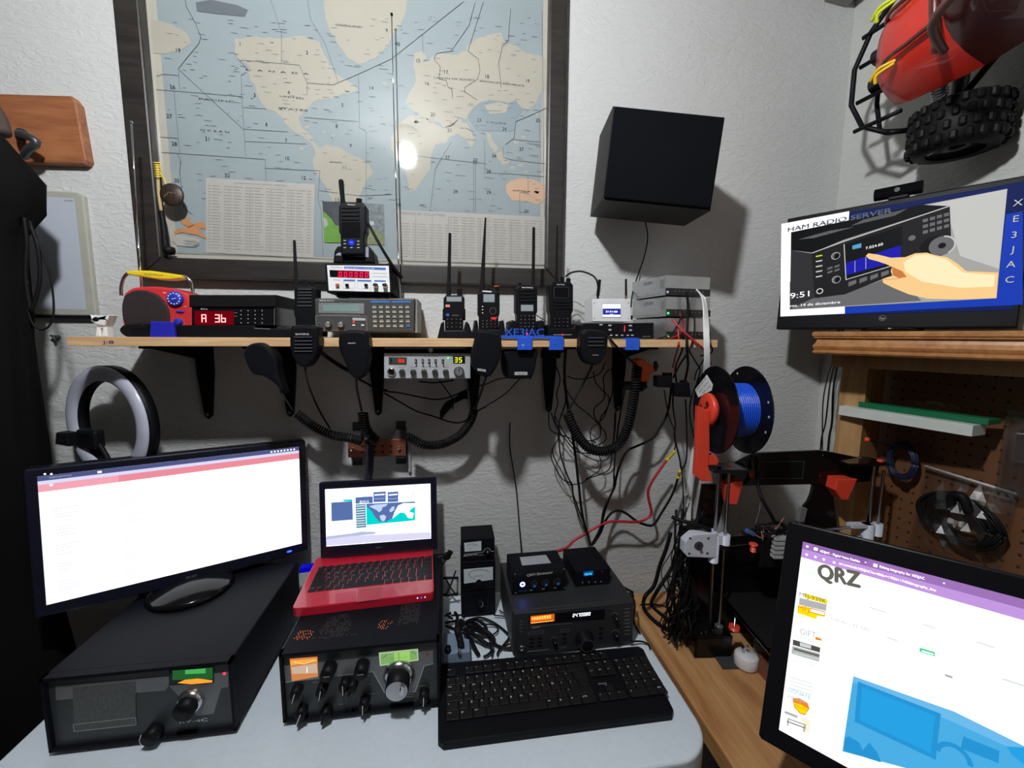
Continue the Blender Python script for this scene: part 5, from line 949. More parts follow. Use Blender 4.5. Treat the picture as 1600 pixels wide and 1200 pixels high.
# coiled microphone cords
def coilcord(label, pts, y, R=0.0095, lead=(), pitch=0.0062, r=0.0025, wires=()):
    p0 = PY(*pts[0][:2], y); T = Matrix.Translation(p0); t = thing('coiled_cord', label, 'cord', T); V = lambda q: PY(q[0], q[1], q[2] if len(q) > 2 else y) - p0
    B().coil([V(q) for q in pts], R, r, pitch, RUB).build('coil', t)
    for w_ in wires: B().tube([V(q) for q in w_], 0.0026, RUB, 7).build('lead', t)
coilcord('coiled black cord sagging left of the copper bracket', [(464, 646), (476, 656), (495, 669), (520, 680), (545, 684), (565, 690)], -0.10, wires=([(440, 610, -0.23), (446, 622, -0.18), (458, 640, -0.12)],))
coilcord('coiled black cord dropping onto the copper bracket from above', [(567, 645), (570, 665), (578, 680), (590, 690)], -0.11, R=0.0105, wires=([(556, 590, -0.24), (558, 610, -0.2), (565, 642, -0.12)],))
coilcord('coiled black cord hanging in a curve right of the copper bracket', [(741, 640), (735, 658), (718, 680), (690, 694), (662, 695), (645, 686), (636, 682)], -0.10, wires=([(760, 588, -0.26), (752, 612, -0.2), (742, 640, -0.11)],))
coilcord('thick coiled black cord making the deepest loop under the mobile radio', [(996, 572), (993, 600), (988, 635), (980, 670), (966, 695), (945, 705), (922, 701), (905, 684), (893, 662), (886, 645)], -0.16, R=0.0105, pitch=0.0068, r=0.0028, wires=([(950, 525, -0.235), (960, 538, -0.24), (980, 558, -0.2), (996, 572, -0.16)], [(886, 645), (900, 620), (915, 592), (925, 572, -0.25)]))
# black leads
CG = 'loose black cables under the plank shelf'; CL = 'thin black cable tangled below the right half of the plank shelf'
def cable(pts, r=0.0016, y=-0.06, m=RUB, name='loose_cable', label=CL, cat='cable', group=CG):
    P_ = [PY(q[0], q[1], q[2] if len(q) > 2 else y) for q in pts]; c = P_[0].copy()
    return solo(B().tube(P_, r, m, 6, 5), name, label, cat, group, loc=c)
Z8 = lambda L: [(840 + x / 5.714, 540 + y / 5.714, *k) for x, y, *k in L]; Z6 = lambda L: [(840 + x / 5.714, 700 + y / 5.714, *k) for x, y, *k in L]
cable(Z8([(265, 270), (330, 295), (430, 295), (540, 260), (580, 210), (600, 150)]), y=-0.13)
cable(Z8([(250, 30, -.2), (240, 200, -.15), (250, 400), (280, 600), (310, 800), (340, 1000), (360, 1190)]) + Z6([(370, 350), (385, 500), (410, 650), (450, 780), (470, 860, -.12)]), 0.0036, -0.09, label='thicker black cable running straight down from the plank to the small black meter box')
cable(Z8([(500, 230), (520, 330), (600, 420), (640, 480), (600, 620), (540, 690), (480, 740), (475, 830), (520, 870)]), y=-0.10)
cable(Z8([(640, 210), (590, 280), (595, 400), (590, 480), (510, 560), (510, 640), (560, 720), (550, 820), (460, 850), (350, 850), (250, 810), (180, 790), (110, 740), (100, 620), (110, 520)]), y=-0.08)
cable(Z8([(250, 380), (340, 520), (450, 610), (530, 690), (600, 770), (600, 850), (480, 900), (380, 860), (300, 780)]), y=-0.07)
cable(Z8([(160, 170), (200, 300), (170, 430), (180, 520), (150, 650), (200, 790), (130, 930), (130, 1030), (220, 1190)]) + Z6([(290, 310), (310, 380), (330, 500), (390, 660), (450, 800, -.12)]), y=-0.05)
cable(Z8([(230, 300), (250, 500), (190, 700), (200, 950), (230, 1060), (280, 1190)]) + Z6([(310, 330), (320, 420), (370, 560), (420, 700), (460, 840, -.12)]), 0.002, -0.06)
cable(Z6([(130, 0), (150, 90), (220, 220), (270, 320), (330, 325), (400, 310), (480, 250), (550, 200), (565, 120), (540, 50), (480, -60)]), y=-0.06)
cable(Z8([(120, 600), (170, 730), (260, 850), (340, 940), (420, 960), (510, 950), (560, 880)]), y=-0.05)
cable(Z8([(150, 620), (250, 800), (380, 950), (480, 1010), (570, 1030), (650, 980), (680, 800), (690, 600)]), y=-0.045)
cable(Z8([(660, 200, -.18), (670, 400), (620, 560), (560, 650), (560, 760)]), y=-0.09)
cable(Z8([(1190, 250, -.15), (1190, 400), (1160, 600), (1100, 720), (1020, 830), (880, 900), (800, 940), (740, 1050), (700, 1190)]) + Z6([(690, 340), (650, 430), (590, 560), (570, 680), (540, 760), (480, 870, -.12)]), 0.0032, -0.08, label='thick black cable bending from the relay block down to the small black meter box')
cable(Z8([(780, 380, -.16), (740, 600), (710, 800), (690, 1000), (680, 1190)]) + Z6([(685, 250), (670, 380), (610, 540), (570, 700), (520, 800), (490, 870, -.12)]), 0.0022, -0.07)
cable(Z8([(700, 560), (690, 760), (660, 1000), (640, 1100), (560, 1150), (430, 1190)]), y=-0.06)
cable(Z8([(1300, -60, -.2), (1290, 40, -.2), (1240, 160), (1230, 240), (1240, 350), (1210, 450), (1210, 560), (1230, 700), (1220, 800), (1240, 900), (1270, 1020), (1285, 1100), (1330, 1000), (1330, 700), (1320, 480, -.15)]), 0.0022, -0.12, label='black cable looping down from the metal cases to between the two yellow splices')
cable(Z8([(1130, 400, -.16), (1170, 620), (1220, 760), (1230, 880), (1218, 940)]), 0.0016, -0.1)
cable(Z8([(1290, -100, -.2), (1350, 40, -.2), (1420, 160), (1450, 240), (1370, 480), (1360, 640), (1400, 830)]), 0.0018, -0.14)
cable(Z8([(1560, -20, -.2), (1480, 130), (1420, 230), (1400, 310)]), 0.0018, -0.14)
cable(Z8([(1250, -180, -.2), (1260, -60, -.215), (1255, 0, -.235), (1230, 100), (1200, 230)]), 0.0022, -0.18, RWI, 'red_wire', 'red wire dropping from the metal cases to the upper relay block', 'wire', None)
cable(Z8([(1200, -230, -.2), (1290, -140, -.22), (1400, -40, -.235), (1470, 20, -.235), (1510, 90), (1550, 170)]), 0.0026, -0.17, RWI, 'red_wire', 'red wire crossing the plank edge towards the white cable bundle', 'wire', None)
cable([(1025, 533, -.2), (1045, 529, -.2), (1062, 522, -.2), (1068, 505, -.2), (1062, 490, -.2)], 0.002, -0.2, RWI, 'red_wire', 'red wire curving across the fronts of the stacked metal cases', 'wire', None)
cable([(1025, 531, -.205), (1048, 522, -.205), (1060, 505, -.205), (1068, 488, -.205)], 0.002, -0.2, RUB, 'black_lead', 'black lead curving across the fronts of the stacked metal cases', 'cable', None)
cable([(1073, 455, -.2), (1075, 480, -.2), (1074, 510, -.205), (1073, 540, -.24), (1075, 570, -.2), (1070, 596, -.16)], 0.003, -0.2, RUB, 'black_lead', 'thick black lead straight down from the top metal case to the lower relay block', 'cable', None)
cable([(1085, 495, -.2), (1085, 520, -.21), (1078, 545, -.24), (1062, 570, -.2), (1052, 590, -.16)], 0.0022, -0.2, RUB, 'black_lead', 'black lead from the lowest metal case to the upper relay block', 'cable', None)
cable([(1090, 525, -.2), (1105, 533, -.24), (1113, 545, -.24), (1110, 552, -.2), (1095, 556, -.15)], 0.002, -0.2, RUB, 'black_lead', 'black lead hooking over the right end of the plank', 'cable', None)
def splice(label, a, b_, y): solo(B().cyl(PY(*a, y), PY(*b_, y), 0.0042, YEL, seg=10).sphere(PY(*a, y), 0.0052, YEL, seg=8).sphere(PY(*b_, y), 0.0052, YEL, seg=8), 'wire_splice', label, 'connector', loc=PY(*a, y))
splice('yellow crimp splice on the thick red wire', (1053, 706), (1043, 718), -0.1); splice('yellow crimp splice on the thick black wire', (1062, 737), (1060, 746), -0.1)
cable(Z6([(1150, 110), (1040, 270), (990, 370), (990, 450), (1015, 560), (1000, 610), (920, 655), (820, 660), (690, 655), (600, 670), (500, 720), (400, 780), (320, 830), (260, 890, -.09), (150, 930, -.10)]), 0.0038, -0.08, RWI, 'red_wire', 'thick red wire snaking down the wall from a yellow splice', 'wire', None)
cable(Z6([(1260, 250), (1200, 420), (1100, 590), (1040, 680), (980, 690), (880, 650), (800, 590), (730, 560), (660, 580), (600, 660), (560, 760), (500, 850, -.12)]), 0.0036, -0.07, RUB, 'thick_cable', 'thick black wire snaking left from the lower yellow splice', 'wire', None)
for k in range(7): cable([(1088 + k * 2.2, 452 + k * 2, -.195), (1098 + k * 1.2, 470 + k * 3, -.205), (1100 + k * 1.2, 520, -.243), (1101 + k * 1.2, 560, -.243), (1098 + k * 1.6, 600, -.2), (1088 + k * 1.6, 660, -.03), (1078 + k * 1.6, 730, -.02 - .003 * k), (1072 + k * 1.4, 780, -.02), (1070 + k * 1.4, 815, -.03)], 0.0019, -0.2, WWI, 'white_cable', 'white cable in the white bundle falling from the metal cases behind the spool', 'cable', 'white cables of the bundle beside the spool')
cable(Z6([(1240, 0), (1280, 150), (1300, 400), (1300, 620), (1240, 690)]), 0.0018, -0.05)
# left half under the shelf
CL2 = 'thin black cable drooping below the left half of the plank shelf'
for pts, r in (([(477, 575, -.25), (480, 595, -.2), (490, 622), (502, 647), (516, 670)], 0.0022), ([(495, 544, -.2), (510, 557), (532, 572), (547, 580)], 0.005), ([(600, 611), (625, 614), (659, 621), (681, 624), (704, 620), (732, 608), (760, 600)], 0.002), ([(600, 614), (623, 627), (650, 642), (676, 650), (707, 660), (726, 658), (743, 644), (760, 635)], 0.0022),
               ([(655, 596), (680, 598), (710, 594)], 0.002), ([(686, 594), (698, 610), (706, 622), (708, 640)], 0.0016), ([(560, 592), (575, 600), (588, 607), (605, 610)], 0.003), ([(570, 580), (590, 581), (605, 590)], 0.003), ([(760, 600), (780, 592), (800, 590)], 0.0016), ([(760, 634), (790, 615), (815, 590), (830, 592)], 0.0016)):
    cable(pts, r, -0.05, label=CL2, group='loose black cables under the left half of the plank')
b = B()
for k in range(9): b.tube([PY(688 + k % 3, 645 + k, -.05), PY(697 + k, 630 + k % 4 * 2, -.055 - .002 * k), PY(712, 622 + k % 3 * 3, -.055), PY(722 + k % 3, 614 + k, -.05 - .002 * k), PY(730, 612 + k * 1.3, -.06)], 0.0028, RUB, 6)
solo(b, 'cable_bundle', 'tied bundle of black cable under the silver faced radio', 'cable', loc=PY(705, 628, -.05))
# copper grounding bracket
T = Matrix.Translation(PY(590, 698, -0.05)); t = thing('ground_bar', 'copper bracket with bolts holding the coiled cords on the wall', 'bracket', T); P = lambda pts, y=0: pq(T, pts, y)
B().plate(P([(543, 688), (633, 686), (634, 712), (544, 715)]), 0, 0.004, COP, 0.0005).build('bar', t)
for (u0, u1, v0, v1) in ((551, 566, 660, 727), (619, 634, 658, 725)):
    B().plate(P([(u0, v0), (u1, v0), (u1, v0 + 14), (u0, v0 + 14)], 0.046), 0.046, 0.049, DGR).plate(P([(u0, v1 - 12), (u1, v1 - 12), (u1, v1), (u0, v1)], 0.046), 0.046, 0.049, DGR).plate(P([(u0, v0 + 14), (u1, v0 + 14), (u1, v1 - 12), (u0, v1 - 12)], 0.02), 0.004, 0.048, mat('bracket_grey', (0.08, 0.08, 0.08), 0.5, 0.5)).build('standoff', t)
for (u, v) in ((551, 702), (624.5, 700)): a = on(T, u, v); B().lathe([(0.005, 0), (0.005, 0.003), (0.003, 0.004), (0.003, 0.009), (0, 0.009)], (a[0], 0, a[1]), (0, -1, 0), CHR, 12).build('bolt', t)
b = B()
for u in (566, 576, 586, 598, 611):
    for v in (697, 706): b.disc(*on(T, u, v), 0.0035, -0.001, mat('bar_hole', (0.01, 0.01, 0.01), 0.7), 12)
b.build('hole_row', t)
cable([(578, 690, -.06), (578, 715, -.05), (577, 735, -.04), (574, 760, -.05)], 0.011, -0.05, mat('cable_blue_black', (0.008, 0.009, 0.02), 0.5, spec=0.3), 'thick_cable', 'thick dark cable trunk below the copper bracket', 'cable', None)
solo(B().b2(-0.0035, 0.0035, -0.012, -0.001, -0.055, 0.05, mat('trunk_white', (0.4, 0.4, 0.4), 0.6)), 'wall_conduit', 'faint vertical strip on the wall right of the copper bracket', 'conduit').location = PY(640, 705, 0)
solo(B().tube([PY(797, 660, -.006), PY(797, 700, -.006), PY(806, 760, -.008), PY(812, 830, -.01), PY(815, 868, -.03)], 0.0016, RUB, 6), 'wall_wire', 'thin dark wire down the wall behind the box with the blue ring light', 'wire')
# ring light
T = TR(PY(167, 662, -0.13), -0.42); t = thing('ring_light', 'white ring light in a black housing behind the left monitor', 'ring light', T)
R = 0.111; rt = 0.0165
b = B(); vs = []; n, k_ = 56, 10
for i in range(n):
    a = 2 * PI * i / n
    for j in range(k_ + 1):
        q = PI * j / k_; rr_ = R + rt * math.cos(q); vs.append((rr_ * math.cos(a), -rt * 0.55 * math.sin(q), rr_ * math.sin(a)))
b.raw(vs, [[i * (k_ + 1) + j, i * (k_ + 1) + j + 1, ((i + 1) % n) * (k_ + 1) + j + 1, ((i + 1) % n) * (k_ + 1) + j] for i in range(n) for j in range(k_)], mat('diffuser', (0.50, 0.52, 0.62), 0.25), True); b.build('diffuser', t)
B().lathe([(R - rt - 0.001, 0), (R - rt, -0.022), (R + rt, -0.022), (R + rt + 0.001, 0), (R - rt - 0.001, 0)], (0, 0, 0), (0, -1, 0), BLK, 56).build('housing', t)
a = on(T, 103, 686, -0.02); b = B(); b.plate([(a[0] - 0.022, a[1] - 0.012), (a[0] + 0.02, a[1] - 0.014), (a[0] + 0.02, a[1] + 0.016), (a[0] - 0.014, a[1] + 0.016)], -0.03, -0.01, BLK, 0.004); b.box((a[0] + 0.045, 0.0, a[1] + 0.0), (0.06, 0.025, 0.045), BLK, 0.008); b.build('phone_clamp', t)
c_ = on(T, 150, 690, 0.0); B().tube([(a[0] + 0.07, 0, a[1]), (c_[0] + 0.01, 0.0, c_[1] - 0.005), (c_[0] + 0.035, 0.0, c_[1] - 0.045), (c_[0] + 0.035, 0, c_[1] - 0.12)], 0.005, RUB, 10).build('gooseneck', t)
B().tube([(0, 0.02, -R - 0.01), (0, 0.03, -0.3), (0, 0.03, TZ - T.translation.z + 0.01)], 0.006, BLK, 8, sm=False).lathe([(0, 0), (0.03, 0), (0.025, 0.01), (0, 0.012)], (0, 0.03, TZ - T.translation.z + 0.0005), (0, 0, 1), BLK).build('stand', t)
# ================================================================ on the white table
CAB = mat('cabinet_black', (0.0052, 0.0056, 0.0095), 0.6, spec=0.12, bump=0.15, bscale=300); FPD = mat('panel_dark', (0.03, 0.034, 0.036), 0.45); FPG = mat('panel_grey', (0.17, 0.175, 0.18), 0.4, 0.3)
CT = 0.888
def vintage(label, x0, x1, yf, yb, name):
    T = Matrix.Translation(((x0 + x1) / 2, yf, TZ)); t = thing(name, label, 'radio', T); h = CT - TZ; w2 = (x1 - x0) / 2
    b = B(); b.b2(-w2, w2, 0.012, yb - yf, 0.010, h, CAB, 0.003)
    b.b2(-w2, w2, 0.0, 0.014, h - 0.006, h, CAB); b.b2(-w2, w2, 0, 0.014, 0.010, 0.014, CAB); b.b2(-w2, -w2 + 0.005, 0, 0.014, 0.010, h, CAB); b.b2(w2 - 0.005, w2, 0, 0.014, 0.010, h, CAB); b.build('cabinet', t)
    for sx in (-1, 1):
        for yy in (0.03, yb - yf - 0.03): B().cyl((sx * (w2 - 0.03), yy, 0), (sx * (w2 - 0.03), yy, 0.011), 0.010, RUB).build('foot', t)
    B().b2(-w2 + 0.005, w2 - 0.005, 0.008, 0.012, 0.014, h - 0.006, FPD).build('front_panel', t)
    return T, t
def bigknob(b, a, r, d, y=0.008, skirt=None):
    if skirt: b.lathe([(skirt, 0), (skirt, 0.004), (r * 1.05, 0.012), (0, 0.012)], (a[0], y, a[1]), (0, -1, 0), STL, 28)
    b.lathe([(r, 0.0), (r, d * 0.3), (r * 0.96, d), (0, d)], (a[0], y, a[1]), (0, -1, 0), BLK, 28)
YP = 0.0078
T, t = vintage('large black vintage radio carrying the left monitor, with a green and orange lit dial', -0.69, -0.394, -0.408, -0.075, 'vintage_speaker_radio')
P = lambda pts, y=YP: pq(T, pts, y); A = lambda u, v: on(T, u, v, YP)
b = B(); b.flat(P([(87, 1072), (264, 1056), (264, 1071), (258, 1079), (200, 1083), (88, 1094)]), YP - 0.0004, FPG); b.flat(P([(335, 1052), (357, 1049), (357, 1073), (346, 1075), (334, 1115), (308, 1118), (264, 1071), (335, 1066)]), YP - 0.0004, FPG); b.build('light_band', t)
b = B(); b.flat(P([(114, 1074), (212, 1064), (213, 1134), (116, 1143)]), YP - 0.0008, mat('grille_cloth', (0.085, 0.09, 0.09), 0.8, noise=0.8, nscale=500)); b.frame(*A(116, 1143), *A(213, 1120), 0.0012, YP - 0.001, GPR); b.build('speaker_grille', t)
b = B(); b.flat(P([(264, 1046), (334, 1040), (334, 1066), (265, 1069)]), YP - 0.0008, GBK)
b.flat(P([(270, 1047), (333, 1042), (333, 1060), (270, 1062)]), YP - 0.0012, E('dial_green_dim', (0.03, 0.22, 0.05), 0.5)); b.flat(P([(290, 1046), (322, 1043.5), (322, 1051), (290, 1052.5)]), YP - 0.0014, E('dial_green', (0.08, 0.55, 0.12), 0.8))
b.flat(P([(278, 1066), (290, 1061), (310, 1059), (333, 1062), (332, 1065), (300, 1068)]), YP - 0.0016, E('dial_orange', (1.0, 0.35, 0.03), 1.1)); b.build('dial_window', t)
b = B(); bigknob(b, A(300, 1093), 0.017, 0.028, YP, 0.022); b.build('tuning_knob', t); b = B(); a = A(245, 1138); bigknob(b, a, 0.013, 0.022, YP); b.line([(a[0] - 0.009, a[1] + 0.012), (a[0] - 0.013, a[1] + 0.002), (a[0] - 0.011, a[1] - 0.006)], 0.001, YP - 0.023, WPR); b.build('knob', t)
b = B(); b.disc(*A(351, 1052), 0.0025, YP - 0.001, RLED, 12); b.build('red_light', t); b = B(); stext(b, 'RV-4C', (281, 1130), (325, 1126), 0.006, YP - 0.0008, WPR, A); b.build('lettering', t)
# receiver
T, t = vintage('large black vintage receiver under the red laptop, with an orange meter and a green dial', -0.316, -0.029, -0.404, -0.085, 'vintage_receiver')
P = lambda pts, y=YP: pq(T, pts, y); A = lambda u, v: on(T, u, v, YP); ZR = lambda L: [(430 + x / 5.714, 930 + y / 5.714) for x, y in L]
b = B(); b.flat(P(ZR([(75, 630), (1410, 490), (1410, 610), (1330, 630), (1250, 860), (990, 890), (875, 680), (95, 775)])), YP - 0.0004, FPG); b.line(P(ZR([(1410, 610), (1330, 630), (1250, 860), (990, 890), (875, 680), (95, 775)])), 0.0014, YP - 0.0006, LGR)
b.build('light_band', t)
b = B(); b.flat(P(ZR([(130, 565), (378, 545), (385, 725), (150, 765)])), YP - 0.0008, E('meter_amber', (0.85, 0.30, 0.10), 0.75)); b.flat(P(ZR([(145, 640), (370, 605), (380, 690), (155, 700)])), YP - 0.0011, E('meter_cream', (0.75, 0.55, 0.40), 0.8)); b.flat(P(ZR([(140, 580), (375, 560), (370, 590), (140, 620)])), YP - 0.0012, E('meter_orange', (1.0, 0.42, 0.05), 1.0))
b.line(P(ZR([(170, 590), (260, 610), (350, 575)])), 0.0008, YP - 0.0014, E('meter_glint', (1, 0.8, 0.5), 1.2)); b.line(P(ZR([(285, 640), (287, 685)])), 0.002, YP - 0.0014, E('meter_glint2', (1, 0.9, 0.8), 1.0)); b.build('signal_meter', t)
b = B(); b.flat(P(ZR([(925, 510), (1275, 475), (1280, 580), (935, 630)])), YP - 0.0008, E('dial_frame', (0.62, 0.75, 0.5), 0.7)); b.flat(P(ZR([(940, 520), (1265, 487), (1270, 570), (945, 617)])), YP - 0.0011, E('dial_lime', (0.25, 0.50, 0.16), 0.8)); b.flat(P(ZR([(1060, 510), (1200, 495), (1205, 575), (1065, 595)])), YP - 0.0013, E('dial_lime2', (0.38, 0.72, 0.16), 0.85))
DK = mat('dial_ink', (0.01, 0.03, 0.01), 0.6); b.line(P(ZR([(1103, 505), (1106, 595)])), 0.0008, YP - 0.0016, DK); b.line(P(ZR([(955, 560), (1000, 525)])), 0.0008, YP - 0.0016, DK); b.line(P(ZR([(1215, 495), (1255, 520)])), 0.0008, YP - 0.0016, DK)
for k in range(9): b.line(P(ZR([(1035 + k * 17, 555 - k * 1.6), (1036 + k * 17, 566 - k * 1.6)])), 0.0005, YP - 0.0016, DK)
b.build('dial_window', t)
b = B(); a = A(624, 1053); bigknob(b, a, 0.022, 0.040, YP, 0.030); b.disc(a[0], a[1], 0.0195, YP - 0.0405, ALU, 32); b.cyl((a[0] + 0.010, YP - 0.04, a[1] + 0.004), (a[0] + 0.010, YP - 0.05, a[1] + 0.004), 0.0045, STL, seg=14); b.build('tuning_knob', t)
for (u, v) in ((516.5, 1040), (567.5, 1037)): b = B(); a = A(u, v); bigknob(b, a, 0.0125, 0.026, YP); b.line([(a[0] - 0.005, a[1]), (a[0] + 0.005, a[1])], 0.0012, YP - 0.0265, LGR); b.build('knob', t)
for (u, v, dx) in ((466, 1074, 0.3), (506, 1070, 0.2), (541, 1062, 0.0), (571, 1092, 0.05), (474, 1105, 0.4), (512, 1106, 9), (663, 1080, 0.05), (553, 1064, 9)):
    b = B(); a = A(u, v); bigknob(b, a, 0.0095, 0.020, YP); b.box((a[0], YP - 0.022, a[1]), (0.004, 0.008, 0.021), BLK, 0.001, 1, Matrix.Rotation(dx if dx < 1 else 0.5, 3, 'Y'))
    if dx < 1: s_, c_ = math.sin(dx), math.cos(dx); b.line([(a[0] + 0.010 * s_, a[1] + 0.010 * c_), (a[0] - 0.008 * s_, a[1] - 0.008 * c_)], 0.0011, YP - 0.0265, WPR)
    b.build('knob', t)
b = B(); b.disc(*A(668, 1022), 0.003, YP - 0.001, mat('lamp_dull_red', (0.35, 0.03, 0.02), 0.4), 12); b.build('lamp', t)
b = B(); stext(b, 'R-4C', (607, 1092), (645, 1088), 0.006, YP - 0.0008, WPR, A)
for (u, v, w_) in ((488, 1066, 8), (530, 1100, 6), (570, 1055, 8), (573, 1069, 8), (575, 1084, 10), (608, 1097, 42), (650, 1072, 14), (536, 1055, 8)): b.line(P([(u, v), (u + w_, v - w_ * 0.06)]), 0.0007, YP - 0.0006, GPR)
b.build('panel_print', t)
HO = E('tube_glow', (1.0, 0.25, 0.08), 1.1); HG = mat('hole_grey', (0.16, 0.13, 0.12), 0.6); HD = mat('hole_dark', (0.001, 0.001, 0.001), 0.9)
b = B(); zt = CT - TZ + 0.0004
for i in range(58):
    for j in range(22):
        x_, y_ = -0.13 + i * 0.0045 + (j % 2) * 0.00225, 0.030 + j * 0.0045
        c = [math.hypot(x_ + 0.115, (y_ - 0.045) * 1.2), math.hypot(x_ - 0.035, (y_ - 0.055) * 1.2), math.hypot(x_ + 0.06, (y_ - 0.06) * 0.7)]
        m_ = HD if rr.random() < 0.25 else HO if c[0] < 0.018 or c[1] < 0.016 else (HG if c[2] < 0.028 or (x_ > 0.06 and y_ > 0.05 and x_ < 0.10) or (j == 1 and i < 26) else HD)
        b.raw([(x_ + 0.0010 * math.cos(q * PI / 3), y_ + 0.0010 * math.sin(q * PI / 3), zt) for q in range(6)], [tuple(range(6))], m_)
b.build('perforated_top', t)
# ---------------- left monitor
k = 0.95; TA = basis(CAM + (Vector((-0.831, -0.221, 0.909)) - CAM) * k, (0.877, 0.479, -0.028), (0.014, 0.054, 0.998))
t = thing('computer_monitor', 'black glossy monitor at the left, showing a white page under a pink bar', 'monitor', TA); s = lambda u, v, y=0.0: on(TA, u, v, y); Q = lambda pts: [s(*q) for q in pts]
W_, H_ = 0.476 * k, 0.2685 * k; BZL = mat('bezel_blueblack', (0.010, 0.010, 0.022), 0.22)
b = B(); b.plate([(-0.017, -0.022), (0.1, -0.026), (W_ / 2, -0.030), (W_ - 0.1, -0.026), (W_ + 0.013, -0.022), (W_ + 0.016, -0.016), (W_ + 0.016, H_ + 0.012), (W_ + 0.012, H_ + 0.016), (-0.015, H_ + 0.016), (-0.018, H_ + 0.012)], -0.003, 0.025, BZL, 0.003); b.build('housing', t)
PGW = E('page_white', (0.93, 0.95, 1.0), SCREEN); b = B(); b.rect(0, 0, W_, H_, -0.0032, PGW)
b.rect(0, H_ - 0.0095, W_, H_, -0.0035, E('bar_navy', (0.10, 0.12, 0.30), 0.8)); b.rect(0, H_ - 0.0165, W_, H_ - 0.0095, -0.0035, E('bar_lilac', (0.72, 0.72, 0.95), 1.0)); b.rect(0, H_ - 0.031, W_, H_ - 0.0165, -0.0035, E('bar_pink', (0.85, 0.27, 0.33), 1.0)); b.rect(0, H_ - 0.031, W_ * 0.25, H_ - 0.0165, -0.0036, E('bar_pink2', (0.92, 0.38, 0.46), 1.0))
PGL = E('page_line', (0.74, 0.77, 0.88), 1.0); rr = random.Random(2)
b.rect(W_ * 0.06, H_ * 0.80, W_ * 0.4, H_ * 0.803, -0.0035, PGL)
for q in range(5):
    z_ = H_ * (0.78 - q * 0.145); b.rect(W_ * 0.03, z_, W_ * 0.225, z_ + 0.0008, -0.0035, PGL)
    for j in range(4):
        zz = z_ - 0.012 - j * 0.006; b.rect(W_ * 0.04, zz, W_ * (0.06 + 0.06 * rr.random()), zz + 0.0018, -0.0035, PGL); b.rect(W_ * 0.25, zz, W_ * (0.29 + 0.12 * rr.random()), zz + 0.0016, -0.0035, PGL)
    if q: b.rect(W_ * 0.25, z_ + 0.004, W_ * 0.9, z_ + 0.0047, -0.0035, E('page_line2', (0.84, 0.87, 0.95), 1.0))
b.rect(W_ * 0.232, H_ * 0.05, W_ * 0.234, H_ * 0.78, -0.0035, E('page_line2', (0.84, 0.87, 0.95), 1.0))
for (u, v) in ((71, 740), (81, 740)): b.disc(*s(u, v), 0.0018, -0.0037, PGW, 8)
b.text('DISPOSITIVOS', s(95, 738)[0], H_ - 0.0062, 0.003, -0.0038, E('txt_grey', (0.5, 0.55, 0.75), 0.9), w=0.03); b.rect(s(156, 733)[0] - 0.003, H_ - 0.007, s(156, 733)[0] + 0.003, H_ - 0.003, -0.0038, PGW); b.disc(*s(81, 757), 0.0025, -0.0038, PGW, 10)
for q in range(8): b.rect(W_ * (0.86 + 0.016 * q), H_ - 0.007, W_ * (0.868 + 0.016 * q), H_ - 0.0035, -0.0038, PGW)
b.build('screen', t)
b = B(); b.text('acer', s(300, 902)[0], -0.0165, 0.006, -0.0045, MGR, w=0.021); b.build('logo', t); b = B(); b.sphere((s(452, 868)[0], -0.004, -0.013), 0.0035, BLED, (1.7, 0.6, 0.6)); b.build('power_light', t)
b = B(); m0 = Vector((s(298, 900)[0], 0.012, zf + 0.01)); ez_ = TA.inverted().to_3x3() @ Vector((0, 0, 1)); b.box(m0 + Vector((0, 0.012, 0.02)), (0.05, 0.022, 0.085), GBK, 0.004); print('foot', m0); b.build('neck', t)
b = B(); bx = TA.inverted() @ (Vector((*(TA @ Vector((s(298, 900)[0], -0.012, 0))).to_tuple()[:2], CT + 0.001))); b.lathe([(0, 0), (0.078, 0), (0.082, 0.004), (0.076, 0.012), (0.03, 0.024), (0, 0.026)], bx, TA.inverted().to_3x3() @ Vector((0, 0, 1)), GBK, 40); b.build('round_foot', t)
# ---------------- laptop
TL_ = TR((-0.329, -0.303, CT + 0.0015), 0.06); t = thing('laptop', 'small red laptop open on top of the vintage receiver', 'laptop', TL_)
RL = mat('laptop_red', (0.50, 0.012, 0.035), 0.3, coat=0.3); LW, LD, LH = 0.287, 0.205, 0.018
b = B(Matrix(((1, 0, 0, 0), (0, 0, 1, 0), (0, 1, 0, 0), (0, 0, 0, 1)))); b.plate([(x_, y_) for x_, y_ in rrect(0, LW, 0, LD, 0.012, 5)], LH, 0.0, RL, 0.002); b.build('base', t)
TT_ = TL_ @ Matrix(((1, 0, 0, 0), (0, 0, 1, 0), (0, 1, 0, LH), (0, 0, 0, 1)))  # on(): local x, local z = depth
def dk(u, v): 
    I_ = TL_.inverted(); a_ = I_ @ CAM; d_ = I_.to_3x3() @ ray(u, v); q_ = (LH - a_.z) / d_.z; p_ = a_ + d_ * q_; return (p_.x, p_.y)
kc = [dk(500, 882), dk(675, 869), dk(676, 906), dk(482, 925)]   # keyboard corners: back left, back right, front right, front left
B().raw([(*dk(560, 921), LH + 0.0002), (*dk(595, 918), LH + 0.0002), (*dk(596, 936), LH + 0.0002), (*dk(557, 941), LH + 0.0002)], [(0, 1, 2, 3)], mat('pad_red', (0.46, 0.010, 0.03), 0.25)).build('touchpad', t)
kx0 = min(kc[0][0], kc[3][0]); kx1 = kc[1][0]; ky0 = (kc[3][1] + kc[2][1]) / 2; ky1 = (kc[0][1] + kc[1][1]) / 2
rows = ['', '1234567890-=', 'QWERTYUIOP[]', 'ASDFGHJKL', 'ZXCVBNM,.', '']
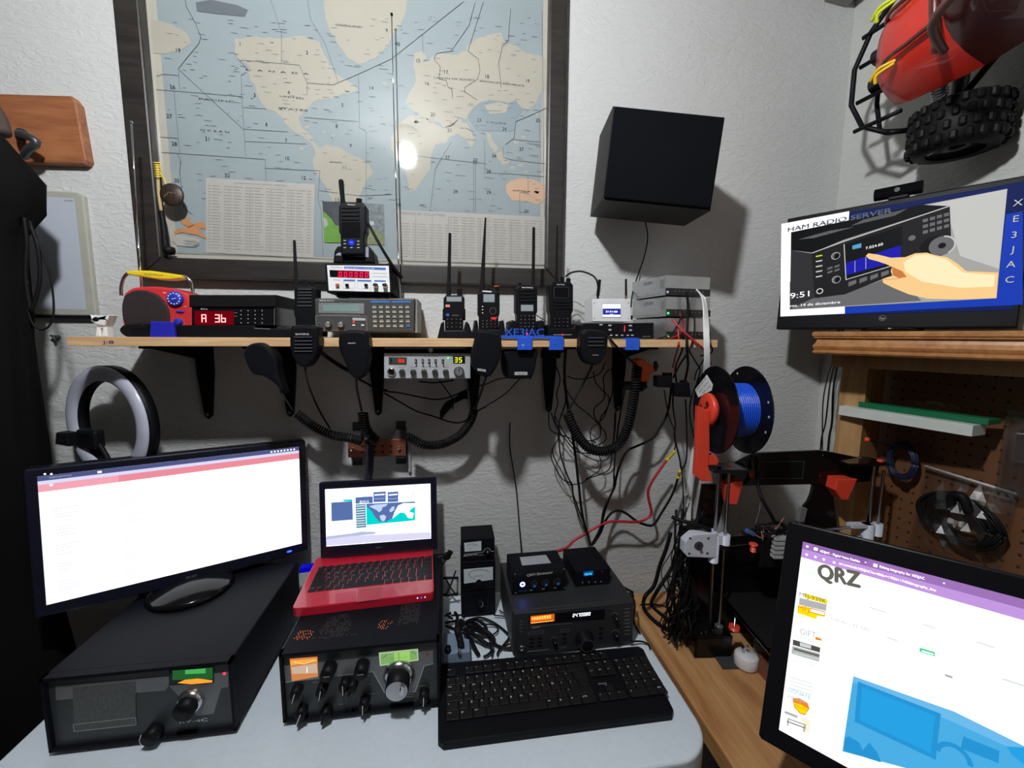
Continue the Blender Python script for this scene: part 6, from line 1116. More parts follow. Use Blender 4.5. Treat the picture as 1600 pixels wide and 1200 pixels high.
def keymesh(b, x0, x1, y0, y1, z, ch, hgt=0.002, top=None, ink=None, cs=0.004):
    b.box(((x0 + x1) / 2, (y0 + y1) / 2, z + hgt / 2), (x1 - x0, y1 - y0, hgt), top or BLK, 0.0008, 1)
    if ch: b.T = Matrix(((1, 0, 0, 0), (0, 0, 1, 0), (0, -1, 0, 0), (0, 0, 0, 1))) if False else Matrix(((1, 0, 0, 0), (0, 0, 1, 0), (0, -1, 0, z + hgt + 0.0002), (0, 0, 0, 1))); 
    if ch:
        vs_, fs_, a0, a1, b0, b1 = text_mesh(ch); kk = cs / 0.7; b.T = Matrix()
        b.raw([(x0 + 0.0025 + (v_.x - a0) * kk, y1 - 0.0025 - cs + v_.y * kk, z + hgt + 0.0003) for v_ in vs_], fs_, ink or WPR)
    b.T = Matrix(); return b
rh = (ky1 - ky0) / 6
lay = [[1] * 15, [1] * 14 + [1.4], [1.4] + [1] * 12 + [1.4], [1.6] + [1] * 11 + [2], [2.2] + [1] * 10 + [2], [1, 1, 1, 1, 5, 1, 1, 1, 1, 1, 1]]
let = [['ESC'] + ['F%d' % i for i in range(1, 13)] + ['PR', 'DEL'], list('|1234567890?') + ['!', '<', ''], [''] + list('QWERTYUIOP') + ['^', '*', ''], [''] + list('ASDFGHJKL') + [';', '{', ''], [''] + list('ZXCVBNM') + [',', '.', '-', ''], ['CTRL', 'FN', '#', 'ALT', '', 'GR', 'CT', '<', '>', '^', 'v']]
for r_, (ws, ls) in enumerate(zip(lay, let)):
    x_ = kx0; un = (kx1 - kx0) / sum(ws); y1_ = ky1 - r_ * rh
    for w_, ch in zip(ws, ls):
        b = B(); keymesh(b, x_ + 0.0008, x_ + un * w_ - 0.0008, y1_ - rh + 0.0012, y1_ - 0.0008 if r_ else y1_ - rh * 0.35, LH, ch, 0.0018, BLK, GPR, 0.0028 if len(ch) > 1 else 0.0045); b.build('key', t); x_ += un * w_
b = B()
for u in (652, 658, 664): p_ = dk(u, 937); b.sphere((p_[0], -0.0005, LH * 0.55), 0.0012, WLED if u != 658 else BLED, seg=8)
b.build('status_lights', t)
TLd = basis((-0.313, -0.112, 0.941), (1, 0.03, 0), (-0.007, 0.081, 0.997)); lid = B(TL_.inverted() @ TLd); s = lambda u, v, y=0.0: on(TLd, u, v, y); Q = lambda pts: [s(*q) for q in pts]
lo = Q([(499, 753), (502, 750), (678, 743), (681, 747), (681, 858), (505, 873)]); lid.plate([(-0.0145, -0.030), (0.272, -0.030), (0.272, 0.158), (0.268, 0.161), (-0.0105, 0.161), (-0.0145, 0.158)], 0.001, 0.009, BZL, 0.002); lo_ = lid.build('lid', t)
b = B(TL_.inverted() @ TLd); SW_, SH_ = 0.256, 0.1437; b.rect(0, 0, SW_, SH_, -0.0005, E('lap_white', (0.90, 0.96, 1.0), SCREEN))
ZL = lambda L: Q([(440 + x / 5.714, 740 + y / 5.714) for x, y in L]); CY = E('lap_cyan', (0.0, 0.70, 0.66), 1.0); SB = E('lap_slate', (0.10, 0.17, 0.42), 1.0); SP = E('lap_pale', (0.55, 0.68, 0.95), 1.0)
b.flat(ZL([(443, 258), (632, 245), (638, 410), (447, 425)]), -0.0008, SB); b.flat(ZL([(548, 232), (632, 228), (632, 245), (555, 248)]), -0.0008, CY)
b.flat(ZL([(755, 268), (1193, 248), (1193, 416), (760, 458)]), -0.0008, CY); b.flat(ZL([(755, 268), (1193, 248), (1190, 262), (1050, 275), (1010, 340), (985, 400), (930, 430), (870, 425), (830, 380), (800, 330), (765, 300)]), -0.001, SB)
for L in ([(780, 290), (840, 275), (900, 270), (950, 268), (930, 290), (900, 300), (895, 325), (870, 345), (850, 325), (820, 310)], [(960, 330), (985, 295), (1010, 290), (1005, 325), (975, 345)], [(878, 372), (915, 365), (935, 385), (920, 420), (900, 425), (880, 400)]): b.flat(ZL(L), -0.0012, SP)
b.flat(ZL([(1040, 285), (1090, 262), (1193, 262), (1193, 290), (1150, 320), (1140, 340), (1180, 350), (1170, 400), (1130, 395), (1100, 350), (1060, 345), (1030, 370), (990, 400), (1010, 340)]), -0.0012, PGW)
b.flat(ZL([(662, 275), (750, 268), (755, 478), (668, 487)]), -0.0008, E('lap_teal', (0.12, 0.28, 0.40), 1.0))
for q in range(9): b.line(ZL([(672, 290 + q * 22), (742, 284 + q * 22)]), 0.0011, -0.0012, PGW)
for (x0_, x1_) in ((820, 930), (948, 1042)): b.flat(ZL([(x0_, 165), (x1_, 158), (x1_, 250), (x0_, 255)]), -0.0008, SB); b.line(ZL([(x0_ + 15, 190), (x1_ - 15, 184)]), 0.003, -0.0012, PGW); b.line(ZL([(x0_ + 10, 225), (x1_ - 10, 220)]), 0.001, -0.0012, SP)
b.flat(ZL([(660, 212), (815, 202), (815, 262), (660, 268)]), -0.0008, SB); a_ = s(569, 786); b.text('02:51:3', a_[0], a_[1], 0.007, -0.0013, PGW, w=0.021)
for q in range(6): b.line(ZL([(1158, 165 + q * 16), (1190, 163 + q * 16)]), 0.001, -0.001, SB)
a_ = s(572, 776); b.text('XE3JAC', a_[0], a_[1], 0.005, -0.001, CY, w=0.022)
b.flat(ZL([(402, 560), (520, 545), (640, 530), (720, 515), (850, 520), (830, 540), (600, 560), (400, 585)]), -0.0008, E('lap_hills', (0.45, 0.50, 0.68), 1.1)); b.flat(ZL([(400, 585), (640, 555), (1330, 520), (1335, 575), (400, 645)]), -0.0008, E('lap_ground', (0.62, 0.60, 0.78), 1.2))
b.build('screen', lo_); b = B(TL_.inverted() @ TLd); a_ = s(592, 856); b.text('acer', a_[0], a_[1], 0.0045, -0.0009, MGR, w=0.016); b.build('logo', lo_)
# blue lit hub
T = TR(PZ(468, 896, CT + 0.002), 0.1); solo(B().b2(0, 0.034, 0, 0.022, 0, 0.012, E('hub_blue', (0.0, 0.0, 0.55), 0.8), 0.002), 'usb_hub', 'small blue glowing box between the left monitor and the red laptop', 'usb hub').matrix_world = T
# ---------------- meters
def dev2(name, label, cat, yf, pl, pr, vtl, vbl, depth, rz=0.0, z0=None):
    a_ = PY(pl, vbl, yf); z_ = a_.z if z0 is None else z0; T = TR((a_.x, yf, z_), rz); t = thing(name, label, cat, T); w_ = on(T, pr, vbl)[0]; h_ = on(T, pl, vtl)[1]; return T, t, w_, h_
T, t, w_, h_ = dev2('watt_meter', 'black power meter box with a wide white scale standing on the table', 'meter', -0.145, 721, 774, 879, 960, 0.11, z0=TZ + 0.0005)
B().b2(0, w_, 0, 0.09, 0, h_, CAB, 0.002).build('case', t); P = lambda pts, y=0: pq(T, pts, y); A = lambda u, v: on(T, u, v)
SCL = E('scale_lit', (0.50, 0.58, 0.62), 0.45) if False else mat('scale_white', (0.62, 0.68, 0.70), 0.4, noise=0.02)
b = B(); b.plate(P([(723, 884), (771, 881), (771, 917), (724, 922)]), -0.004, 0, GBK, 0.001); b.flat(P([(724.5, 888), (770, 884), (770, 904), (725, 910.5)]), -0.0045, SCL)
b.line(P([(742, 904), (736, 900), (732, 896), (736, 891), (744, 889), (752, 888.5), (760, 889.5), (765, 893)]), 0.0009, -0.005, PK); b.disc(*A(748, 908), 0.0075, -0.0052, GBK, 20); a = A(747, 899); b.text('RF WATTS', a[0], a[1], 0.0028, -0.005, PK, w=0.022); b.build('meter_window', t)
b = B(); a = A(751, 940); b.knob(a[0], a[1], 0.011, 0.014, BLK); b.line([(a[0] + 0.004, a[1] + 0.008), (a[0] + 0.005, a[1]), (a[0] + 0.001, a[1] - 0.005)], 0.0008, -0.0145, WPR); b.build('knob', t)
zt = TZ + 0.0005 + h_
T, t, w2_, h2_ = dev2('match_meter', 'small black meter box with a white dial stacked on the power meter', 'meter', -0.140, 721, 773, 843, 878, 0.08, z0=zt + 0.001)
B().b2(0, w2_, 0, 0.075, 0, h2_, CAB, 0.002).build('case', t); P = lambda pts, y=0: pq(T, pts, y); A = lambda u, v: on(T, u, v)
b = B(); b.flat(P([(725, 848), (752, 845), (752, 860), (726, 862)]), -0.0008, SCL); b.line(P([(730, 853), (733, 850), (740, 849.5), (746, 852)]), 0.0008, -0.0012, PK); b.line(P([(733, 860), (737, 854), (746, 850)]), 0.0006, -0.0012, PK); b.build('meter_window', t)
b = B(); a = A(724, 869.5); b.text('ASTATIC', a[0], a[1], 0.0042, -0.0008, WPR, 'L', w=0.037, rot=0.04); a = A(748, 868); b.text('PDC1', a[0], a[1], 0.0032, -0.0008, GPR, 'L', w=0.012); b.line(P([(725, 866), (755, 862.5), (758, 857), (764, 856), (767, 861), (772, 861)]), 0.0006, -0.0008, WPR); b.build('lettering', t)
b = B(); a = A(761.5, 861); b.knob(a[0], a[1], 0.007, 0.010, BLK, mark=WPR); b.build('knob', t)
# ---------------- transceiver with two boxes on it
T, t, w_, h_ = dev2('transceiver', 'dark grey transceiver with an orange meter and large tuning knob behind the keyboard', 'radio', -0.305, 801, 989, 959, 1020, 0.25, 0.015, z0=TZ + 0.012)
TG = mat('ts_grey', (0.022, 0.023, 0.026), 0.5); yb_ = PZ(781.5, 879, TZ + 0.012 + h_).y + 0.305
B().b2(0, w_, 0.008, yb_, 0.001, h_, TG, 0.003).b2(0.002, w_ - 0.002, 0, 0.01, 0.001, h_ - 0.001, TG, 0.002).build('case', t)
for x_ in (0.03, w_ - 0.03):
    for y_ in (0.03, yb_ - 0.03): B().cyl((x_, y_, -0.0115), (x_, y_, 0.002), 0.009, RUB).build('foot', t)
P = lambda pts, y=0: pq(T, pts, y); A = lambda u, v: on(T, u, v); ZT = lambda L: P([(780 + x / 6.668, 840 + y / 6.668) for x, y in L]); ZA = lambda x, y: A(780 + x / 6.668, 840 + y / 6.668)
b = B(); b.flat(ZT([(310, 810), (1100, 745), (1100, 850), (310, 900)]), -0.0006, GBK); b.flat(ZT([(325, 815), (575, 790), (575, 865), (325, 895)]), -0.001, E('ts_orange', (0.85, 0.12, 0.01), 0.9)); b.flat(ZT([(335, 830), (540, 800), (540, 840), (340, 860)]), -0.0013, AMB)
for k in range(8): b.line(ZT([(345 + k * 26, 825 - k * 3), (345 + k * 26, 850 - k * 3)]), 0.0008, -0.0016, E('ts_yellow', (1, 0.75, 0.2), 2))
b.line(ZT([(330, 886), (560, 862)]), 0.0008, -0.0016, E('ts_yellow', (1, 0.75, 0.2), 2)); x_, z_ = ZA(765, 822); sevenseg(b, '24.700.80', x_, z_, 0.0068, -0.0016, WLED, gap=0.0062, slant=0.08); b.build('display', t)
b = B(); a = ZA(885, 1050); b.lathe([(0.0215, 0), (0.0215, 0.003), (0.018, 0.008), (0.0172, 0.022), (0.0155, 0.024), (0, 0.023)], (a[0], 0, a[1]), (0, -1, 0), BLK, 36); b.ring(a[0], a[1], 0.0142, 0.0150, -0.0245, MGR); b.build('tuning_knob', t)
for (x, y, r) in ((1180, 800, 0.006), (1185, 980, 0.006), (550, 1045, 0.0045)): b = B(); a = ZA(x + 20, y + 20); b.knob(a[0], a[1], r, 0.012, BLK, mark=WPR); b.ring(a[0], a[1], r * 1.5, r * 1.62, -0.0008, GPR, a0=0.4, a1=2.7); b.build('knob', t)
b = B()
for i in range(2):
    for j in range(3): a = ZA(335 + i * 85, 1050 + j * 38 - i * 8); b.b2(a[0] - 0.005, a[0] + 0.005, -0.0015, 0, a[1] - 0.002, a[1] + 0.002, BLK, 0.0005, 1)
for j in range(3): a = ZA(680, 1000 + j * 45); b.b2(a[0] - 0.005, a[0] + 0.005, -0.0015, 0, a[1] - 0.002, a[1] + 0.002, BLK, 0.0005, 1); a = ZA(1060, 940 + j * 50); b.b2(a[0] - 0.005, a[0] + 0.005, -0.0015, 0, a[1] - 0.002, a[1] + 0.002, BLK, 0.0005, 1)
for j in range(8): a = ZA(1330, 745 + j * 38); b.b2(a[0] - 0.006, a[0] + 0.006, -0.0012, 0, a[1] - 0.0012, a[1] + 0.0012, DGR); b.line([(a[0] - 0.007, a[1] + 0.003), (a[0] + 0.007, a[1] + 0.003)], 0.0005, -0.0015, GPR)
for j in range(4): a = ZA(228, 870 + j * 36); b.line([(a[0] - 0.003, a[1]), (a[0] + 0.003, a[1])], 0.0007, -0.0008, GPR)
for (x0_, y0_, x1_, y1_) in ((300, 985, 465, 965), (640, 960, 720, 950)): b.line(ZT([(x0_, y0_), (x1_, y1_), (x1_, y1_ + 25), (x0_, y0_ + 25), (x0_, y0_)]), 0.0004, -0.0008, GPR)
b.line(ZT([(300, 1185), (520, 1160)]), 0.0006, -0.0008, WPR); b.line(ZT([(620, 1145), (700, 1135)]), 0.0006, -0.0008, GPR); b.line(ZT([(320, 925), (760, 890)]), 0.0005, -0.0008, GPR); b.build('buttons', t)
b = B(); a = ZA(385, 938); b.text('KENWOOD', a[0], a[1], 0.0026, -0.0008, WPR, w=0.018, rot=0.05); b.build('lettering', t)
b = B(); a = ZA(235, 1150); b.lathe([(0.0065, 0), (0.0065, 0.003), (0.0045, 0.004), (0.0045, 0.001), (0, 0.001)], (a[0], 0, a[1]), (0, -1, 0), STL, 20); b.build('mic_socket', t)
zt = TZ + 0.012 + h_ + 0.001
pf = PZ(800, 930, zt); T, t, w_, h_ = dev2('noise_canceller', 'black box lettered QRM Eliminator with a glowing blue ring and three knobs', 'electronics box', pf.y, 800, 883.5, 894, 930, 0.1, 0.02, z0=zt)
yb_ = PZ(794, 865, zt + h_).y - pf.y
B().b2(0, w_, 0, max(0.05, yb_), 0, h_, CAB, 0.002).build('case', t); P = lambda pts, y=0: pq(T, pts, y); ZT = lambda L: P([(780 + x / 6.668, 840 + y / 6.668) for x, y in L]); ZA = lambda x, y: on(T, 780 + x / 6.668, 840 + y / 6.668)
b = B(); b.flat(ZT([(140, 370), (680, 320), (685, 530), (145, 590)]), -0.0006, GBK); b.build('front_panel', t)
b = B(); a = ZA(242, 485); b.ring(a[0], a[1], 0.0028, 0.0062, -0.0012, E('ring_blue', (0.12, 0.16, 1.0), 16)); b.build('blue_ring', t)
b = B(); stext(b, 'QRM Eliminator', (288, 402), (558, 368), 0.0058, -0.0012, WPR, ZA); stext(b, 'POWER', (205, 560), (292, 552), 0.0022, -0.0012, BLP, ZA)
for x in (330, 455, 580): stext(b, 'PH', (x - 10, 550 - (x - 330) * 0.1), (x + 15, 548 - (x - 330) * 0.1), 0.0022, -0.0012, WPR, ZA)
for (x, y) in ((165, 375), (170, 575), (675, 325), (683, 520)): b.disc(*ZA(x, y), 0.0013, -0.0012, LGR, 8)
b.build('lettering', t)
for (x, y) in ((358, 480), (478, 468), (603, 455)):
    b = B(); a = ZA(x, y); b.knob(a[0], a[1], 0.0052, 0.010, BLK, cap=mat('cap_blue', (0.03, 0.18, 0.55), 0.4))
    for k in range(9): q = -0.5 + k * 0.52; b.line([(a[0] + 0.0068 * math.cos(q), a[1] + 0.0068 * math.sin(q)), (a[0] + 0.0085 * math.cos(q), a[1] + 0.0085 * math.sin(q))], 0.0005, -0.0012, LGR)
    b.build('knob', t)
b = B(); I_ = T.inverted(); q = [I_ @ PZ(u, v, T.translation.z + h_) for u, v in ((812, 871), (853, 867), (861, 880), (816, 884))]; b.raw([(v.x, v.y, h_ + 0.0005) for v in q], [(0, 1, 2, 3)], mat('sticker', (0.36, 0.38, 0.42), 0.5)); b.build('sticker', t)
pf = PZ(899, 917, zt); T, t, w_, h_ = dev2('power_meter', 'plain black box with a small cyan readout beside the QRM Eliminator', 'meter', pf.y, 899, 953, 893, 917, 0.1, 0.02, z0=zt)
yb_ = PZ(876, 858, zt + h_).y - pf.y; B().b2(0, w_, 0, max(0.05, yb_), 0, h_, CAB, 0.0015).build('case', t)
b = B(); b.flat(pq(T, [(911.5, 893.5), (926.5, 891.5), (926.5, 898.5), (912, 900)]), -0.0008, E('lcd_blue', (0.0, 0.10, 0.35), 1)); a = on(T, 919, 898); b.text('0070', a[0], a[1], 0.0045, -0.0012, E('lcd_cyan', (0.1, 0.7, 1.0), 1.6), w=0.018); b.build('readout', t)
b = B(); b.disc(*on(T, 941, 893), 0.0018, -0.0008, mat('btn_red', (0.4, 0.02, 0.03), 0.4), 10)
b.build('red_button', t); b = B()
for x in (910, 920, 930, 939): a = on(T, x, 910 - (x - 910) * 0.05); b.b2(a[0] - 0.0015, a[0] + 0.0015, -0.001, 0, a[1] - 0.001, a[1] + 0.001, GPR)
b.build('button_row', t)
# ---------------- small blue-grey box and cords
q = [PZ(u, v, TZ + 0.035) for u, v in ((692, 1022), (735, 1026), (729.5, 985), (692, 989.6))]; o0 = Vector((q[0].x, q[3].y - 0.07, TZ + 0.0005)); T = TR((q[0].x, q[0].y, TZ + 0.0005), 0.0)
t = thing('switch_box', 'small blue-grey metal box with a knob and toggle beside the vintage receiver', 'electronics box', T); BG = mat('blue_grey', (0.20, 0.27, 0.38), 0.45); w_ = q[1].x - q[0].x; d_ = q[3].y - q[0].y
B().b2(0, w_, 0, d_, 0, 0.034, BG, 0.002).build('case', t)
def up(u, v, z=TZ + 0.035): p_ = T.inverted() @ PZ(u, v, z); return p_
a = up(700, 1018); B().lathe([(0.007, 0), (0.006, 0.012), (0, 0.012)], (a.x, a.y, 0.034), (0, 0, 1), BLK).build('knob', t); a = up(718, 1021); B().lathe([(0.004, 0), (0.004, 0.003), (0.0018, 0.004), (0.0025, 0.012), (0, 0.012)], (a.x, a.y, 0.034), (0, 0, 1), STL, 12).build('toggle', t)
ZC = lambda L: [PZ(680 + x / 10.9, 930 + y / 10.9, z) for x, y, z in L]; rr = random.Random(8); zt_ = TZ + 0.006
JC = [([(160, 350, .78), (400, 340, .77), (500, 330, .75)], .0022), ([(180, 470, .76), (350, 440, .79), (450, 480, .79), (700, 480, .765), (900, 700, .75), (1000, 820, .75), (1150, 890, .75), (1310, 910, .75)], .003), ([(500, 640, .79), (600, 760, .77), (700, 950, .75), (740, 1020, .748)], .0045),
      ([(400, 470, .80), (380, 600, .80), (420, 750, .785), (440, 890, .78)], .0075), ([(640, 400, .75), (760, 380, .75), (900, 420, .75), (1050, 500, .75), (1180, 600, .75), (1260, 700, .75), (1180, 830, .75), (1080, 950, .75), (1060, 1020, .75)], .0024),
      ([(780, 500, .76), (950, 500, .75), (1060, 540, .75), (1050, 620, .75), (950, 690, .75)], .0018), ([(560, 640, .78), (700, 700, .76), (850, 800, .755), (960, 920, .75), (900, 1010, .75), (820, 1050, .748)], .0026), ([(180, 520, .76), (320, 570, .78), (450, 580, .79), (600, 620, .775)], .0026),
      ([(1000, 900, .75), (960, 1040, .75)], .002), ([(1090, 260, .75), (1190, 310, .75)], .0016), ([(1000, 340, .75), (1190, 360, .75)], .0016), ([(340, 300, .78), (380, 380, .79), (360, 480, .79), (420, 560, .795), (560, 440, .79), (700, 420, .77), (850, 520, .765), (860, 640, .76), (700, 600, .77), (500, 560, .785)], .004),
      ([(420, 430, .785), (560, 500, .785), (760, 560, .77), (900, 640, .76), (1000, 760, .755), (900, 840, .752), (700, 700, .765), (560, 600, .78)], .0048), ([(1130, 900, .75), (1200, 860, .75), (1300, 820, .75)], .002), ([(300, 400, .79), (250, 380, .79), (200, 330, .785)], .003)]
for pts, r in JC: c = ZC(pts)[0]; solo(B().tube(ZC(pts), r, RUB, 7, 5), 'patch_cord', 'black cord in the jumble between the watt meter and the keyboard', 'cord', 'jumble of cords beside the blue-grey box', loc=c)
c = ZC([(190, 340, .785)])[0]; solo(B().cyl(c, c + Vector((0.012, 0.002, 0.002)), 0.004, CHR), 'audio_plug', 'shiny metal plug at the left of the cord jumble', 'plug', loc=c)
# hub cables left of the watt meter, and usb dongle at the laptop
for pts, r, lab in (([(684, 904, .80), (700, 903, .80), (716, 903, .80)], .0035, 'black cable crossing behind the watt meter, the upper one'), ([(684, 928, .775), (700, 930, .775), (716, 927, .775)], .003, 'black cable crossing behind the watt meter, the lower one'), ([(696, 903, .80), (704, 918, .79), (714, 931, .775)], .0022, 'black cable slanting down to the right beside the laptop'), ([(712, 892, .80), (704, 915, .79), (696, 930, .775)], .0022, 'black cable slanting down to the left beside the laptop')):
    solo(B().tube([PZ(*q) for q in pts], r, RUB, 7), 'power_cable', lab, 'cable', loc=PZ(*pts[0]))
T = Matrix.Translation(PY(698, 869, -0.14)); b = B(); b.sphere((0, 0, 0), 0.011, BLK2, (1, 0.5, 1)).box((0.006, 0, 0.006), (0.014, 0.01, 0.018), BLK2, 0.003, 2, Matrix.Rotation(0.6, 3, 'Y')).cyl((-0.022, 0, -0.003), (-0.01, 0, -0.002), 0.0035, STL)
solo(b, 'audio_plug', 'black angled plug stuck in the right side of the red laptop', 'plug').matrix_world = T
solo(B().tube([PY(700, 872, -.14), PY(690, 885, -.12), PY(686, 900, -.1), PY(690, 915, -.1)], 0.0014, RUB, 6), 'audio_lead', 'thin black lead from the plug beside the red laptop', 'cable')
# ---------------- keyboard
kz = TZ + 0.018; K = [PZ(684, 1160, kz), PZ(1056, 1110, kz), PZ(1000, 1006, kz), PZ(684, 1034, kz)]
T = TR((K[0].x, K[0].y, TZ + 0.0005), math.atan2(K[1].y - K[0].y, K[1].x - K[0].x)); t = thing('computer_keyboard', 'full size black keyboard with a palm rest at the front of the table', 'keyboard', T); I_ = T.inverted()
def kb(u, v, z=kz): p_ = I_ @ PZ(u, v, z); return (p_.x, p_.y)
c0, c1, c2, c3 = kb(684, 1160), kb(1056, 1110), kb(1000, 1006), kb(684, 1034)
b = B(Matrix(((1, 0, 0, 0), (0, 0, 1, 0), (0, 1, 0, 0), (0, 0, 0, 1)))); yk = kb(700, 1128)[1]
b.plate([(c0[0] + 0.01, c0[1]), (c1[0] - 0.008, c1[1] - 0.002), (c1[0], c1[1] + 0.008), (c2[0] + 0.004, c2[1] - 0.01), (c2[0] - 0.004, c2[1]), (c3[0] + 0.01, c3[1]), (c3[0], c3[1] - 0.01), (c0[0], c0[1] + 0.01)], 0.014, 0.0, BLK, 0.004, 3)
b.build('case', t); ky0 = kb(692, 1128)[1]; ky1 = kb(692, 1046)[1]; kx0 = kb(697, 1100)[0]; kx1 = kb(1031, 1060)[0]; un = (kx1 - kx0) / 22.6; rh = (ky1 - ky0) / 6.25
keys = []
for r_, row in enumerate(([('ESC', 1), ('', -1), ('F1', 1), ('F2', 1), ('F3', 1), ('F4', 1), ('', -.5), ('F5', 1), ('F6', 1), ('F7', 1), ('F8', 1), ('', -.5), ('F9', 1), ('F10', 1), ('F11', 1), ('F12', 1), ('', -.3), ('PR', 1), ('BL', 1), ('PA', 1)],
    [(c, 1) for c in '|1234567890?!'] + [('<-', 2), ('', -.3), ('INS', 1), ('HM', 1), ('RE', 1), ('', -.3), ('NM', 1), ('/', 1), ('*', 1), ('-', 1)],
    [('TAB', 1.5)] + [(c, 1) for c in 'QWERTYUIOP^*'] + [('', 1.5), ('', -.3), ('SUP', 1), ('FIN', 1), ('AV', 1), ('', -.3), ('7', 1), ('8', 1), ('9', 1), ('+', 1)],
    [('MAY', 1.75)] + [(c, 1) for c in 'ASDFGHJKL\u00d1{}'] + [('', 1.25), ('', -3.6), ('4', 1), ('5', 1), ('6', 1), ('+', 1)],
    [('^', 1.25)] + [(c, 1) for c in '<ZXCVBNM,.-'] + [('^', 2.75), ('', -1.3), ('^', 1), ('', -1.3), ('1', 1), ('2', 1), ('3', 1), ('EN', 1)],
    [('CTR', 1.3), ('#', 1.3), ('ALT', 1.3), ('', 6), ('GR', 1.2), ('#', 1.2), ('M', 1.2), ('CTR', 1.5), ('', -.3), ('<', 1), ('v', 1), ('>', 1), ('', -.3), ('0', 2), ('.', 1), ('EN', 1)])):
    x_ = kx0; y1_ = ky1 - r_ * rh - (0.25 * rh if r_ else 0)
    for ch, w_ in row:
        if w_ > 0: keys.append((x_, x_ + un * w_, y1_ - rh, y1_, ch))
        x_ += un * abs(w_)
KB = mat('key_black', (0.009, 0.009, 0.010), 0.45, spec=0.3)
for i, (x0_, x1_, y0_, y1_, ch) in enumerate(keys[:100]): b = B(); keymesh(b, x0_ + 0.0008, x1_ - 0.0008, y0_ + 0.0008, y1_ - 0.0008, 0.0145, ch, 0.0045, KB, WPR, 0.0026 if len(ch) > 1 else 0.0042); b.build('key', t)
b = B()
for (x0_, x1_, y0_, y1_, ch) in keys[100:]: keymesh(b, x0_ + 0.0008, x1_ - 0.0008, y0_ + 0.0008, y1_ - 0.0008, 0.0145, ch, 0.0045, KB, WPR, 0.0035)
o_ = b.build('number_pad_keys', t); o_['kind'] = 'stuff'
vs_, fs_, a0, a1, b0, b1 = text_mesh('Acteck'); a = kb(942, 1067); b = B(); b.raw([(a[0] + (v_.x - (a0 + a1) / 2) * 0.0065, a[1] + v_.y * 0.0065, 0.0146) for v_ in vs_], fs_, GPR); b.build('lettering', t)
solo(B().tube([PZ(985, 1003, .755), PZ(1000, 1002, .75), PZ(1012, 1006, .746), PZ(1016, 1014, .746)], 0.002, RUB, 7), 'keyboard_cable', 'short black cable leaving the right back corner of the keyboard', 'cable')
solo(B().tube([PZ(960, 912, .80), PZ(970, 922, .78), PZ(985, 930, .765), PZ(992, 945, .75), PZ(990, 970, .745), PZ(1000, 990, .744)], 0.0025, RUB, 7), 'coax_cable', 'black cable curling down at the right rear of the transceiver', 'cable')
solo(B().tube([PZ(955, 905, .80), PZ(975, 918, .79), PZ(990, 926, .78)], 0.003, RUB, 7).sphere(PZ(986, 931, .775), 0.008, RUB, (1, 1, 1.2)), 'ferrite_cable', 'black cable with a round ferrite bead behind the transceiver', 'cable')
# ================================================================ 3D printer on the workbench
TP = basis((0.60, -0.275, BZ + 0.001), (0.994, -0.11, 0), (0, 0, 1))
t = thing('printer', 'black acrylic frame 3D printer with white and red parts on the workbench', '3D printer', TP)
P = lambda pts, y=0: pq(TP, pts, y); A = lambda u, v, y=0.0: on(TP, u, v, y)
ACR = mat('acrylic_black', (0.004, 0.004, 0.005), 0.16, spec=0.35); V3 = lambda u, v, y=0.0: (A(u, v, y)[0], y, A(u, v, y)[1])
yf = 0.03
b = B(); b.plate(P([(1128, 735), (1181, 708), (1281, 704), (1297, 706), (1376, 722), (1371, 742), (1360, 752), (1340, 754), (1300, 750), (1310, 840), (1252, 840), (1256, 800), (1268, 773), (1271, 760), (1268, 757), (1163, 759), (1150, 757), (1128, 757)], yf), yf, yf + 0.008, ACR, 0.001); b.build('front_frame', t)
b = B(); b.plate(P([(1098, 757), (1132, 757), (1130, 790), (1118, 840), (1105, 985), (1078, 985), (1085, 840)], 0.06), 0.06, 0.068, ACR, 0.001); b.build('left_leg', t, 'black acrylic left leg')
a = A(1104, 736, 0.0); e = A(1376, 722, 0.0)
b = B(); b.box(((a[0] + e[0]) / 2 - 0.155, 0.01, A(1130, 733)[1]), (0.095, 0.055, 0.008), ACR).build('rod_holder', t); b = B(); b.box((e[0] - 0.045, 0.01, A(1370, 720)[1] - 0.004), (0.10, 0.055, 0.006), ACR).build('rod_holder', t)
b = B(); a = A(1180, 745, yf); c = A(1250, 718, yf); b.frame(A(1183, 747, yf)[0], A(1183, 748, yf)[1], A(1256, 720, yf)[0], A(1256, 720, yf)[1], 0.0016, yf - 0.002, mat('lcd_frame_green', (0.02, 0.07, 0.03), 0.5)); b.rect(A(1183, 747, yf)[0], A(1183, 748, yf)[1], A(1256, 720, yf)[0], A(1256, 720, yf)[1], yf - 0.0015, GBK); b.build('display', t)
for tb in ([(1147.5, 753), (1162, 753), (1152, 789), (1140, 788), (1136, 760)], [(1309, 749), (1340, 749), (1326, 781.5), (1315, 781), (1305, 766)]): B().plate(P(tb, 0.0), 0.0, 0.03, RPR, 0.002).build('red_bracket', t)
b = B(); a = A(1173, 740, yf); b.sphere((a[0], yf - 0.005, a[1]), 0.0085, RPR, (0.85, 0.6, 1.2)); b.build('red_knob', t)
for (u0, v0, u1, v1, r, y_) in ((1124, 728, 1102.7, 985, 0.0042, 0.0), (1366, 728, 1340, 960, 0.0042, 0.0)): b = B(); p_ = V3(u0, v0, y_); q_ = V3(u1, v1, y_); b.cyl((p_[0], y_, p_[2]), (p_[0], y_, 0.04), r, STL, seg=14); b.build('smooth_rod', t)
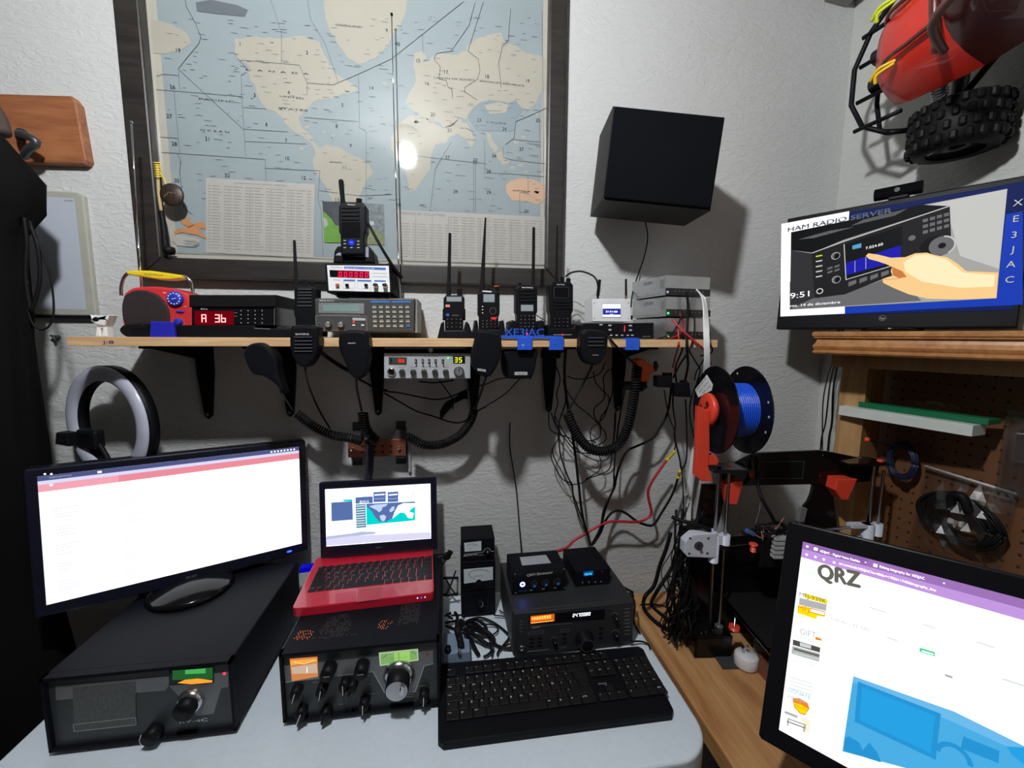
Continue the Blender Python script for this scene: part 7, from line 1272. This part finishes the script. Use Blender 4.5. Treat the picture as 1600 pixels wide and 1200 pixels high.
for (u0, v0, y_) in ((1140, 733, 0.0), (1381, 735, 0.0)): b = B(); p_ = V3(u0, v0, y_); b.cyl((p_[0], y_, p_[2]), (p_[0], y_, 0.075), 0.0034, STL, seg=10); b.cyl((p_[0], y_, 0.075), (p_[0], y_, 0.05), 0.0095, ALU, seg=16); b.build('lead_screw', t)
for (u, v) in ((1140, 730), (1375, 721)): a = A(u, v, -0.01); B().cyl((a[0], -0.01, a[1]), (a[0], -0.01, a[1] + 0.005), 0.006, RPR, seg=14).build('red_cap', t)
xl = A(1124, 728)[0]; xs = A(1140, 733)[0]; xr = A(1366, 728)[0]; xq = A(1381, 735)[0]; zc = A(1113, 850)[1]
WC = mat('carriage_white', (0.60, 0.63, 0.72), 0.4)
b = B(); b.plate([(xl - 0.078, zc + 0.012), (xl - 0.058, zc + 0.03), (xl, zc + 0.034), (xl, zc - 0.03), (xl - 0.07, zc - 0.026), (xl - 0.078, zc - 0.016)], -0.012, 0.012, WC, 0.002); b.cyl((xl, 0, zc - 0.045), (xl, 0, zc + 0.024), 0.011, WC).cyl((xs, 0, zc - 0.0), (xs, 0, zc + 0.024), 0.0115, WC).box(((xl + xs) / 2, 0, zc + 0.012), (xs - xl, 0.014, 0.022), WC)
cz = zc + 0.002; cx = xl - 0.044
for dx in (-0.022, 0.022):
    for dz in (-0.019, 0.019): b.disc(cx + dx, cz + dz, 0.0032, -0.0125, DGR, 12)
b.build('left_carriage', t); B().cyl((cx, -0.0125, cz), (cx, -0.002, cz), 0.011, DGR).cyl((cx, -0.022, cz), (cx, -0.01, cz), 0.0035, STL).build('motor_shaft', t); B().box((cx, 0.033, cz), (0.042, 0.042, 0.042), BLK2, 0.002).build('stepper_motor', t)
b = B(); zr = A(1372, 830)[1]; b.cyl((xr, 0, zr - 0.03), (xr, 0, zr + 0.02), 0.013, WC).cyl((xq, 0, zr - 0.01), (xq, 0, zr + 0.02), 0.0105, WC).box((xr - 0.02, 0.0, zr + 0.016), (0.05, 0.02, 0.008), WC); b.build('right_carriage', t)
for dz in (-0.012, 0.014): B().cyl((xl, 0.0, zc + dz), (xr, 0.0, zr + dz), 0.004, STL, seg=12).build('cross_rod', t)
# lower left motor block
b = B(); b.b2(xl - 0.035, xs + 0.025, 0.0, 0.055, 0.002, 0.05, BLK2, 0.001).b2(xl - 0.038, xs + 0.028, -0.014, -0.008, 0.0, 0.055, ACR).b2(xl - 0.038, xl - 0.033, -0.014, 0.08, 0.0, 0.055, ACR).b2(xl - 0.038, xs + 0.028, -0.014, 0.07, 0.05, 0.056, ACR)
b.build('motor_block', t); 
for dx in (0.0, 0.012, 0.03, 0.04): B().sphere((xl - 0.02 + dx * 1.1, -0.004 + dx * 0.3, 0.058), 0.0022, CHR, seg=8).build('screw', t)
B().box((xs + 0.015, -0.03, 0.001), (0.055, 0.04, 0.003), DGR).build('foot_plate', t)
# right block and base
b = B(); b.b2(xr - 0.03, xq + 0.02, 0.0, 0.055, 0.002, 0.05, BLK2, 0.001).build('motor_block', t)
b = B(); b.b2(xl - 0.03, xr - 0.08, 0.07, 0.078, 0.0, A(1180, 838, 0.07)[1], ACR).build('rear_frame', t)
bedz = 0.11
b = B(); b.b2(0.09, 0.32, -0.12, 0.11, bedz, bedz + 0.005, mat('bed_dark', (0.012, 0.012, 0.013), 0.35, spec=0.3), 0.001).b2(0.10, 0.31, -0.11, 0.10, bedz - 0.02, bedz - 0.016, ACR); b.build('print_bed', t)
for x_ in (0.13, 0.21): B().cyl((x_, 0.13, 0.06), (x_, -0.20, 0.06), 0.004, STL, seg=12).build('smooth_rod', t)
B().b2(0.11, 0.24, -0.215, -0.205, 0.0, 0.075, ACR).build('front_plate', t); B().b2(0.11, 0.24, 0.13, 0.14, 0.0, 0.075, ACR).build('back_plate', t)
for x_, y_ in ((0.075, -0.02), (0.12, -0.10)): B().cyl((x_, y_, bedz - 0.03), (x_, y_, bedz - 0.022), 0.012, RPR, seg=14).cyl((x_, y_, bedz - 0.022), (x_, y_, bedz), 0.002, STL, seg=8).build('levelling_knob', t)
# extruder on the cross rods
ex = A(1200, 850, 0.0)[0]; b = B(); b.b2(ex - 0.035, ex + 0.05, -0.03, 0.02, zc - 0.045, zc + 0.03, BLK2, 0.003); b.build('extruder', t)
b = B()
for k in range(5): b.b2(ex - 0.015, ex + 0.045, -0.046, -0.031, zc - 0.014 + k * 0.011, zc - 0.007 + k * 0.011, LGR)
b.build('heat_sink', t); a = A(1177, 854, -0.045); b = B(); b.cyl((a[0], -0.045, a[1] - 0.012), (a[0], -0.045, a[1] + 0.004), 0.006, RPR).cyl((a[0], -0.045, a[1] + 0.004), (a[0], -0.045, a[1] + 0.007), 0.009, RPR).build('red_spring', t)
a = A(1170, 830, -0.03); B().box((a[0], -0.035, a[1]), (0.02, 0.012, 0.009), mat('connector_blue', (0.05, 0.12, 0.3), 0.4), 0.001, 1, Matrix.Rotation(0.5, 3, 'Y')).build('blue_connector', t)
rr = random.Random(21); b = B()
for k in range(9):
    o_ = A(1205 + rr.uniform(-25, 20), 825 + rr.uniform(-4, 10), -0.03); pts = [(o_[0] + rr.uniform(-.03, .03), -0.03 + rr.uniform(-.02, .02), o_[1] + rr.uniform(-.01, .02)) for _ in range(5)]; b.tube(pts, 0.0015, RUB if k % 3 else mat('wire_mauve', (0.25, 0.12, 0.13), 0.5), 5, 4)
b.build('hot_end_wires', t)
b = B(); b.tube([V3(1181, 712, 0.02), V3(1184, 755, 0.01), V3(1190, 778, -0.01), V3(1202, 800, -0.02), V3(1211, 816, -0.02)], 0.004, RUB, 8); b.tube([V3(1211, 816, -.02), V3(1222, 819, -.01), V3(1226, 826, -.01), V3(1214, 831, -.02), V3(1196, 829, -.03)], 0.0048, RUB, 8); b.build('cable_sleeve', t)
b = B(); a = A(1251, 803, 0.02); b.box((a[0], 0.018, a[1]), (0.016, 0.012, 0.036), MGR, 0.001, 1, Matrix.Rotation(0.15, 3, 'Y')); b.tube([V3(1255, 791, .018), V3(1262, 783, .025), V3(1270, 776, .035)], 0.003, RUB, 7); b.tube([V3(1246, 815, .02), V3(1240, 822, .02)], 0.003, RUB, 7); b.build('inline_connector', t)
for (u, v) in ((1285, 711), (1281, 743), (1344, 715), (1369, 716), (1325, 731), (1324, 743), (1146, 749)): B().sphere((A(u, v, yf)[0], yf - 0.001, A(u, v, yf)[1]), 0.0018, STL, seg=8).build('screw', t)
# wiring loom down the left side
b = B()
for k in range(26):
    s_ = rr.uniform(-1, 1); pts = [(xl - 0.05 + rr.uniform(-.02, .05), 0.05 + rr.uniform(-.02, .03), 0.32 + rr.uniform(-.05, .05)), (xl - 0.06 + rr.uniform(-.03, .04), 0.04 + rr.uniform(-.02, .03), 0.23 + rr.uniform(-.03, .03)), (xl - 0.07 + rr.uniform(-.03, .05), 0.04 + rr.uniform(-.03, .03), 0.14 + rr.uniform(-.03, .03)), (xl - 0.085 + rr.uniform(-.02, .05), 0.03 + rr.uniform(-.03, .03), 0.06 + rr.uniform(-.03, .03)), (xl - 0.06 + rr.uniform(-.03, .05), 0.03 + rr.uniform(-.03, .03), 0.015 + rr.uniform(0, .02))]
    b.tube(pts, rr.choice((0.0013, 0.0017, 0.003)), RUB, 5, 4)
for k in range(12):
    c_ = (xl - 0.06 + rr.uniform(-.03, .04), 0.02 + rr.uniform(-.02, .03), 0.07 + rr.uniform(-.04, .12)); r_ = rr.uniform(.008, .016); b.tube([(c_[0] + r_ * math.cos(q), c_[1] + r_ * 0.3 * math.sin(q), c_[2] + r_ * math.sin(q)) for q in (0, 1, 2, 3, 4, 5, 6.2)], 0.0013, RUB, 5, 3)
b.build('wiring_loom', t)
b = B(); b.tube([V3(1110, 829, -.005), V3(1095, 822, .0), V3(1070, 815, .01), V3(1050, 808, .03)], 0.005, RUB, 8).build('motor_cable', t)
def cable2(pts, r, lab): solo(B().tube(pts, r, RUB, 8), 'power_cable', lab, 'cable', loc=Vector(pts[0]))
cable2([PY(1048, 832, -.1), PY(1041, 857, -.1), PY(1031, 884, -.1), PY(1022, 915, -.1), PY(1008, 932, -.13), PZ(1006, 950, BZ + .006), PZ(1020, 968, BZ + .006), PZ(1045, 985, BZ + .006), PZ(1078, 994, BZ + .006)], 0.0055, 'thick black cable curving down beside the printer onto the workbench, the outer of two')
cable2([PY(1062, 860, -.12), PY(1048, 890, -.12), PY(1026, 925, -.13), PZ(1018, 945, BZ + .006), PZ(1036, 962, BZ + .006), PZ(1058, 978, BZ + .006), PZ(1074, 985, BZ + .006)], 0.005, 'thick black cable curving down beside the printer onto the workbench, the inner of two')
cable2([PZ(1000, 945, BZ + .004), PZ(1018, 944, BZ + .004), PZ(1040, 948, BZ + .004), PZ(1060, 962, BZ + .004)], 0.002, 'thin black lead lying on the workbench left of the printer')
# spool on its red holder
sx = Vector((0.994, -0.11, 0)); c0 = PY(1116, 640, -0.285); SR = 0.1; SW = 0.072
TS = basis(c0, sx, (0, 0, 1)); t = thing('filament_spool', 'black spool of blue filament on a red holder above the printer', 'spool', TS); ax = (1, 0, 0)
for x_ in (0.0, SW): B().lathe([(0.026, -0.0015), (SR, -0.0015), (SR, 0.0015), (0.026, 0.0015), (0.026, -0.0015)], (x_, 0, 0), ax, GBK, 56, False).build('flange', t)
B().lathe([(0.027, 0), (0.027, SW)], (0, 0, 0), ax, BLK, 32).build('core', t)
b = B()
for k in range(18): x_ = 0.004 + k * (SW - 0.008) / 17; pass
prof = []
for k in range(30): x_ = 0.002 + k * (SW - 0.004) / 29; prof.append((0.060 + 0.0012 * (k % 2), x_))
b.lathe(prof, (0, 0, 0), ax, mat('filament_blue', (0.01, 0.08, 0.62), 0.35), 48, False); b.build('filament', t)
TF = TS @ Matrix(((0, 0, 1, 0), (1, 0, 0, 0), (0, 1, 0, 0), (0, 0, 0, 1)))   # unused helper frame
def fl(u, v): I_ = TS.inverted(); a_ = I_ @ CAM; d_ = I_.to_3x3() @ ray(u, v); q_ = (-0.003 - a_.x) / d_.x; p_ = a_ + d_ * q_; return p_
b = B(); q = [fl(*p_) for p_ in ((1086, 609), (1091, 621), (1112, 610), (1114, 601), (1104.5, 585))]; b.raw([(v.x, v.y, v.z) for v in q], [tuple(range(5))], WPR)
for k, (tx, f) in enumerate((('IMPRESORA 3D', 0.25), ('PLA 1.75 mm', 0.5), ('N.W. 1.0 KG', 0.75))):
    A1 = fl(1088 + 5 * k, 609 + 1.5 * k + 2); A2 = fl(1103 + 4 * k, 590 + 6 * k); d_ = (A2 - A1); L_ = d_.length; d_.normalize(); n_ = Vector((1, 0, 0)).cross(d_); vs_, fs_, a0, a1, b0, b1 = text_mesh(tx); kk = L_ / (a1 - a0)
    if n_.z < 0: n_ = -n_
    b.raw([tuple(A1 + d_ * ((v_.x - a0) * kk) + n_ * (v_.y * 0.0085 - 0.003) + Vector((-0.0005, 0, 0))) for v_ in vs_], fs_, PK)
b.build('sticker', t)
for a_ in (0.35, 0.0, -0.4, 2.0): B().cyl((SW - 0.0022, -0.088 * math.cos(a_), 0.088 * math.sin(a_)), (SW - 0.0012, -0.088 * math.cos(a_), 0.088 * math.sin(a_)), 0.003, LGR, seg=10).build('rim_hole', t)
TH2 = basis(PY(1100, 640, -0.30), sx, (0, 0, 1)); t = thing('spool_holder', 'red printed arm and hub holding the spool over the printer frame', 'spool holder', TH2)
P = lambda pts, y=0: pq(TH2, pts, y)
B().plate(P([(1089, 634), (1106, 640), (1107, 700), (1104, 726), (1112, 750.5), (1096, 751), (1084, 742), (1087, 700)]), -0.006, 0.008, RPR, 0.001).build('arm', t)
B().plate(P([(1104, 711), (1117, 711), (1122, 718), (1120, 726), (1104, 726)]), -0.004, 0.02, RPR, 0.001).build('tab', t)
hc = TH2.inverted() @ c0; b = B(); b.lathe([(0.006, -0.021), (0.034, -0.021), (0.038, -0.018), (0.038, -0.011), (0.030, -0.004), (0.024, 0.0)], hc, (1, 0, 0), RPR, 40)
for k in range(3): a_ = 2.2 + k * 2.1; b.sphere((hc.x - 0.023, hc.y + 0.018 * math.cos(a_), hc.z + 0.018 * math.sin(a_)), 0.006, mat('hub_hole', (0.05, 0.005, 0.004), 0.6), (0.15, 1, 1.2), 12)
b.build('hub', t); B().cyl((hc.x - 0.04, hc.y, hc.z), (hc.x + SW + 0.01, hc.y, hc.z), 0.0045, STL, seg=14).cyl((hc.x - 0.040, hc.y, hc.z), (hc.x - 0.03, hc.y, hc.z), 0.008, STL, seg=6, smooth=False).build('axle_bolt', t)
solo(B().tube([PY(1158, 676, -.29), PY(1166, 695, -.29), PY(1175, 725, -.27), PY(1183, 750, -.26), PY(1188, 772, -.25), PY(1187, 795, -.26), PY(1180, 820, -.28)], 0.0009, mat('filament_strand', (0.10, 0.12, 0.2), 0.3), 6), 'filament_strand', 'thin filament strand running from the spool down to the extruder', 'filament')
# white plug
T = Matrix.Translation(PZ(1165, 1040, BZ + 0.001)); t = thing('travel_plug', 'round white plug adapter with metal prongs up on the workbench', 'plug adapter', T)
B().lathe([(0, 0), (0.024, 0), (0.026, 0.003), (0.026, 0.026), (0.0235, 0.030), (0, 0.030)], (0, 0, 0), (0.05, 0.05, 1), WHT, 36).build('body', t)
for dx in (-0.006, 0.007): B().box((dx, 0.006, 0.037), (0.0018, 0.007, 0.018), STL).build('prong', t)
p_ = PZ(1193, 1000, BZ + .03); solo(B().box((0, 0, 0.02), (0.05, 0.004, 0.045), mat('card_bluegrey', (0.22, 0.30, 0.33), 0.5)).tube([(-0.015, -0.004, 0.02), (-0.005, -0.005, 0.03), (0.0, -0.004, 0.015), (0.01, -0.005, 0.028), (0.012, -0.004, 0.012)], 0.002, mat('ribbon_blue', (0.03, 0.08, 0.5), 0.4), 6), 'parts_tray', 'blue-grey tray with a bit of blue ribbon partly hidden by the right monitor', 'tray').location = (p_.x, p_.y, BZ + 0.002)
p_ = PZ(1196, 1050, BZ + .01); solo(B().box((0, 0, 0.012), (0.04, 0.07, 0.024), wood('block_wood', (0.22, 0.09, 0.05), (0.14, 0.05, 0.03), axis=1)), 'wood_block', 'small reddish wood block beside the white plug adapter', 'block').location = (p_.x + 0.01, p_.y, BZ + 0.0005)
# ================================================================ right foreground monitor
TQ = basis((0.504, -0.63, 0.853), (0.586, -0.809, 0.045), (0.326, 0.287, 0.901)); t = thing('computer_monitor', 'tilted black monitor in the right foreground, showing a web page under a purple bar', 'monitor', TQ)
s = lambda u, v, y=0.0: on(TQ, u, v, y); Q = lambda pts: [s(*q) for q in pts]
H2 = 0.29; W2 = 0.50; ol = s(1232, 900, -0.004)[0]; ot = H2 + 0.030
b = B(); b.plate([(-0.026, -0.022), (-0.022, -0.026), (W2 + 0.02, -0.026), (W2 + 0.025, -0.02), (W2 + 0.025, ot - 0.004), (W2 + 0.02, ot), (-0.020, ot), (-0.026, ot - 0.005)], -0.003, 0.04, GBK, 0.004, 3); b.build('housing', t)
b = B(); PU = E('tab_purple', (0.34, 0.17, 0.48), 1.0); PU2 = E('bar_purple', (0.52, 0.30, 0.72), 1.05); W3 = E('web_white', (1.0, 1.0, 0.985), 1.35)
Hh = lambda f: H2 * (1 - f); b.rect(0, 0, W2, H2, -0.0033, W3); b.rect(0, H2 - 0.012, W2, H2, -0.0036, PU); b.rect(0, H2 - 0.026, W2, H2 - 0.012, -0.0036, PU2)
ZQ = lambda L: Q([(1200 + x / 3.1575, 820 + y / 3.1575) for x, y in L]); zq = lambda x, y: s(1200 + x / 3.1575, 820 + y / 3.1575)
def qt(tx, a, c, h, m): stext(b, tx, a, c, h, -0.0042, m, zq)
INK = E('web_ink', (0.16, 0.16, 0.13), 0.8); INK2 = E('web_grey', (0.45, 0.47, 0.47), 1.0); INK3 = E('web_pale', (0.62, 0.68, 0.67), 1.0); YW = E('web_yellow', (1.0, 0.78, 0.0), 1.0); OR = E('web_orange', (0.9, 0.25, 0.02), 1.0); CYN = E('web_cyan', (0.08, 0.45, 0.60), 1.0)
b.flat(ZQ([(225, 100), (495, 170), (488, 200), (222, 130)]), -0.0038, E('tab_dark', (0.27, 0.13, 0.40), 1.0)); qt('XE3JAC - Digital Voice Dashbo', (257, 135), (455, 188), 0.0036, WLED); qt('Editing biography for XE3JAC', (552, 212), (772, 272), 0.0036, WLED); b.flat(ZQ([(229, 112), (248, 116), (247, 130), (228, 126)]), -0.004, WLED); b.flat(ZQ([(522, 192), (541, 197), (540, 211), (521, 206)]), -0.004, WLED)
qt('qrz.com/edit/XE3JAC?tx=80&v=1702611745&biography_line', (352, 195), (828, 330), 0.0034, WLED); qt('+', (862, 295), (874, 298), 0.004, WLED); qt('x', (477, 188), (487, 191), 0.003, WLED)
for (x, y) in ((196, 108), (193, 148), (236, 160), (277, 172), (328, 187)): a = zq(x, y); b.disc(a[0], a[1], 0.0018, -0.004, WLED, 8)
b.T = Matrix(); a = zq(250, 262); c = zq(455, 310); vs_, fs_, a0, a1, b0, b1 = text_mesh('QRZ'); ang = math.atan2(c[1] - a[1], c[0] - a[0]); L_ = math.hypot(c[0] - a[0], c[1] - a[1]); kk = L_ / (a1 - a0)
for ox, oz in ((-.0014, 0), (.0014, 0), (0, .0012), (0, -.0012)): b.raw([(a[0] + ox + (v_.x - a0) * kk * math.cos(ang) - v_.y * 0.032 * math.sin(ang), -0.0042, a[1] + oz + (v_.x - a0) * kk * math.sin(ang) + v_.y * 0.032 * math.cos(ang)) for v_ in vs_], fs_, INK)
for i in range(6):
    for j in range(4): b.disc(*zq(190 + i * 11 - j * 3, 205 + i * 3 + j * 12), 0.0009, -0.004, E('web_dot', (0.45, 0.72, 0.70), 1.1), 6)
b.flat(ZQ([(178, 336), (295, 370), (293, 392), (185, 362)]), -0.0038, YW); qt('MFJ-939K', (158, 352), (290, 388), 0.0062, INK)
b.flat(ZQ([(158, 360), (292, 393), (288, 425), (154, 394)]), -0.0038, INK2); b.flat(ZQ([(152, 396), (286, 428), (283, 455), (246, 448), (240, 465), (146, 435)]), -0.0038, YW); qt('MFJ', (151, 420), (205, 430), 0.0075, OR); b.flat(ZQ([(210, 408), (284, 428), (281, 450), (208, 432)]), -0.004, OR); b.flat(ZQ([(214, 415), (280, 432), (279, 445), (212, 428)]), -0.0041, WLED)
qt('GIFT', (160, 538), (240, 560), 0.0085, INK2); qt('CERTIFICATES', (138, 555), (262, 592), 0.004, INK2); b.flat(ZQ([(236, 550), (265, 562), (268, 572), (236, 566)]), -0.004, OR)
b.flat(ZQ([(126, 565), (260, 605), (258, 630), (124, 592)]), -0.0038, E('web_dark', (0.10, 0.10, 0.10), 0.8)); b.flat(ZQ([(160, 578), (215, 594), (215, 612), (160, 598)]), -0.004, INK3); b.flat(ZQ([(122, 596), (258, 634), (254, 675), (118, 635)]), -0.0038, INK2); b.line(ZQ([(135, 612), (250, 645)]), 0.003, -0.004, INK); b.line(ZQ([(130, 630), (250, 662)]), 0.002, -0.004, INK3)
qt('FT-710', (145, 658), (220, 682), 0.004, INK3); qt('1200 OFF', (128, 672), (230, 705), 0.005, INK3)
qt('DONATE', (105, 820), (212, 862), 0.0058, CYN); qt('W8ZJK', (95, 850), (185, 880), 0.005, INK2); b.flat(ZQ([(122, 852), (160, 855), (198, 878), (207, 905), (185, 938), (160, 930), (132, 900)]), -0.0038, OR); b.flat(ZQ([(128, 875), (165, 885), (200, 905), (190, 930), (165, 928), (138, 900)]), -0.004, YW); qt('SPOON KIDS', (130, 895), (195, 920), 0.0045, OR)
b.flat(ZQ([(86, 915), (150, 940), (148, 952), (84, 928)]), -0.0038, INK2); b.line(ZQ([(100, 985), (103, 955), (185, 985), (180, 1015)]), 0.0022, -0.004, INK2); b.line(ZQ([(98, 968), (185, 1000)]), 0.0015, -0.004, INK); b.flat(ZQ([(160, 945), (210, 962), (205, 1030), (165, 1015), (180, 985)]), -0.0037, E('web_beige', (0.9, 0.82, 0.62), 1.1))
qt('Check out', (128, 700), (218, 735), 0.003, INK3)
for q in range(4): b.line(ZQ([(115, 752 + q * 18), (220, 782 + q * 18)]), 0.0011, -0.004, INK3)
qt('Edit Bio: XE3JAC', (315, 468), (512, 530), 0.0042, INK2); b.flat(ZQ([(315, 485), (1263, 770), (1263, 810), (315, 510)]), -0.0037, E('web_mint', (0.88, 0.97, 0.95), 1.2))
b.flat(ZQ([(750, 605), (824, 628), (822, 648), (747, 625)]), -0.004, E('web_green', (0.05, 0.70, 0.30), 1.0)); b.line(ZQ([(762, 622), (812, 637)]), 0.0016, -0.0042, WLED); b.line(ZQ([(880, 742), (902, 749)]), 0.003, -0.004, INK2)
for (x0, y0, x1, y1) in ((505, 408, 580, 432), (770, 492, 822, 510), (1030, 578, 1112, 604), (1160, 760, 1258, 792), (590, 555, 635, 570)): b.line(ZQ([(x0, y0), (x1, y1)]), 0.0014, -0.004, INK3)
SKY = E('photo_sky', (0.07, 0.42, 0.78), 1.0); SKD_ = E('photo_blue', (0.02, 0.30, 0.66), 1.0); SKM = E('photo_mid', (0.02, 0.36, 0.78), 1.0)
b.flat(ZQ([(422, 745), (920, 920), (1263, 1090), (1263, 1350), (368, 1115)]), -0.0037, SKY); b.flat(ZQ([(422, 745), (930, 925), (1263, 1095), (1263, 1130), (900, 965), (418, 775)]), -0.0038, E('photo_light', (0.15, 0.50, 0.85), 1.0))
b.line(ZQ([(455, 785), (838, 935), (815, 1140), (440, 965), (455, 785)]), 0.005, -0.004, SKD_); b.flat(ZQ([(462, 795), (828, 938), (808, 1128), (448, 960)]), -0.0039, SKM)
b.flat(ZQ([(962, 1040), (1140, 1112), (1135, 1172), (950, 1100)]), -0.004, SKD_); b.flat(ZQ([(380, 1050), (400, 1040), (450, 1070), (470, 1110), (500, 1070), (540, 1120), (560, 1170), (376, 1112)]), -0.004, SKD_); b.ring(*zq(915, 1150), 0.012, 0.017, -0.004, SKD_, a0=0, a1=PI); b.flat(ZQ([(1175, 1090), (1263, 1095), (1263, 1180), (1200, 1130)]), -0.004, SKM)
b.build('screen', t)
b = B(); c_ = TQ.inverted(); fz_ = Vector((0.74, -0.80, BZ)); n1 = c_ @ (TQ @ Vector((W2 / 2, 0.045, 0.08))); n2 = c_ @ Vector((TQ @ Vector((W2 / 2, 0.1, 0.0))).to_tuple()[:2] + (BZ + 0.012,)); b.tube([n1, n2], 0.025, BLK, 12, sm=False)
b.lathe([(0, 0), (0.10, 0), (0.10, 0.006), (0.04, 0.012), (0, 0.012)], c_ @ Vector((*(TQ @ Vector((W2 / 2, 0.1, 0.0))).to_tuple()[:2], BZ + 0.001)), c_.to_3x3() @ Vector((0, 0, 1)), BLK, 32); b.build('stand', t)
